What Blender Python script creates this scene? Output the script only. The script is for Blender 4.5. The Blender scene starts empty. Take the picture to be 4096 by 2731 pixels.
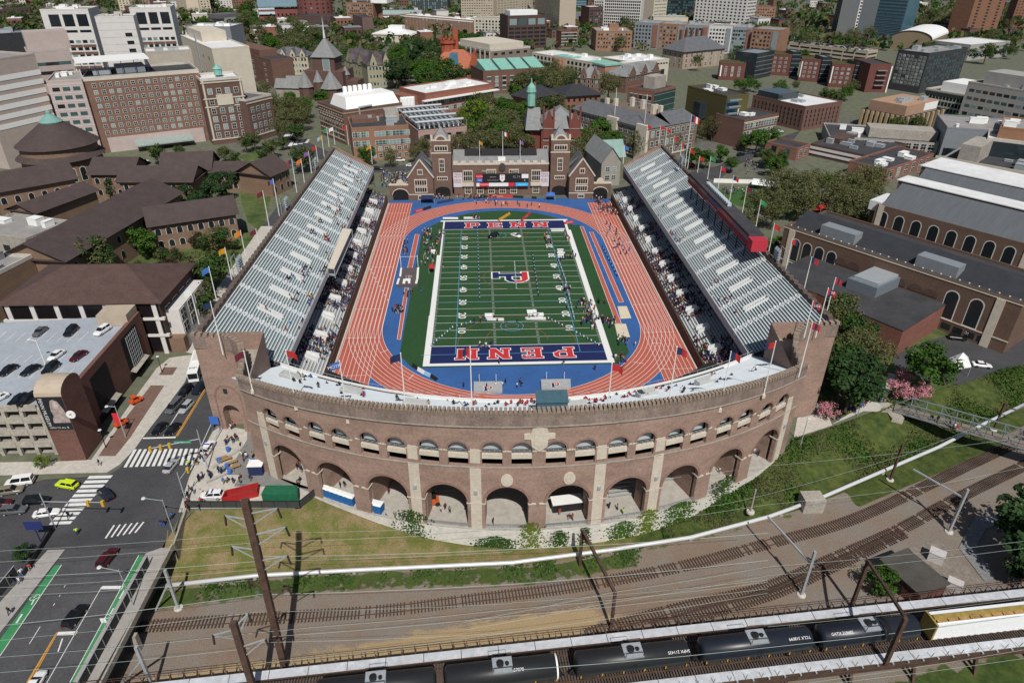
import bpy, bmesh, math, random
from mathutils import Vector, Matrix
random.seed(7)
R=random.Random(11)
sc=bpy.context.scene
COL=sc.collection
PI=math.pi
CF=2736.05; CP=Vector((-9.8298,-213.5996,99.1146)); YAW,PIT,ROL=-.049466,.527262,.005863
def _axes():
 cy,sy,cp,sp=math.cos(YAW),math.sin(YAW),math.cos(PIT),math.sin(PIT)
 f=Vector((-sy*cp,cy*cp,-sp)); r=Vector((cy,sy,0)); u=r.cross(f)
 c,s=math.cos(ROL),math.sin(ROL)
 return c*r+s*u, -s*r+c*u, f
CR,CU,CFW=_axes()
def g(u,v,z=0.0):
 k=4096/2352
 d=CR*((u*k-2048)/CF)+CU*(-(v*k-1365.5)/CF)+CFW
 t=(z-CP.z)/d.z
 p=CP+d*t
 return Vector((p.x,p.y,z))
TL=[(0,0),(1024,0),(2048,0),(3072,0),(0,683),(1024,600),(2048,500),(3072,683)]+[(i*1024,1366) for i in range(4)]+[(i*1024,2048) for i in range(4)]
def q(k,a,b): return ((TL[k][0]+a/2.296)*2352/4096,(TL[k][1]+b/2.296)*2352/4096)
def t(k,a,b,z=0.0): return g(*q(k,a,b),z)
def scr(p):
 d=Vector(p)-CP; w=d.dot(CFW)
 if w<=1: return (-9e9,0)
 return ((2048+CF*d.dot(CR)/w)*2352/4096,(1365.5-CF*d.dot(CU)/w)*2352/4096)
def hgt(base,v):
 lo,hi=0.0,300.0
 for _ in range(50):
  m=(lo+hi)/2
  if scr((base.x,base.y,base.z+m))[1]>v: lo=m
  else: hi=m
 return lo
MATS={}
def mat(name,c,var=.12,scale=1.0,rough=.85,metal=0.0,c2=None,bump=0.0,stretch=None,spec=.3,fine=None,alpha=None):
 if name in MATS: return MATS[name]
 m=bpy.data.materials.new(name); m.use_nodes=True; nt=m.node_tree; N=nt.nodes; L=nt.links
 b=N['Principled BSDF']; b.inputs['Roughness'].default_value=rough; b.inputs['Metallic'].default_value=metal
 b.inputs['Specular IOR Level'].default_value=spec
 c=tuple(c)
 if var<=0 and not c2:
  b.inputs['Base Color'].default_value=c+(1,)
 else:
  tc=N.new('ShaderNodeTexCoord'); mp=N.new('ShaderNodeMapping'); L.new(tc.outputs['Object'],mp.inputs[0])
  if stretch: mp.inputs['Scale'].default_value=stretch
  n=N.new('ShaderNodeTexNoise'); n.inputs['Scale'].default_value=scale; n.inputs['Detail'].default_value=6; n.inputs['Roughness'].default_value=.7
  L.new(mp.outputs[0],n.inputs['Vector'])
  r=N.new('ShaderNodeValToRGB'); r.color_ramp.elements[0].position=.32; r.color_ramp.elements[1].position=.68
  a=tuple(x*(1-var) for x in c); d=tuple(min(1,x*(1+var)) for x in (c2 or c))
  r.color_ramp.elements[0].color=a+(1,); r.color_ramp.elements[1].color=d+(1,)
  L.new(n.outputs[0],r.inputs[0]); out=r.outputs[0]
  if fine:
   n2=N.new('ShaderNodeTexNoise'); n2.inputs['Scale'].default_value=fine[0]; n2.inputs['Detail'].default_value=3
   L.new(tc.outputs['Object'],n2.inputs['Vector'])
   mr=N.new('ShaderNodeMapRange'); mr.inputs[1].default_value=.3; mr.inputs[2].default_value=.7; mr.inputs[3].default_value=1-fine[1]; mr.inputs[4].default_value=1+fine[1]
   L.new(n2.outputs[0],mr.inputs[0])
   mx=N.new('ShaderNodeVectorMath'); mx.operation='SCALE'; L.new(out,mx.inputs[0]); L.new(mr.outputs[0],mx.inputs['Scale']); out=mx.outputs[0]
  L.new(out,b.inputs['Base Color'])
  if bump:
   bp=N.new('ShaderNodeBump'); bp.inputs['Strength'].default_value=bump; L.new(n.outputs[0],bp.inputs['Height']); L.new(bp.outputs[0],b.inputs['Normal'])
 MATS[name]=m; return m
def leafmat(name,c,var=.3):
 if name in MATS: return MATS[name]
 m=mat(name,c,var,.8,rough=.7,spec=.2,fine=(3,.25))
 nt=m.node_tree;b=nt.nodes['Principled BSDF']
 try: b.inputs['Subsurface Weight'].default_value=0
 except Exception: pass
 tr=nt.nodes.new('ShaderNodeBsdfTranslucent'); tr.inputs[0].default_value=(c[0]*1.1,c[1]*1.2,c[2]*.7,1)
 mx=nt.nodes.new('ShaderNodeMixShader'); mx.inputs[0].default_value=.25
 out=nt.nodes['Material Output']
 nt.links.new(b.outputs[0],mx.inputs[1]); nt.links.new(tr.outputs[0],mx.inputs[2]); nt.links.new(mx.outputs[0],out.inputs[0])
 return m
BR=(.30,.185,.14)
def brick(name,c,big=.14): return mat(name,c,big,.12,rough=.9,fine=(2.2,.16),stretch=(1,1,2.5))
M_brick=brick('stadium_brick',(.30,.205,.163),.2)
M_stone=mat('limestone',(.56,.50,.41),.1,.5,fine=(3,.1))
M_conc=mat('concrete',(.50,.47,.42),.12,.25,fine=(2,.1))
M_concd=mat('concrete_weathered',(.34,.31,.27),.2,.3,fine=(2,.15))
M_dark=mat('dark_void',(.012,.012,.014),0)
M_alu=mat('aluminium_bench',(.57,.60,.61),.10,.4,rough=.5,fine=(2,.08))
M_tread=mat('painted_tread',(.17,.235,.245),.12,.3)
M_white=mat('white_paint',(.80,.80,.78),.04,.5,rough=.5)
M_asph=mat('asphalt',(.058,.058,.062),.22,.1,fine=(2.5,.15))
M_steel=mat('galvanised_steel',(.42,.45,.47),.1,1,rough=.45,metal=.3)
M_black=mat('black_metal',(.018,.018,.02),.1,1,rough=.5)
M_rust=mat('rusty_steel',(.085,.05,.038),.35,.6,rough=.85)
M_glass=mat('window_glass',(.015,.02,.024),0,rough=.12,spec=.6)
M_glass2=mat('window_blind',(.20,.27,.27),.15,1,rough=.3)
M_teal=mat('window_teal',(.05,.10,.105),.15,1,rough=.15,spec=.6)
class MB:
 def __init__(s): s.v=[];s.f=[];s.m=[];s.sm=False
 def add(s,vs,fs,mi=0):
  o=len(s.v); s.v+= [tuple(x) for x in vs]; s.f+=[tuple(i+o for i in f) for f in fs]; s.m+=[mi]*len(fs); return s
 def quad(s,a,b,c,d,mi=0): return s.add((a,b,c,d),((0,1,2,3),),mi)
 def poly(s,pts,mi=0): return s.add(pts,(tuple(range(len(pts))),),mi)
 def box(s,x0,y0,z0,x1,y1,z1,mi=0,nobot=False):
  v=[(x0,y0,z0),(x1,y0,z0),(x1,y1,z0),(x0,y1,z0),(x0,y0,z1),(x1,y0,z1),(x1,y1,z1),(x0,y1,z1)]
  f=[(4,5,6,7),(0,1,5,4),(1,2,6,5),(2,3,7,6),(3,0,4,7)]
  if not nobot: f.append((3,2,1,0))
  return s.add(v,f,mi)
 def prism(s,pts,z0,z1,mi=0,cap=None):
  n=len(pts); a=sum(pts[i][0]*pts[(i+1)%n][1]-pts[(i+1)%n][0]*pts[i][1] for i in range(n))
  pts=[(p[0],p[1]) for p in pts]
  if a<0: pts=pts[::-1]
  v=[(x,y,z0) for x,y in pts]+[(x,y,z1) for x,y in pts]
  s.add(v,[(i,(i+1)%n,n+(i+1)%n,n+i) for i in range(n)],mi)
  s.add(v,[tuple(range(n,2*n)),tuple(range(n-1,-1,-1))],mi if cap is None else cap); return s
 def beam(s,p,r,w,h=None,mi=0,up=(0,0,1)):
  p=Vector(p);r=Vector(r);h=h or w; d=(r-p).normalized(); up=Vector(up)
  if abs(d.dot(up))>.98: up=Vector((0,1,0))
  a=d.cross(up).normalized()*w/2; b=a.cross(d).normalized()*h/2
  v=[p-a-b,p+a-b,p+a+b,p-a+b,r-a-b,r+a-b,r+a+b,r-a+b]
  return s.add(v,[(0,1,2,3),(7,6,5,4),(0,4,5,1),(1,5,6,2),(2,6,7,3),(3,7,4,0)],mi)
 def tube(s,pts,rad,n=8,mi=0,caps=True):
  pts=[Vector(p) for p in pts]; rs=rad if isinstance(rad,(list,tuple)) else [rad]*len(pts)
  o=len(s.v); prev=None
  for i,p in enumerate(pts):
   d=(pts[min(i+1,len(pts)-1)]-pts[max(i-1,0)]).normalized()
   up=Vector((0,0,1)) if abs(d.z)<.95 else Vector((0,1,0))
   a=d.cross(up).normalized(); b=a.cross(d)
   for k in range(n):
    w=2*PI*k/n; s.v.append(tuple(p+(a*math.cos(w)+b*math.sin(w))*rs[i]))
  for i in range(len(pts)-1):
   for k in range(n):
    s.f.append((o+i*n+k,o+(i+1)*n+k,o+(i+1)*n+(k+1)%n,o+i*n+(k+1)%n)); s.m.append(mi)
  if caps:
   s.f.append(tuple(o+k for k in range(n))); s.m.append(mi)
   e=o+(len(pts)-1)*n; s.f.append(tuple(e+k for k in range(n-1,-1,-1))); s.m.append(mi)
  return s
 def lathe(s,prof,n=24,cx=0,cy=0,mi=0):
  o=len(s.v)
  for r,z in prof:
   for k in range(n):
    w=2*PI*k/n; s.v.append((cx+r*math.cos(w),cy+r*math.sin(w),z))
  for i in range(len(prof)-1):
   for k in range(n):
    s.f.append((o+i*n+k,o+i*n+(k+1)%n,o+(i+1)*n+(k+1)%n,o+(i+1)*n+k)); s.m.append(mi)
  return s
 def mesh(s,name,mats):
  me=bpy.data.meshes.new(name); me.from_pydata(s.v,[],s.f)
  mats=mats if isinstance(mats,(list,tuple)) else [mats]
  for x in mats: me.materials.append(x)
  if len(mats)>1: me.polygons.foreach_set('material_index',s.m)
  if s.sm: me.polygons.foreach_set('use_smooth',[True]*len(s.f))
  me.update(); return me
 def build(s,name,mats,parent=None,**kw):
  return obj(name,s.mesh(name,mats),parent,**kw)
def obj(name,me,parent=None,loc=None,rz=None):
 o=bpy.data.objects.new(name,me); COL.objects.link(o)
 if parent is not None: o.parent=parent
 if loc is not None: o.location=loc
 if rz is not None: o.rotation_euler=(0,0,rz)
 return o
def tag(o,label,cat,group=None,kind=None):
 o['label']=label; o['category']=cat
 if group: o['group']=group
 if kind: o['kind']=kind
 return o
def thing(name,label,cat,loc=(0,0,0),rz=0.0,group=None):
 o=obj(name,None,None,loc,rz); o.empty_display_size=.5
 return tag(o,label,cat,group)
def struct(o): o['kind']='structure'; return o
def stuff(o,label=None,cat=None):
 o['kind']='stuff'
 if label: o['label']=label
 if cat: o['category']=cat
 return o
KIDS={}
def kids(o):
 return o.children
def copy_tree(o,parent=None):
 c=o.copy(); COL.objects.link(c); c.parent=parent
 for ch in list(o.children): copy_tree(ch,c)
 return c
def sheet(name,pts,z,m,parent=None,st=True):
 mb=MB(); pts=[(p[0],p[1],z) for p in pts]
 n=len(pts); a=sum(pts[i][0]*pts[(i+1)%n][1]-pts[(i+1)%n][0]*pts[i][1] for i in range(n))
 mb.poly(pts if a>0 else pts[::-1])
 o=mb.build(name,m,parent)
 if st and parent is None: struct(o)
 return o
def lerp(a,b,k): return a+(b-a)*k
def V2(p): return (p[0],p[1])
def pl(xs,ys,x):
 if x<=xs[0]: return ys[0]
 for i in range(1,len(xs)):
  if x<=xs[i]: return lerp(ys[i-1],ys[i],(x-xs[i-1])/(xs[i]-xs[i-1]))
 return ys[-1]
def letters(name,txt,m,size,parent=None,loc=(0,0,0),rot=(0,0,0),align='CENTER',bold=0,ext=0.0,sx=1.0):
 cu=bpy.data.curves.new(name,'FONT'); cu.body=txt; cu.size=size; cu.align_x=align; cu.align_y='CENTER'; cu.offset=bold; cu.extrude=ext; cu.resolution_u=3
 o=bpy.data.objects.new(name,cu); COL.objects.link(o)
 dg=bpy.context.evaluated_depsgraph_get()
 me=bpy.data.meshes.new_from_object(o.evaluated_get(dg)); bpy.data.objects.remove(o); bpy.data.curves.remove(cu)
 me.name=name; me.materials.clear(); me.materials.append(m)
 o=obj(name,me,parent,loc); o.rotation_euler=rot; o.scale=(sx,1,1)
 return o
def facing(right,up,origin):
 r=Vector(right).normalized(); u=Vector(up).normalized(); n=r.cross(u)
 return Matrix(((r.x,u.x,n.x,origin[0]),(r.y,u.y,n.y,origin[1]),(r.z,u.z,n.z,origin[2]),(0,0,0,1)))
W=bpy.data.worlds.new('World'); sc.world=W; W.use_nodes=True
nt=W.node_tree; sky=nt.nodes.new('ShaderNodeTexSky'); sky.sky_type='NISHITA'; sky.sun_disc=False
EL=math.radians(51); AZ=math.radians(172)   # sun stands behind the camera, a little to the right
sky.sun_elevation=EL; sky.sun_rotation=AZ
nt.links.new(sky.outputs[0],nt.nodes['Background'].inputs[0]); nt.nodes['Background'].inputs[1].default_value=.055
ld=bpy.data.lights.new('sun','SUN'); ld.energy=4.2; ld.angle=math.radians(.5); ld.color=(1,.96,.90)
sun=bpy.data.objects.new('sun',ld); COL.objects.link(sun)
to=Vector((math.sin(AZ)*math.cos(EL),math.cos(AZ)*math.cos(EL),math.sin(EL)))
sun.rotation_euler=to.to_track_quat('Z','Y').to_euler(); sun.location=(0,0,400)
cd=bpy.data.cameras.new('camera'); cam=bpy.data.objects.new('camera',cd); COL.objects.link(cam); sc.camera=cam
cd.sensor_width=36; cd.lens=CF/4096*36; cd.clip_start=1; cd.clip_end=9000
cam.matrix_world=Matrix(((CR.x,CU.x,-CFW.x,CP.x),(CR.y,CU.y,-CFW.y,CP.y),(CR.z,CU.z,-CFW.z,CP.z),(0,0,0,1)))
sc.view_settings.view_transform='Standard'; sc.view_settings.look='None'; sc.view_settings.gamma=1; sc.view_settings.exposure=0; sc.view_settings.use_curve_mapping=False
sc.cycles.max_bounces=5; sc.cycles.transparent_max_bounces=8
XC=-1.0
def Fp(a,b,z=0): return g((1500+a/1.8023)*2352/4096,(760+b/1.8023)*2352/4096,z)
M_turf=mat('turf',(.022,.068,.022),.10,.06,fine=(1.5,.12))
M_track=mat('track_red',(.43,.105,.068),.10,.08,fine=(1.2,.06))
M_blue=mat('infield_blue',(.035,.105,.29),.14,.1,fine=(1,.06))
M_navy=mat('endzone_navy',(.010,.018,.085),.1,.5)
M_red=mat('paint_red',(.50,.03,.035),.08,.5)
M_line=mat('line_paint',(.72,.72,.70),.05,2)
M_lblue=mat('line_blue',(.10,.33,.55),0)
M_sand=mat('sand',(.62,.54,.40),.1,.6)
def oval(r,y0=-32.0,y1=32.6,n=28):
 p=[]
 for i in range(n+1):
  w=PI+PI*i/n; p.append((XC+r*math.cos(w),y0+r*math.sin(w)))
 for i in range(n+1):
  w=PI*i/n; p.append((XC+r*math.cos(w),y1+r*math.sin(w)))
 return p
floor=sheet('stadium_floor',[(-50.2,-85),(48.2,-85),(48.2,84),(-50.2,84)],.03,M_blue)
floor.name='ground_blue_surface'
tr=MB()
ri,ro=oval(38.6),oval(48.2); n=len(ri)
for i in range(n):
 j=(i+1)%n; tr.quad((*ri[i],.05),(*ro[i],.05),(*ro[j],.05),(*ri[j],.05))
for x0,x1,ya,yb in ((-49.7,-39.6,-66,79),(37.6,47.9,-68,77)):
 tr.quad((x0,ya,.055),(x1,ya,.055),(x1,yb,.055),(x0,yb,.055))
track=struct(tr.build('running_track',M_track))
ln=MB()
def stripe(mb,pts,w,z,closed=False):
 n=len(pts)
 for i in range(n if closed else n-1):
  a=Vector((*pts[i],0));b=Vector((*pts[(i+1)%n],0)); d=(b-a)
  if d.length<1e-6: continue
  d.normalize(); s=Vector((-d.y,d.x,0))*w/2
  mb.quad((*(a+s).xy,z),(*(a-s).xy,z),(*(b-s).xy,z),(*(b+s).xy,z))
for k in range(9): stripe(ln,oval(38.6+1.2*k,n=40),.11,.085+.001*k,True)
for x0,x1,ya,yb in ((-49.5,-39.7,-65.5,78.5),(37.7,47.7,-67,76.5)):
 for k in range(9): stripe(ln,[(lerp(x0,x1,k/8),ya),(lerp(x0,x1,k/8),yb)],.11,.096+.001*k)
 for y in (-60,-40,-22,10,40,66): stripe(ln,[(x0,y),(lerp(x0,x1,.9),y)],.12,.108)
for r0,w in ((38.6,.4),(39.2,.8),(41,1.2),(43.5,1.7),(45.3,2.1),(40.3,2.5),(42,2.8)):
 stripe(ln,[(XC+r0*math.cos(PI+w),-32+r0*math.sin(PI+w)),(XC+(r0+2.6)*math.cos(PI+w+.02),-32+(r0+2.6)*math.sin(PI+w+.02))],.15,.11)
ln.build('lane_line',M_line,track)['kind']='stuff'
lane=bpy.data.objects['lane_line']
for x0,sx in ((-48.9,1),(38.3,1)):
 for k in range(8):
  y=(8-3.4*k) if sx and x0<0 else 26-2*k
  letters('lane_number',str(8-k if x0<0 else k+1),M_line,1.5,track,(x0+1.22*k+.3,y if x0<0 else 30,.115))
turfp=[(-33,-50),(-29,-56.8),(27,-56.8),(31.2,-51)]
turfp+=[(30.4,50)]+[(XC+36.0*math.cos(w)*.93,31.6+36.0*math.sin(w)) for w in [PI*(.16+.68*i/14) for i in range(15)]]+[(-33,42)]
field=sheet('field',turfp,.06,M_turf)
mows=MB()
ez=[]
for s in (-1,1):
 e=sheet('end_zone',[(-24.4,s*45.7),(24.4,s*45.7),(24.4,s*54.86),(-24.4,s*54.86)],.09,M_navy,field)
fl=MB()
def rect(mb,x0,y0,x1,y1,z): mb.quad((x0,y0,z),(x1,y0,z),(x1,y1,z),(x0,y1,z))
for s in (-1,1):
 rect(fl,-26.2,min(s*54.9,s*56.2),26.2,max(s*54.9,s*56.2),.10); rect(fl,-24.4,s*45.72-.12,24.4,s*45.72+.12,.11)
rect(fl,-26.2,-54.9,-24.4,-27,.101); rect(fl,-26,-27,-24.4,20,.101); rect(fl,-25,20,-24.4,54.9,.101)
rect(fl,24.4,-54.9,26.2,44,.101); rect(fl,24.4,44,25.4,54.9,.101)
fl.build('field_border',M_line,field)
yl=MB()
for k in range(1,20): rect(yl,-24.4,-45.72+4.572*k-.07,24.4,-45.72+4.572*k+.07,.105)
yl.build('yard_line',M_line,field)['kind']='stuff'
hs=MB()
for k in range(1,100):
 if k%5==0: continue
 y=-45.72+.9144*k
 for x in (-24.1,-6.3,6.3,24.1): rect(hs,x-.38,y-.06,x+.38,y+.06,.104)
hs.build('hash_mark',M_line,field)['kind']='stuff'
bl=MB()
rect(bl,-17.6,-50.4,-17.45,46,.112); rect(bl,17.4,-50.4,17.55,46,.112); rect(bl,-27,-50.4,24.4,-50.25,.112); rect(bl,-24.4,-18.4,24,-18.28,.113)
bl.build('lacrosse_line',M_lblue,field)['kind']='stuff'
orl=MB()
def ring(mb,cx,cy,rx,ry,w,z,a0=0,a1=2*PI,n=48):
 stripe(mb,[(cx+rx*math.cos(a0+(a1-a0)*i/n),cy+ry*math.sin(a0+(a1-a0)*i/n)) for i in range(n+1)],w,z)
ring(orl,0,0,9.2,9.2,.12,.114); 
for s in (-1,1):
 ring(orl,0,s*45,17,17,.12,.114,0 if s<0 else PI,PI if s<0 else 2*PI); ring(orl,0,s*43,9,9,.12,.1145,0 if s<0 else PI,PI if s<0 else 2*PI)
orl.build('orange_circle',mat('orange_paint',(.34,.09,.03),0),field)
wr=MB(); ring(wr,-1,-34.5,3.4,3.1,.16,.115); ring(wr,-1,-34.5,2.0,1.6,.12,.115); ring(wr,-3,39,3.2,2.6,.16,.115); wr.build('crease_circle',M_lblue,field)
for k in range(1,10):
 y=-45.72+9.144*k; v=(10,20,30,40,50,40,30,20,10)[k-1]
 for s in (-1,1):
  o=letters('yard_number',str(v),M_line,3.3,field,(s*16.1,y,.12),(0,0,-s*-PI/2 if False else (PI/2 if s>0 else -PI/2)),bold=.04,sx=1.2)
def glyph(ch):
 if ch=='N': return [[(.45,0),(1.75,0),(1.75,5),(.45,5)],[(3.75,0),(5.05,0),(5.05,5),(3.75,5)],[(.45,5),(1.9,5),(5.05,0),(3.6,0)],[(0,4.2),(1.5,4.2),(1.5,5),(0,5)],[(0,0),(2.3,0),(2.3,.8),(0,.8)],[(3.2,4.2),(5.6,4.2),(5.6,5),(3.2,5)]]
 if ch=='E': return [[(.5,0),(1.9,0),(1.9,5),(.5,5)],[(0,4.2),(5,4.2),(5,5),(0,5)],[(0,0),(5.1,0),(5.1,.8),(0,.8)],[(1.9,2.1),(3.6,2.1),(3.6,2.9),(1.9,2.9)],[(4.2,3.3),(5,3.3),(5,4.2),(4.2,4.2)],[(4.3,.8),(5.1,.8),(5.1,1.8),(4.3,1.8)],[(3.1,1.6),(3.7,1.6),(3.7,3.4),(3.1,3.4)]]
 if ch=='P': return [[(.5,0),(1.9,0),(1.9,5),(.5,5)],[(0,0),(2.6,0),(2.6,.8),(0,.8)],[(0,4.2),(3.8,4.2),(3.8,5),(0,5)],[(1.9,1.7),(3.8,1.7),(3.8,2.5),(1.9,2.5)],[(3.8,4.2),(3.8,5),(4.8,4.55),(5.1,3.9),(3.9,3.9)],[(3.8,1.7),(5.1,2.7),(3.9,2.8),(3.6,2.5)],[(3.9,2.7),(5.1,2.6),(5.1,4),(3.9,4)]]
def grow(poly,d):
 n=len(poly); c=(sum(p[0] for p in poly)/n,sum(p[1] for p in poly)/n); out=[]
 a=sum(poly[i][0]*poly[(i+1)%n][1]-poly[(i+1)%n][0]*poly[i][1] for i in range(n))
 if a<0: poly=poly[::-1]
 for i in range(n):
  p0,p1,p2=Vector(poly[i-1]),Vector(poly[i]),Vector(poly[(i+1)%n])
  d1=(p1-p0).normalized();d2=(p2-p1).normalized(); n1=Vector((d1.y,-d1.x));n2=Vector((d2.y,-d2.x))
  b=(n1+n2); b=b/max(.5,b.length_squared)*2 if b.length>1e-3 else n1
  out.append((p1+b*d)[:])
 return out
def slab_word(word,cx,cy,sx,sy,adv,flip):
 for j,ch in enumerate(word):
  white=MB(); red=MB()
  for i,pg in enumerate(glyph(ch)):
   def T(p,z):
    x=(p[0]-2.6)*sx+(j-1.5)*adv; y=(p[1]-2.5)*sy
    if flip: x,y=-x,-y
    return (cx+x,cy+y,z)
   white.poly([T(p,.12+.0004*i) for p in grow(pg,.20)]); red.poly([T(p,.128+.0004*i) for p in pg])
  r=red.build('end_zone_letter',M_red,field); white.build('letter_outline',M_line,r)
slab_word('PENN',-.6,-50.3,1.15,1.12,9.0,True); slab_word('PENN',.6,50.3,1.15,1.15,9.2,False)
def emblem(parent,cx,cy,z,k,right,up,split=True,name='emblem'):
 rx,ry=right;ux,uy=up
 def T(p,zz): x,y=(p[0]-2.6)*k,(p[1]-2.5)*k; return (cx+rx*x+ux*y,cy+ry*x+uy*y,zz)
 w=MB();b=MB()
 for i,pg in enumerate(glyph('P')):
  w.poly([T(p,z+.0005*i) for p in grow(pg,.28)]); b.poly([T(p,z+.01+.0005*i) for p in pg],1 if i in (2,4,6) else 0)
 o=b.build(name,[M_navy,M_red],parent); w.build('emblem_outline',M_line,o)
def emblem_field():
 w=MB();b=MB()
 P=[[( .4,0),(2.0,0),(2.0,5.6),(.4,5.6)],[(-.5,0),(3,0),(3,1),(-.5,1)],[(-.5,4.7),(2.2,4.7),(2.2,5.6),(-.5,5.6)],[(2,4.6),(2,5.6),(3.6,5.6),(4.6,5.2),(4.2,4.6)],[(4.2,4.6),(4.6,5.2),(5.3,4.4),(5.3,3.4),(4.2,3.4)],[(4.2,3.4),(5.3,3.4),(4.9,2.6),(3.9,2.1),(3.3,2.9)],[(2,2.1),(3.9,2.1),(3.5,3),(2,3)]]
 for i,pg in enumerate(P):
  def T(p,z): return ((p[1]-2.8)*2.15, -(p[0]-2.4)*1.45, z)
  w.poly([T(p,.12+.0004*i) for p in grow(pg,.22)][::-1]); b.poly([T(p,.13+.0004*i) for p in pg][::-1],1 if i in (2,3,4) else 0)
 o=b.build('midfield_emblem',[M_navy,M_red],field); w.build('emblem_outline',M_line,o)
emblem_field()
def strip(name,pts,z,m,par=None,edge=.12):
 o=sheet(name,[V2(Fp(*p)) for p in pts],z,m,par)
 e=MB(); P=[V2(Fp(*p)) for p in pts]; stripe(e,P,edge,z+.012,True); e.build('runway_edge',M_line,o); return o
strip('jump_runway',[(290,320),(319,322),(266,578),(231,578)],.085,M_track,track)
strip('jump_runway',[(216,705),(243,705),(184,1080),(160,1078)],.085,M_track,track)
strip('jump_runway',[(1478,265),(1501,265),(1776,962),(1738,962)],.085,M_track,track)
strip('jump_runway',[(1545,305),(1572,305),(1792,808),(1760,812)],.085,M_track,track)
for k,pp in enumerate(([(1748,840),(1815,838),(1848,925),(1770,930)],[(1727,965),(1808,965),(1838,1060),(1750,1065)])):
 o=sheet('sand_pit',[V2(Fp(*p)) for p in pp],.09,M_sand,None,False)
 tag(o,('pale sand pit where the right-hand jump runway ends','pale sand pit nearest the end of the longer jump runway')[k],'sand pit')
def mat_block(name,pts,h,m,label,cat,par=None):
 P=[V2(Fp(*p)) for p in pts]; mb=MB(); mb.prism(P,.06,h); o=mb.build(name,m)
 tag(o,label,cat); return o
M_pad=mat('pad_grey',(.36,.37,.37),.1,.8)
M_pad2=mat('pad_brown',(.10,.085,.08),.1,.8)
for k,(pp,cxy) in enumerate(([[(712,1400),(918,1398),(918,1465),(712,1470)],(815,1430)],[[(1195,1384),(1408,1380),(1410,1440),(1200,1450)],(1300,1405)])):
 o=mat_block('high_jump_mat',pp,.9,M_pad,('grey high jump landing mat with split letter P, left one','grey high jump landing mat with split letter P, right one')[k],'landing mat')
 c=Fp(*cxy,.9); emblem(o,c.x,c.y,.93,.42,(1,0),(0,1),name='mat_emblem')
 st=MB()
 for a in (0,1):
  p=Fp(pp[a][0]+(40 if a==0 else -45),pp[a][1]-5); st.beam((p.x,p.y,.05),(p.x,p.y,2.6),.12)
 for i in range(2):
  p=Fp(pp[0][0]+40 if i==0 else pp[1][0]-45,pp[0][1]-8); s=MB(); s.beam((p.x,p.y,.05),(p.x,p.y,2.8),.1); s.box(p.x-.4,p.y-.3,.05,p.x+.4,p.y+.3,.15); so=s.build('jump_standard',M_white); tag(so,('upright high jump post behind the %s grey mat, %s side'%(('left','right')[k],('left','right')[i])),'jump post')
pv=mat_block('pole_vault_mat',[(185,578),(320,575),(308,698),(155,702)],.85,M_pad2,'brown pole vault landing mat with white side pads and a letter P','landing mat')
wp=MB()
for pp in ([(185,580),(197,580),(190,640),(176,640)],[(305,578),(320,575),(314,660),(298,662)],[(168,655),(182,655),(170,695),(155,697)],[(296,665),(312,665),(306,690),(290,692)],[(205,660),(258,655),(255,690),(240,690),(238,672),(222,672),(218,692),(200,692)]):
 wp.prism([V2(Fp(*p)) for p in pp],.86,1.0)
wp.build('side_pad',M_white,pv)['kind']='stuff'
c=Fp(243,625,.86); emblem(pv,c.x,c.y,.88,.35,(1,0),(0,1),name='mat_emblem')
pg=MB(); a=Fp(190,575);b=Fp(312,572); pg.beam((a.x,a.y,0),(a.x,a.y,5.4),.14); pg.beam((b.x,b.y,0),(b.x,b.y,5.4),.14); pg.beam((a.x,a.y,4.9),(b.x,b.y,4.9),.07)
tag(pg.build('vaulting_uprights',M_white),'tall white vault uprights and bar over brown mat','vault frame')
def terrace(parent,lines,zs,mtread,name='terrace'):
 mb=MB()
 for i in range(len(lines)-1):
  a,b=lines[i],lines[i+1]
  for k in range(len(a)-1):
   mb.quad((*a[k],zs[i]),(*a[k+1],zs[i]),(*b[k+1],zs[i]),(*b[k],zs[i]))
   mb.quad((*b[k],zs[i]),(*b[k+1],zs[i]),(*b[k+1],zs[i+1]),(*b[k],zs[i+1]))
 return mb.build(name,mtread,parent)
def bench(parent,a,b,z,z2=None,f0=.34,f1=.92,m=None,h=.42):
 mb=MB(); A=[V2(Vector(p).lerp(Vector(r),f0)) for p,r in zip(a,b)]; B=[V2(Vector(p).lerp(Vector(r),f1)) for p,r in zip(a,b)]
 for k in range(len(A)-1):
  mb.quad((*A[k],z+h),(*A[k+1],z+h),(*B[k+1],z+h),(*B[k],z+h)); mb.quad((*A[k],z+h-.12),(*A[k+1],z+h-.12),(*A[k+1],z+h),(*A[k],z+h))
  mb.quad((*B[k],z+h-.12),(*B[k+1],z+h-.12),(*B[k+1],z+h),(*B[k],z+h))
 return mb.build('bench_row',m or M_alu,parent)
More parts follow.
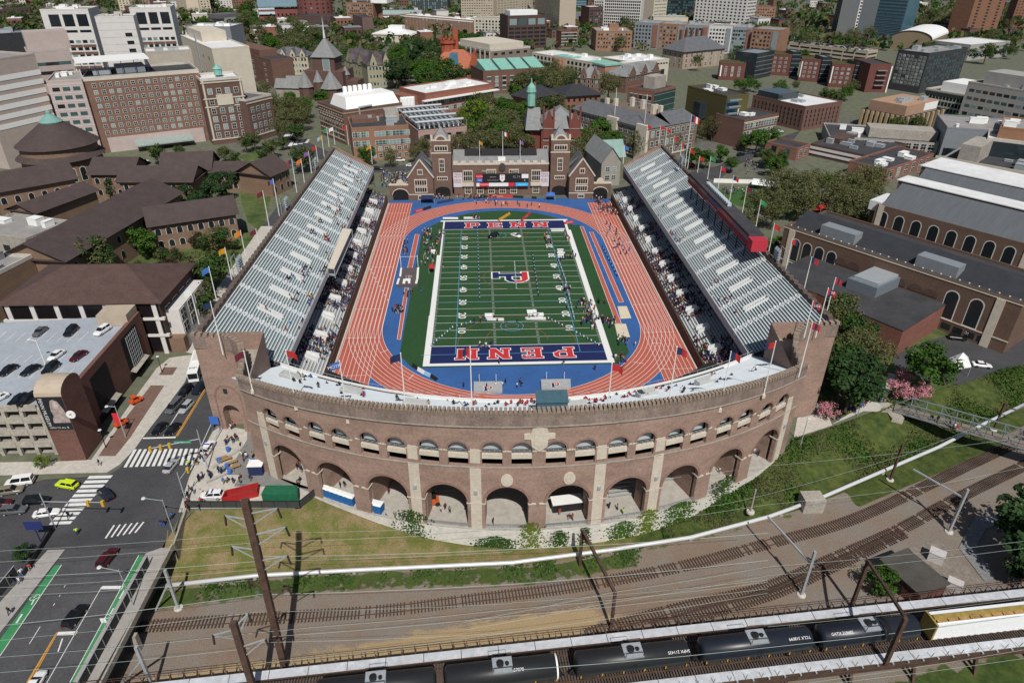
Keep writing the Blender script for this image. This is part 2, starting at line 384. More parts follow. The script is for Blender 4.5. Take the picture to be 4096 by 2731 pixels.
def side_deck(sgn):
 X=lambda x: x if sgn<0 else -2-x
 nm='left' if sgn<0 else 'right'
 t0=thing('upper_grandstand','tall %s grandstand deck of pale aluminium bench rows with a brick back wall'%('left-hand' if sgn<0 else 'right-hand'),'grandstand',(X(-64),0,0))
 off=Vector((-X(-64),0,0))
 def P(a,y): return (X(a)+off.x,y)
 N=26
 def corner(i):
  f=i/N
  near=(lerp(-56,-71.6,f),lerp(-75.6,-79.5,f)); far=(lerp(-55.9,-71.4,f),83.2)
  zn=lerp(13.4,24.0,f); zf=lerp(13.6,22.0,f)
  return near,far,zn,zf
 mb=MB(); S=7
 rows=[]
 for i in range(N+1):
  a,b,za,zb=corner(i); rows.append([(P(lerp(a[0],b[0],k/S),lerp(a[1],b[1],k/S)),lerp(za,zb,k/S)) for k in range(S+1)])
 for i in range(N):
  A,B=rows[i],rows[i+1]
  for k in range(S):
   mb.quad((*A[k][0],A[k][1]),(*A[k+1][0],A[k+1][1]),(*B[k+1][0],A[k+1][1]),(*B[k][0],A[k][1]))
   mb.quad((*B[k][0],A[k][1]),(*B[k+1][0],A[k+1][1]),(*B[k+1][0],B[k+1][1]),(*B[k][0],B[k][1]))
 mb.build('terrace',M_tread,t0)
 for i in range(N):
  A,B=rows[i],rows[i+1]; b=MB(); h=.40
  for k in range(S):
   def L(f,kk): p=Vector(A[kk][0]).lerp(Vector(B[kk][0]),f); return (p.x,p.y)
   zA,zB=A[k][1]+h,A[k+1][1]+h
   b.quad((*L(.42,k),zA),(*L(.42,k+1),zB),(*L(.95,k+1),zB),(*L(.95,k),zA)); b.quad((*L(.42,k),zA-.1),(*L(.42,k+1),zB-.1),(*L(.42,k+1),zB),(*L(.42,k),zA))
  b.build('bench_row',M_alu,t0)
 def at(f,y):  # deck point
  a,b,za,zb=corner(f*N); k=(y-a[1])/(b[1]-a[1]); return P(lerp(a[0],b[0],k),y),lerp(za,zb,k)
 for j in range(13):
  y=-64+j*11.6
  am=MB()
  for i in range(N):
   (p,z),(p2,z2)=at(i/N,y),at((i+1)/N,y)
   am.box(min(p[0],p2[0]),y-.55,z+.02,max(p[0],p2[0]),y+.55,z+.36)
   if i%2==0: am.box(min(p[0],p2[0]),y-.85,z+.3,max(p[0],p2[0]),y-.6,z+.62); am.box(min(p[0],p2[0]),y+.6,z+.3,max(p[0],p2[0]),y+.85,z+.62)
  am.build('stair_aisle',M_alu,t0)
 for j in range(12):
  y=-58.2+j*11.6
  v=MB(); f0,f1=.28,.64
  (p0,z0),(p1,z1)=at(f0,y),at(f1,y)
  for s in (-1,1):
   v.add([(p0[0],y+s*.75-.09,z0-.3),(p1[0],y+s*.75-.09,z1-.3),(p1[0],y+s*.75-.09,z1+.75),(p0[0],y+s*.75-.09,z0+.95),(p0[0],y+s*.75+.09,z0-.3),(p1[0],y+s*.75+.09,z1-.3),(p1[0],y+s*.75+.09,z1+.75),(p0[0],y+s*.75+.09,z0+.95)],[(0,1,2,3),(7,6,5,4),(3,2,6,7),(0,3,7,4),(1,5,6,2)])
  v.box(min(p1[0],p1[0]+.2*(1 if sgn<0 else -1)),y-.75,z1-.2,max(p1[0],p1[0]+.2*(1 if sgn<0 else -1)),y+.75,z1+.75)
  v.build('vomitory',mat('vomitory_white',(.62,.63,.62),.05,.6),t0)
 fa=MB(); a,b,za,zb=corner(0); pA,pB=P(*a),P(*b); s=1 if sgn<0 else -1
 fa.add([(pA[0],pA[1],za-1.0),(pB[0],pB[1],zb-1.0),(pB[0],pB[1],zb+1.0),(pA[0],pA[1],za+1.0),(pA[0]+.25*s,pA[1],za-1.0),(pB[0]+.25*s,pB[1],zb-1.0),(pB[0]+.25*s,pB[1],zb+1.0),(pA[0]+.25*s,pA[1],za+1.0)],[(0,1,2,3),(7,6,5,4),(3,2,6,7),(0,4,5,1),(0,3,7,4),(1,5,6,2)])
 fa.build('front_fascia',mat('fascia_white',(.50,.52,.52),.12,.6),t0)
 rl=MB()
 for k in range(41):
  f=k/40; p=(lerp(pA[0],pB[0],f)+.15*s,lerp(pA[1],pB[1],f)); z=lerp(za,zb,f); rl.beam((*p,z+.9),(*p,z+1.6),.05)
 rl.beam((pA[0]+.15*s,pA[1],za+1.6),(pB[0]+.15*s,pB[1],zb+1.6),.06); rl.build('front_railing',M_steel,t0)
 so=MB(); a1,b1,z1a,z1b=corner(N); qA,qB=P(*a1),P(*b1)
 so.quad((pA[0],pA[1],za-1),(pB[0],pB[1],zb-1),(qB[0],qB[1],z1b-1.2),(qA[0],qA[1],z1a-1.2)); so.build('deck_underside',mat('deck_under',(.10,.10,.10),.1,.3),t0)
 w=MB(); xo=P(-72.6,0)[0]; xi=qA[0]
 zA,zB=25.0,23.0
 n=60
 for k in range(n):
  y0,y1=lerp(-81.4,84.3,k/n),lerp(-81.4,84.3,(k+1)/n); za_,zb_=lerp(zA,zB,k/n),lerp(zA,zB,(k+1)/n)
  w.add([(xi,y0,0),(xi,y1,0),(xi,y1,zb_),(xi,y0,za_),(xo,y0,0),(xo,y1,0),(xo,y1,zb_),(xo,y0,za_)],[(0,3,2,1),(4,5,6,7),(3,7,6,2)])
  ym=lerp(y0,y1,.3); w.box(min(xi,xo)-.05,y0,za_-.05,max(xi,xo)+.05,lerp(y0,y1,.55),za_+.45)
 w.build('back_wall',brick('parapet_brick',(.125,.095,.08)),t0)
 e=MB(); e.add([(pB[0],pB[1]+.02,9),(pB[0],pB[1]+.02,zb+1),(qB[0],84.0,zB+.3),(xo,84.3,zB+.3),(xo,84.3,0),(P(-66,0)[0],84,0),(pB[0],pB[1]+1.0,9),(pB[0],pB[1]+1.0,zb+1),(qB[0],85.0,zB+.3),(xo,85.3,zB+.3),(xo,85.3,0),(P(-66,0)[0],85,0)],[(0,1,2,3,4,5),(11,10,9,8,7,6),(1,7,8,2),(2,8,9,3),(0,6,7,1),(3,9,10,4)])
 e.build('end_wall',M_brick,t0)
 c=MB()
 for k in range(12):
  y=-62+k*12.8; x=P(-60.5,0)[0]; c.box(x-.3,y-.3,4,x+.3,y+.3,15.5)
 c.build('column',M_conc,t0)['kind']='stuff'
 return t0,at,off
DL=side_deck(-1); DR=side_deck(1)
def deckpt(D,f,y):
 (p,z)=D[1](f,y); return Vector((p[0]-D[2].x,p[1],z))
LOWER={}
def lower_deck(sgn):
 X=lambda x: x if sgn<0 else -2-x
 t0=thing('lower_grandstand','low %s stand packed with spectators under the upper deck'%('left-hand' if sgn<0 else 'right-hand'),'grandstand')
 N=20; y0,y1=-70,79
 lines=[[(X(lerp(-50.9,-66,i/N)),lerp(y0-2*0,y1,k/4)) for k in range(5)] for i in range(N+1)]
 zs=[lerp(2.3,10.4,i/N) for i in range(N+1)]
 terrace(t0,lines,zs,mat('lower_tread',(.30,.31,.31),.15,.3))
 for i in range(N): bench(t0,lines[i],lines[i+1],zs[i],m=mat('lower_bench',(.52,.54,.54),.1,.4))
 w=MB(); a,b=sorted((X(-50.9),X(-50.3))); w.box(a,y0,0,b,y1,2.9); w.build('front_wall',brick('track_wall_brick',(.10,.06,.045)),t0)
 r=MB(); x=X(-50.5)
 for k in range(61): r.beam((x,lerp(y0,y1,k/60),2.9),(x,lerp(y0,y1,k/60),3.9),.06)
 r.beam((x,y0,3.9),(x,y1,3.9),.08); r.beam((x,y0,3.4),(x,y1,3.4),.06); r.build('front_railing',M_black,t0)
 cb=MB(); a,b=sorted((X(-50.2),X(-49.75))); cb.box(a,y0+5,0,b,y1,.12); cb.build('track_kerb',mat('kerb_cream',(.55,.47,.38),.1,.5),t0)
 LOWER[sgn]=(lines,zs,N,X)
 vs=[]
 for j in range(12):
  y=-58+j*11.3; vs.append(y)
  v=MB(); xa,xb=X(-53.0),X(-56.2); za,zb=3.5,5.2
  for s in (-1,1):
   yy=y+s*1.0
   v.add([(xa,yy-.1,za-.5),(xb,yy-.1,zb-.5),(xb,yy-.1,zb+1.1),(xa,yy-.1,zb+.2),(xa,yy+.1,za-.5),(xb,yy+.1,zb-.5),(xb,yy+.1,zb+1.1),(xa,yy+.1,zb+.2)],[(0,1,2,3),(7,6,5,4),(3,2,6,7),(0,3,7,4),(1,5,6,2)])
  v.add([(xa,y-1.25,za+.75),(xa,y+1.25,za+.75),(xb,y+1.25,zb+.75),(xb,y-1.25,zb+.75),(xa,y-1.25,za+.3),(xa,y+1.25,za+.3),(xb,y+1.25,zb+.3),(xb,y-1.25,zb+.3)],[(0,1,2,3),(0,4,5,1),(1,5,6,2),(2,6,7,3),(3,7,4,0)])
  v.build('vomitory',mat('vomitory_white',()),t0)
 LOWER[sgn]+=(vs,t0)
lower_deck(-1); lower_deck(1)
def wy(x): d=x-XC; return -116.5+.005158*d*d+2.55e-7*d**4
def zp(x): d=abs(x-XC); return 28.5-5.0*(d/60)**2
def fy(x): d=x-XC; return -93.0+.0054*d*d
XE=60.5
cs=thing('curved_grandstand','curved brick stadium end with two tiers of arches and battlements','grandstand',(0,0,0))
NC=56; NR=34
def cpt(f,x):
 xo=XC+(x-XC)*1.0; xf=XC+(x-XC)*.925
 return (lerp(xf,xo,f),lerp(fy(xf),wy(xo)+.7,f)),lerp(13.4,zp(xo)-1.9,f)
mb=MB(); xsC=[XC-XE+2*XE*k/NC for k in range(NC+1)]
for i in range(NR):
 for k in range(NC):
  (a,za),(b,zb)=cpt(i/NR,xsC[k]),cpt(i/NR,xsC[k+1]); (c,zc),(d,zd)=cpt((i+1)/NR,xsC[k+1]),cpt((i+1)/NR,xsC[k])
  mb.quad((*a,za),(*b,zb),(*c,zb),(*d,za)); mb.quad((*d,za),(*c,zb),(*c,zc),(*d,zd))
mb.build('terrace',mat('curve_tread',(.34,.39,.41),.12,.3),cs)
for i in range(NR):
 b=MB()
 for k in range(NC):
  (a,za),(e,zb)=cpt((i+.3)/NR,xsC[k]),cpt((i+.3)/NR,xsC[k+1]); (c,_),(d,_)=cpt((i+.95)/NR,xsC[k+1]),cpt((i+.95)/NR,xsC[k])
  z1,z2=cpt(i/NR,xsC[k])[1]+.4,cpt(i/NR,xsC[k+1])[1]+.4
  b.quad((*a,z1),(*e,z2),(*c,z2),(*d,z1)); b.quad((*a,z1-.12),(*e,z2-.12),(*e,z2),(*a,z1))
 b.build('bench_row',mat('curve_bench',(.58,.63,.66),.08,.3),cs)
fw=MB()
for k in range(NC):
 (a,_),(b,_)=cpt(0,xsC[k]),cpt(0,xsC[k+1]); (c,_),(d,_)=cpt(.012,xsC[k+1]),cpt(.012,xsC[k])
 fw.add([(*a,11.8),(*b,11.8),(*b,14.5),(*a,14.5),(*d,11.8),(*c,11.8),(*c,14.5),(*d,14.5)],[(1,0,3,2),(4,5,6,7),(3,7,6,2)])
fw.build('front_wall',M_white,cs)
rl=MB()
for k in range(NC):
 (a,_),(b,_)=cpt(0.004,xsC[k]),cpt(0.004,xsC[k+1]); rl.beam((*a,15.3),(*b,15.3),.07); rl.beam((*a,14.4),(*a,15.3),.06)
rl.build('front_railing',M_steel,cs)
un=MB()
for k in range(NC):
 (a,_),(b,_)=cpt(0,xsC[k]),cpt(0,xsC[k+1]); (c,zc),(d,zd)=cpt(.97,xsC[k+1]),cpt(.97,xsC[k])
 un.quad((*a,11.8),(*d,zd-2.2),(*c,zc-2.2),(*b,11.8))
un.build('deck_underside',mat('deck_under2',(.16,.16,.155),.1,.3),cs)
for j,(u,v) in enumerate(((tp) for tp in (q(9,195,300),q(9,790,465),q(9,1455,565),q(10,570,590),q(10,1295,505),q(10,1860,370)))):
 p=g(u,v,18.5); 
 f=.38 if j not in (2,3) else .62
 x=p.x; (a,z)=cpt(f,x); 
 vb=MB(); vb.box(-2.2,-.9,-.6,2.2,-.75,1.2); vb.box(-2.2,.75,-.6,2.2,.9,1.2); vb.box(-2.2,-.75,-.6,-2.05,.75,1.2)
 o=vb.build('vomitory',mat('vomitory_grey',(.55,.56,.55),.08,.6),cs); o.location=(a[0],a[1],z+.3); o.rotation_euler=(0,0,math.atan2(.0108*(x-XC),1))
hut=MB(); hut.box(-2.9,-1.6,-.5,2.9,1.6,2.6); hut.quad((-3.1,-1.9,2.62),(3.1,-1.9,2.62),(3.1,1.9,3.0),(-3.1,1.9,3.0))
o=hut.build('camera_hut',mat('hut_teal',(.055,.115,.15),.15,.8)); (a,z)=cpt(.62,3.2); o.location=(a[0],a[1],z+.4); tag(o,'dark teal covered camera box on the curved bleachers','camera hut')
SX=[0.0]; XX=[XC]
def arc_table():
 tab=[(0.0,XC)]; s=0; x=XC
 while x<XC+64:
  y0=wy(x);x2=x+.25; s+=math.hypot(.25,wy(x2)-y0); x=x2; tab.append((s,x))
 return tab
TAB=arc_table(); TS=[a for a,_ in TAB]; TX=[b for _,b in TAB]
SH=1.05  # pattern centre sits a metre right of the curve axis
def sx(s):
 s=s+SH
 return pl(TS,TX,s) if s>=0 else 2*XC-pl(TS,TX,-s)
def wpt(s,z,d=0.0):
 x=sx(s); dx=.01; n=Vector((-(wy(x+dx)-wy(x-dx))/(2*dx),1,0)).normalized()
 return Vector((x,wy(x),z))+n*d
def zk(s): return zp(sx(s))/28.5
def arched(mb,s0,s1,zb,zt,ops,thick,brk=(),mi=0,mr=0,hscale=True):
 """curved wall from s0..s1 with arched openings ops=(c,w,zbot,zspring); zt(s) top"""
 br=set([s0,s1]); br.update(brk)
 for c,w,z0,z1 in ops:
  for k in range(13): br.add(c-w/2+w*k/12)
 k=s0
 while k<s1: br.add(k); k+=2.4
 br=sorted(b for b in br if s0-1e-6<=b<=s1+1e-6)
 br=[b for i,b in enumerate(br) if i==0 or b-br[i-1]>1e-4]
 def top(o,s): 
  c,w,z0,z1=o; r=w/2; return z1+math.sqrt(max(0,r*r-(s-c)**2))
 for a,b in zip(br,br[1:]):
  m=(a+b)/2; inn=sorted([o for o in ops if abs(m-o[0])<o[1]/2],key=lambda o:o[2])
  lo=[zb(a),zb(b)]
  for o in inn:
   if o[2]>lo[0]+.01:
    A,B=wpt(a,lo[0]),wpt(b,lo[1]); C,D=wpt(b,o[2]),wpt(a,o[2]); mb.quad(A,B,C,D,mi)
    mb.quad(wpt(a,o[2]),wpt(b,o[2]),wpt(b,o[2],thick),wpt(a,o[2],thick),mr)
    mb.quad(wpt(b,lo[1],thick),wpt(a,lo[0],thick),wpt(a,o[2],thick),wpt(b,o[2],thick),mi)
   ta,tb=top(o,a),top(o,b)
   mb.quad(wpt(a,ta,thick),wpt(b,tb,thick),wpt(b,tb),wpt(a,ta),mr)
   lo=[ta,tb]
  A,B,C,D=wpt(a,lo[0]),wpt(b,lo[1]),wpt(b,zt(b)),wpt(a,zt(a)); mb.quad(A,B,C,D,mi)
  mb.quad(wpt(b,lo[1],thick),wpt(a,lo[0],thick),wpt(a,zt(a),thick),wpt(b,zt(b),thick),mi)
 for c,w,z0,z1 in ops:
  for e in (-1,1):
   s=c+e*w/2; mb.quad(wpt(s,z0),wpt(s,z1),wpt(s,z1,thick),wpt(s,z0,thick),mr)
BAY=11.72
bays=[BAY*(k+.5) for k in range(-5,5)]
ops=[(c,8.3,0.0,6.75) for c in bays]; ups=[]
for c in bays:
 for e in (-1,1):
  kk=zk(c); ups.append((c+e*2.72,3.8,15.8*kk,19.6*kk))
S0,S1=-63.5,62.5
wl=MB(); arched(wl,S0,S1,lambda s:-.4,lambda s:25.2*zk(s),ops+ups,.85); wl.build('outer_wall',M_brick,cs)
M_par=mat('parapet_weathered',(.23,.175,.15),.32,.35,rough=.9,stretch=(1,1,.25),fine=(2.5,.2))
pm=MB(); K=150
for k in range(K):
 a,b=lerp(S0,S1,k/K),lerp(S0,S1,(k+1)/K); za,zb_=25.2*zk(a),25.2*zk(b); ta,tb=28.0*zk(a),28.0*zk(b)
 pm.quad(wpt(a,za,-.30),wpt(b,zb_,-.30),wpt(b,tb,-.30),wpt(a,ta,-.30)); pm.quad(wpt(b,zb_,.7),wpt(a,za,.7),wpt(a,ta,.7),wpt(b,tb,.7)); pm.quad(wpt(a,ta,-.3),wpt(b,tb,-.3),wpt(b,tb,.7),wpt(a,ta,.7)); pm.quad(wpt(a,za,0),wpt(b,zb_,0),wpt(b,zb_,-.3),wpt(a,za,-.3))
 m=lerp(a,b,.62); z1=zk(a)*28.75
 P8=[wpt(a,ta,-.42),wpt(m,ta,-.42),wpt(m,ta,.75),wpt(a,ta,.75),wpt(a,z1,-.42),wpt(m,z1,-.42),wpt(m,z1,.75),wpt(a,z1,.75)]
 pm.add(P8,[(4,5,6,7),(0,1,5,4),(1,2,6,5),(2,3,7,6),(3,0,4,7)],1)
 P8=[wpt(a,ta-.9,-.3),wpt(m,ta-.9,-.3),wpt(m,ta,-.5),wpt(a,ta,-.5),wpt(m,ta,-.3),wpt(a,ta,-.3)]
 pm.add([wpt(a,ta-.75,-.3),wpt(m,ta-.75,-.3),wpt(m,ta,-.46),wpt(a,ta,-.46)],[(0,1,2,3)],1)
pm.build('parapet',[M_par,mat('parapet_cap',(.27,.21,.165),.2,.6,fine=(2,.2))],cs)
def course(z,h,d,m,name):
 mb=MB()
 for k in range(64):
  a,b=lerp(S0,S1,k/64),lerp(S0,S1,(k+1)/64); za,zb_=z*zk(a),z*zk(b)
  mb.quad(wpt(a,za,-d),wpt(b,zb_,-d),wpt(b,zb_+h,-d),wpt(a,za+h,-d)); mb.quad(wpt(a,za+h,-d),wpt(b,zb_+h,-d),wpt(b,zb_+h,.1),wpt(a,za+h,.1)); mb.quad(wpt(b,zb_,-d),wpt(a,za,-d),wpt(a,za,.1),wpt(b,zb_,.1))
 return mb.build(name,m,cs)
course(25.0,.2,.42,M_concd,'string_course'); course(15.5,.22,.16,M_concd,'string_course')
def wallbox(mb,sa,sb,za,zb_,d0,d1,mi=0):
 P8=[wpt(sa,za,-d0),wpt(sb,za,-d0),wpt(sb,za,d1),wpt(sa,za,d1),wpt(sa,zb_,-d0),wpt(sb,zb_,-d0),wpt(sb,zb_,d1),wpt(sa,zb_,d1)]
 mb.add(P8,[(4,5,6,7),(0,1,5,4),(1,2,6,5),(2,3,7,6),(3,0,4,7),(3,2,1,0)],mi)
def archring(mb,c,w,zs,wd,d0,mi=0,n=18):
 r0,r1=w/2,w/2+wd
 for k in range(n):
  a,b=PI*k/n,PI*(k+1)/n
  f=lambda r,x,d: wpt(c+r*math.cos(x),zs+r*math.sin(x),d)
  mb.quad(f(r1,a,-d0),f(r1,b,-d0),f(r0,b,-d0),f(r0,a,-d0),mi); mb.quad(f(r1,a,0.02),f(r1,b,.02),f(r1,b,-d0),f(r1,a,-d0),mi)
M_arch=brick('arch_brick',(.25,.16,.125))
for c,w,z0,z1 in ops:
 a=MB(); archring(a,c,w,z1,.55,.16); a.build('arch_surround',M_arch,cs)
 a=MB(); wallbox(a,c-w/2-1.4,c-w/2+.0,z1-.3,z1,.2,.3); wallbox(a,c+w/2,c+w/2+1.4,z1-.3,z1,.2,.3); wallbox(a,c-w/2-.02,c-w/2+.12,z1-.3,z1,.2,1.6); wallbox(a,c+w/2-.12,c+w/2+.02,z1-.3,z1,.2,1.6); a.build('impost',M_stone,cs)
for c,w,z0,z1 in ups:
 a=MB(); archring(a,c,w,z1,.4,.12); a.build('arch_surround',M_arch,cs)
 a=MB(); wallbox(a,c-w/2-.9,c-w/2,z1-.25,z1,.16,.2); wallbox(a,c+w/2,c+w/2+.9,z1-.25,z1,.16,.2); a.build('impost',M_stone,cs)
 a=MB(); kk=zk(c); wallbox(a,c-w/2,c+w/2,17.5*kk,18.5*kk,-.15,.8); a.build('spandrel_beam',M_stone,cs)
 a=MB(); wallbox(a,c-w/2,c+w/2,18.7*kk,20.4*kk,-1.5,1.7); a.build('ramp_wall',mat('ramp_grey',(.42,.45,.47),.1,.6),cs)
 a=MB()
 for zz in (19.05,19.4): a.beam(wpt(c-w/2,zz*kk,.4),wpt(c+w/2,zz*kk,.4),.07)
 for e in range(4): s=c-w/2+w*(e+.5)/4; a.beam(wpt(s,18.7*kk,.4),wpt(s,19.4*kk,.4),.06)
 a.build('ramp_railing',M_steel,cs)
M_pil=mat('pilaster_stone',(.55,.49,.40),.08,.4,fine=(1.5,.08))
for s in (-BAY*5,-BAY*2,-BAY,BAY,BAY*2,BAY*5):
 a=MB(); z=.0
 while z<15.2: wallbox(a,s-1.05,s+1.05,z,min(z+.68,15.3),.16 if True else 0,.05); z+=.74
 wallbox(a,s-1.0,s+1.0,0,15.2,.10,.05); a.build('pilaster',M_pil,cs)
 a=MB(); kk=zk(s); wallbox(a,s-.95,s+.95,16.6*kk,19.8*kk,.12,.05); a.build('stone_panel',M_pil,cs)
 a=MB(); wallbox(a,s-.3,s+.3,9.2,10,.5,-.1); a.build('wall_lamp',M_steel,cs)
for s in (-BAY/2,BAY/2):
 a=MB(); 
 pts=[(s+1.15*math.cos(2*PI*k/16),12.6+1.45*math.sin(2*PI*k/16)) for k in range(16)]
 a.poly([wpt(u,z,-.22) for u,z in pts])
 for k in range(16): u,z=pts[k];u2,z2=pts[(k+1)%16]; a.quad(wpt(u,z,.1),wpt(u2,z2,.1),wpt(u2,z2,-.22),wpt(u,z,-.22))
 pts=[(s+.75*math.cos(2*PI*k/12),12.6+1.0*math.sin(2*PI*k/12)) for k in range(12)]; a.poly([wpt(u,z,-.30) for u,z in pts])
 a.build('round_medallion',M_stone,cs)
a=MB(); 
sh=[(-1.4,20.6),(0,19.4),(1.4,20.6),(1.55,22.2),(2.8,22.3),(2.8,23.4),(1.7,23.5),(1.3,24.6),(0,25.0),(-1.3,24.6),(-1.7,23.5),(-2.8,23.4),(-2.8,22.3),(-1.55,22.2)]
a.poly([wpt(u,z,-.3) for u,z in sh]); 
for k in range(len(sh)): (u,z),(u2,z2)=sh[k],sh[(k+1)%len(sh)]; a.quad(wpt(u,z,.1),wpt(u2,z2,.1),wpt(u2,z2,-.3),wpt(u,z,-.3))
a.poly([wpt(u,z,-.42) for u,z in [(-.95,21.2),(0,20.3),(.95,21.2),(1.0,23.6),(0,24.1),(-1.0,23.6)]]); a.build('stone_crest',M_stone,cs)
fl=MB(); bw=MB(); cw=MB(); plh=MB()
M_arcfl=mat('arcade_floor',(.40,.375,.33),.12,.3,fine=(1,.1))
def zg(x):  # ground level at the foot of the plinth
 return pl([-46,-38,-30,-22,-12,-4,20,30,38,46,54],[0,-.8,-2.2,-3.6,-4.7,-5,-5,-4.6,-3.2,-1.6,0],x)
for k in range(64):
 a,b=lerp(S0,S1,k/64),lerp(S0,S1,(k+1)/64)
 fl.quad(wpt(a,.04,-.25),wpt(b,.04,-.25),wpt(b,.04,22),wpt(a,.04,22))
 bw.quad(wpt(a,0,11.5),wpt(b,0,11.5),wpt(b,9,11.5),wpt(a,9,11.5)); bw.quad(wpt(a,9,11.5),wpt(b,9,11.5),wpt(b,14,11.5),wpt(a,14,11.5),1)  # upper strip is near-black: arcade shade painted onto the brick wall
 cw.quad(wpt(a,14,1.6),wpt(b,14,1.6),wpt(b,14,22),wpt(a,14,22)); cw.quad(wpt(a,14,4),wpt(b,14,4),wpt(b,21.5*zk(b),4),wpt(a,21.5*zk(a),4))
 xa,xb=sx(a),sx(b)
 if min(zg(xa),zg(xb))<-.05:
  plh.quad(wpt(a,zg(xa)-.5,-.3),wpt(b,zg(xb)-.5,-.3),wpt(b,.0,-.3),wpt(a,.0,-.3)); plh.quad(wpt(a,0,-.3),wpt(b,0,-.3),wpt(b,0,0),wpt(a,0,0))
fl.build('arcade_floor',M_arcfl,cs); bw.build('arcade_back_wall',[brick('arcade_brick',(.26,.16,.12)),M_dark],cs); cw.build('arcade_ceiling',mat('ceiling_painted_shade',(.018,.018,.018),.2,.5),cs)  # ceiling and inner wall coloured near-black to paint in the arches' shade
plh.build('plinth',mat('plinth_white',(.60,.575,.52),.1,.25,fine=(1.2,.12),stretch=(1,1,.4)),cs)
for k in range(-5,6):
 a=MB(); s=BAY*k; A,B=wpt(s-1.6,0,1.6),wpt(s+1.6,0,1.6); C,D=wpt(s+1.6,0,11.4),wpt(s-1.6,0,11.4)
 if k in (-2,-1,0,1,2): C,D=wpt(s+1.6,0,4.4),wpt(s-1.6,0,4.4)
 a.prism([V2(A),V2(B),V2(C),V2(D)],.05,13.9); a.build('pier',M_brick,cs)
for c in bays[3:9]:
 a=MB()
 for zz in (.45,.8,1.15): a.beam(wpt(c-4.1,zz,.15),wpt(c+4.1,zz,.15),.06)
 for e in range(6): s=c-4.1+8.2*e/5; a.beam(wpt(s,0,.15),wpt(s,1.15,.15),.06)
 a.build('arch_railing',M_steel,cs)
def tower(sgn):
 X=lambda x: x if sgn<0 else -2-x-.3
 L=thing('corner_tower','square brick stair tower with battlements at the %s end of the curved wall'%('left' if sgn<0 else 'right'),'tower',(X(-66),-82,0))
 ox,oy=X(-66),-82
 pts=[(-73,-81.4),(-67.4,-82.2),(-64,-83.6),(-61.2,-86.5),(-59.6,-90.5),(-59.3,-96.2),(-57.4,-95.2),(-58.0,-80),(-73,-80)]
 P=[(X(a)-ox,b-oy) for a,b in pts]
 def tz(i): return (25,25,25.3,25.3,24.2,22.2,22.2,25,25)[i]
 mb=MB()
 arch0=None
 n=len(P)
 front=[(0,1),(1,2),(2,3),(3,4),(4,5)]
 for i in range(n):
  j=(i+1)%n
  if i in (0,1): continue
  mb.quad((*P[i],0),(*P[j],0),(*P[j],tz(j)),(*P[i],tz(i)))
 a,b=Vector(P[0]),Vector(P[2]); Lf=(b-a).length; d=(b-a)/Lf; nn=Vector((-d.y,d.x))
 if sgn>0: nn=-nn
 def F(s,z,dd=0.0): p=a+d*s+nn*dd; return (p.x,p.y,z)
 w=4.6 if sgn<0 else 0; c=Lf*.56; zs=5.0; brk=[0,Lf]
 if w: brk+= [c-w/2+w*k/10 for k in range(11)]
 brk=sorted(brk)
 for s0,s1 in zip(brk,brk[1:]):
  m=(s0+s1)/2; lo=[0,0]
  if w and abs(m-c)<w/2:
   lo=[zs+math.sqrt(max(0,(w/2)**2-(s-c)**2)) for s in (s0,s1)]
   mb.quad(F(s0,lo[0],6),F(s1,lo[1],6),F(s1,lo[1]),F(s0,lo[0]))
  mb.quad(F(s0,lo[0]),F(s1,lo[1]),F(s1,25.1),F(s0,25.1))
 if w:
  for e in (-1,1): s=c+e*w/2; mb.quad(F(s,0),F(s,zs),F(s,zs,6),F(s,0,6))
 mb.build('tower_wall',M_brick,L)
 if w:
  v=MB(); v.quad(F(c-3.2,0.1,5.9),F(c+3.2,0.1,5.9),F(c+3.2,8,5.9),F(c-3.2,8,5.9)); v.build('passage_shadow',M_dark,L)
  v=MB(); v.box(-.45,-.2,-.6,.45,.2,.6); o=v.build('slit_window',M_glass,L); o.location=F(c-.3,11.2,0); o.rotation_euler=(0,0,math.atan2(d.y,d.x))
  v=MB()
  for k in range(14):
   w0,w1=PI*k/14,PI*(k+1)/14
   for r0,r1 in ((2.9,3.3),): v.quad(F(c+r1*math.cos(w0),9.6+r1*math.sin(w0),-.12),F(c+r1*math.cos(w1),9.6+r1*math.sin(w1),-.12),F(c+r0*math.cos(w1),9.6+r0*math.sin(w1),-.12),F(c+r0*math.cos(w0),9.6+r0*math.sin(w0),-.12))
  for e in (-1,1): v.quad(F(c+e*3.3-.2,0,-.12),F(c+e*3.3+.2,0,-.12),F(c+e*3.3+.2,9.8,-.12),F(c+e*3.3-.2,9.8,-.12))
  v.build('blind_arch',M_arch,L)
 else:
  def G(k,z,e): 
   p=Vector(P[4]).lerp(Vector(P[5]),k); return (p.x+e,p.y-.05,z)
  v=MB(); pts2=[(-.0,3.4)]
  s=MB()
  a4,b4=Vector(P[3]),Vector(P[5]); Lw=(b4-a4).length; dd=(b4-a4)/Lw; n4=Vector((-dd.y,dd.x)); 
  if n4.y>0: n4=-n4
  def H(x,z,o=.0): p=a4+dd*x+n4*o; return (p.x,p.y,z)
  win=[(1.6,3.2),(4.2,3.2)]+[(2.9+1.3*math.cos(PI*k/10),8.2+1.3*math.sin(PI*k/10)) for k in range(11)]
  v.poly([H(x,z,.12) for x,z in win]); v.build('arched_window',M_glass,L)
  v=MB(); v.quad(H(2.2,11.6,.1),H(3.6,11.6,.1),H(3.6,13.8,.1),H(2.2,13.8,.1)); v.build('slit_window',M_glass,L)
  v=MB(); v.box(0,0,0,3.4,.4,.3); o=v.build('window_sill',M_stone,L); o.location=H(1.2,2.8,.2); o.rotation_euler=(0,0,math.atan2(dd.y,dd.x))
 pr=MB()
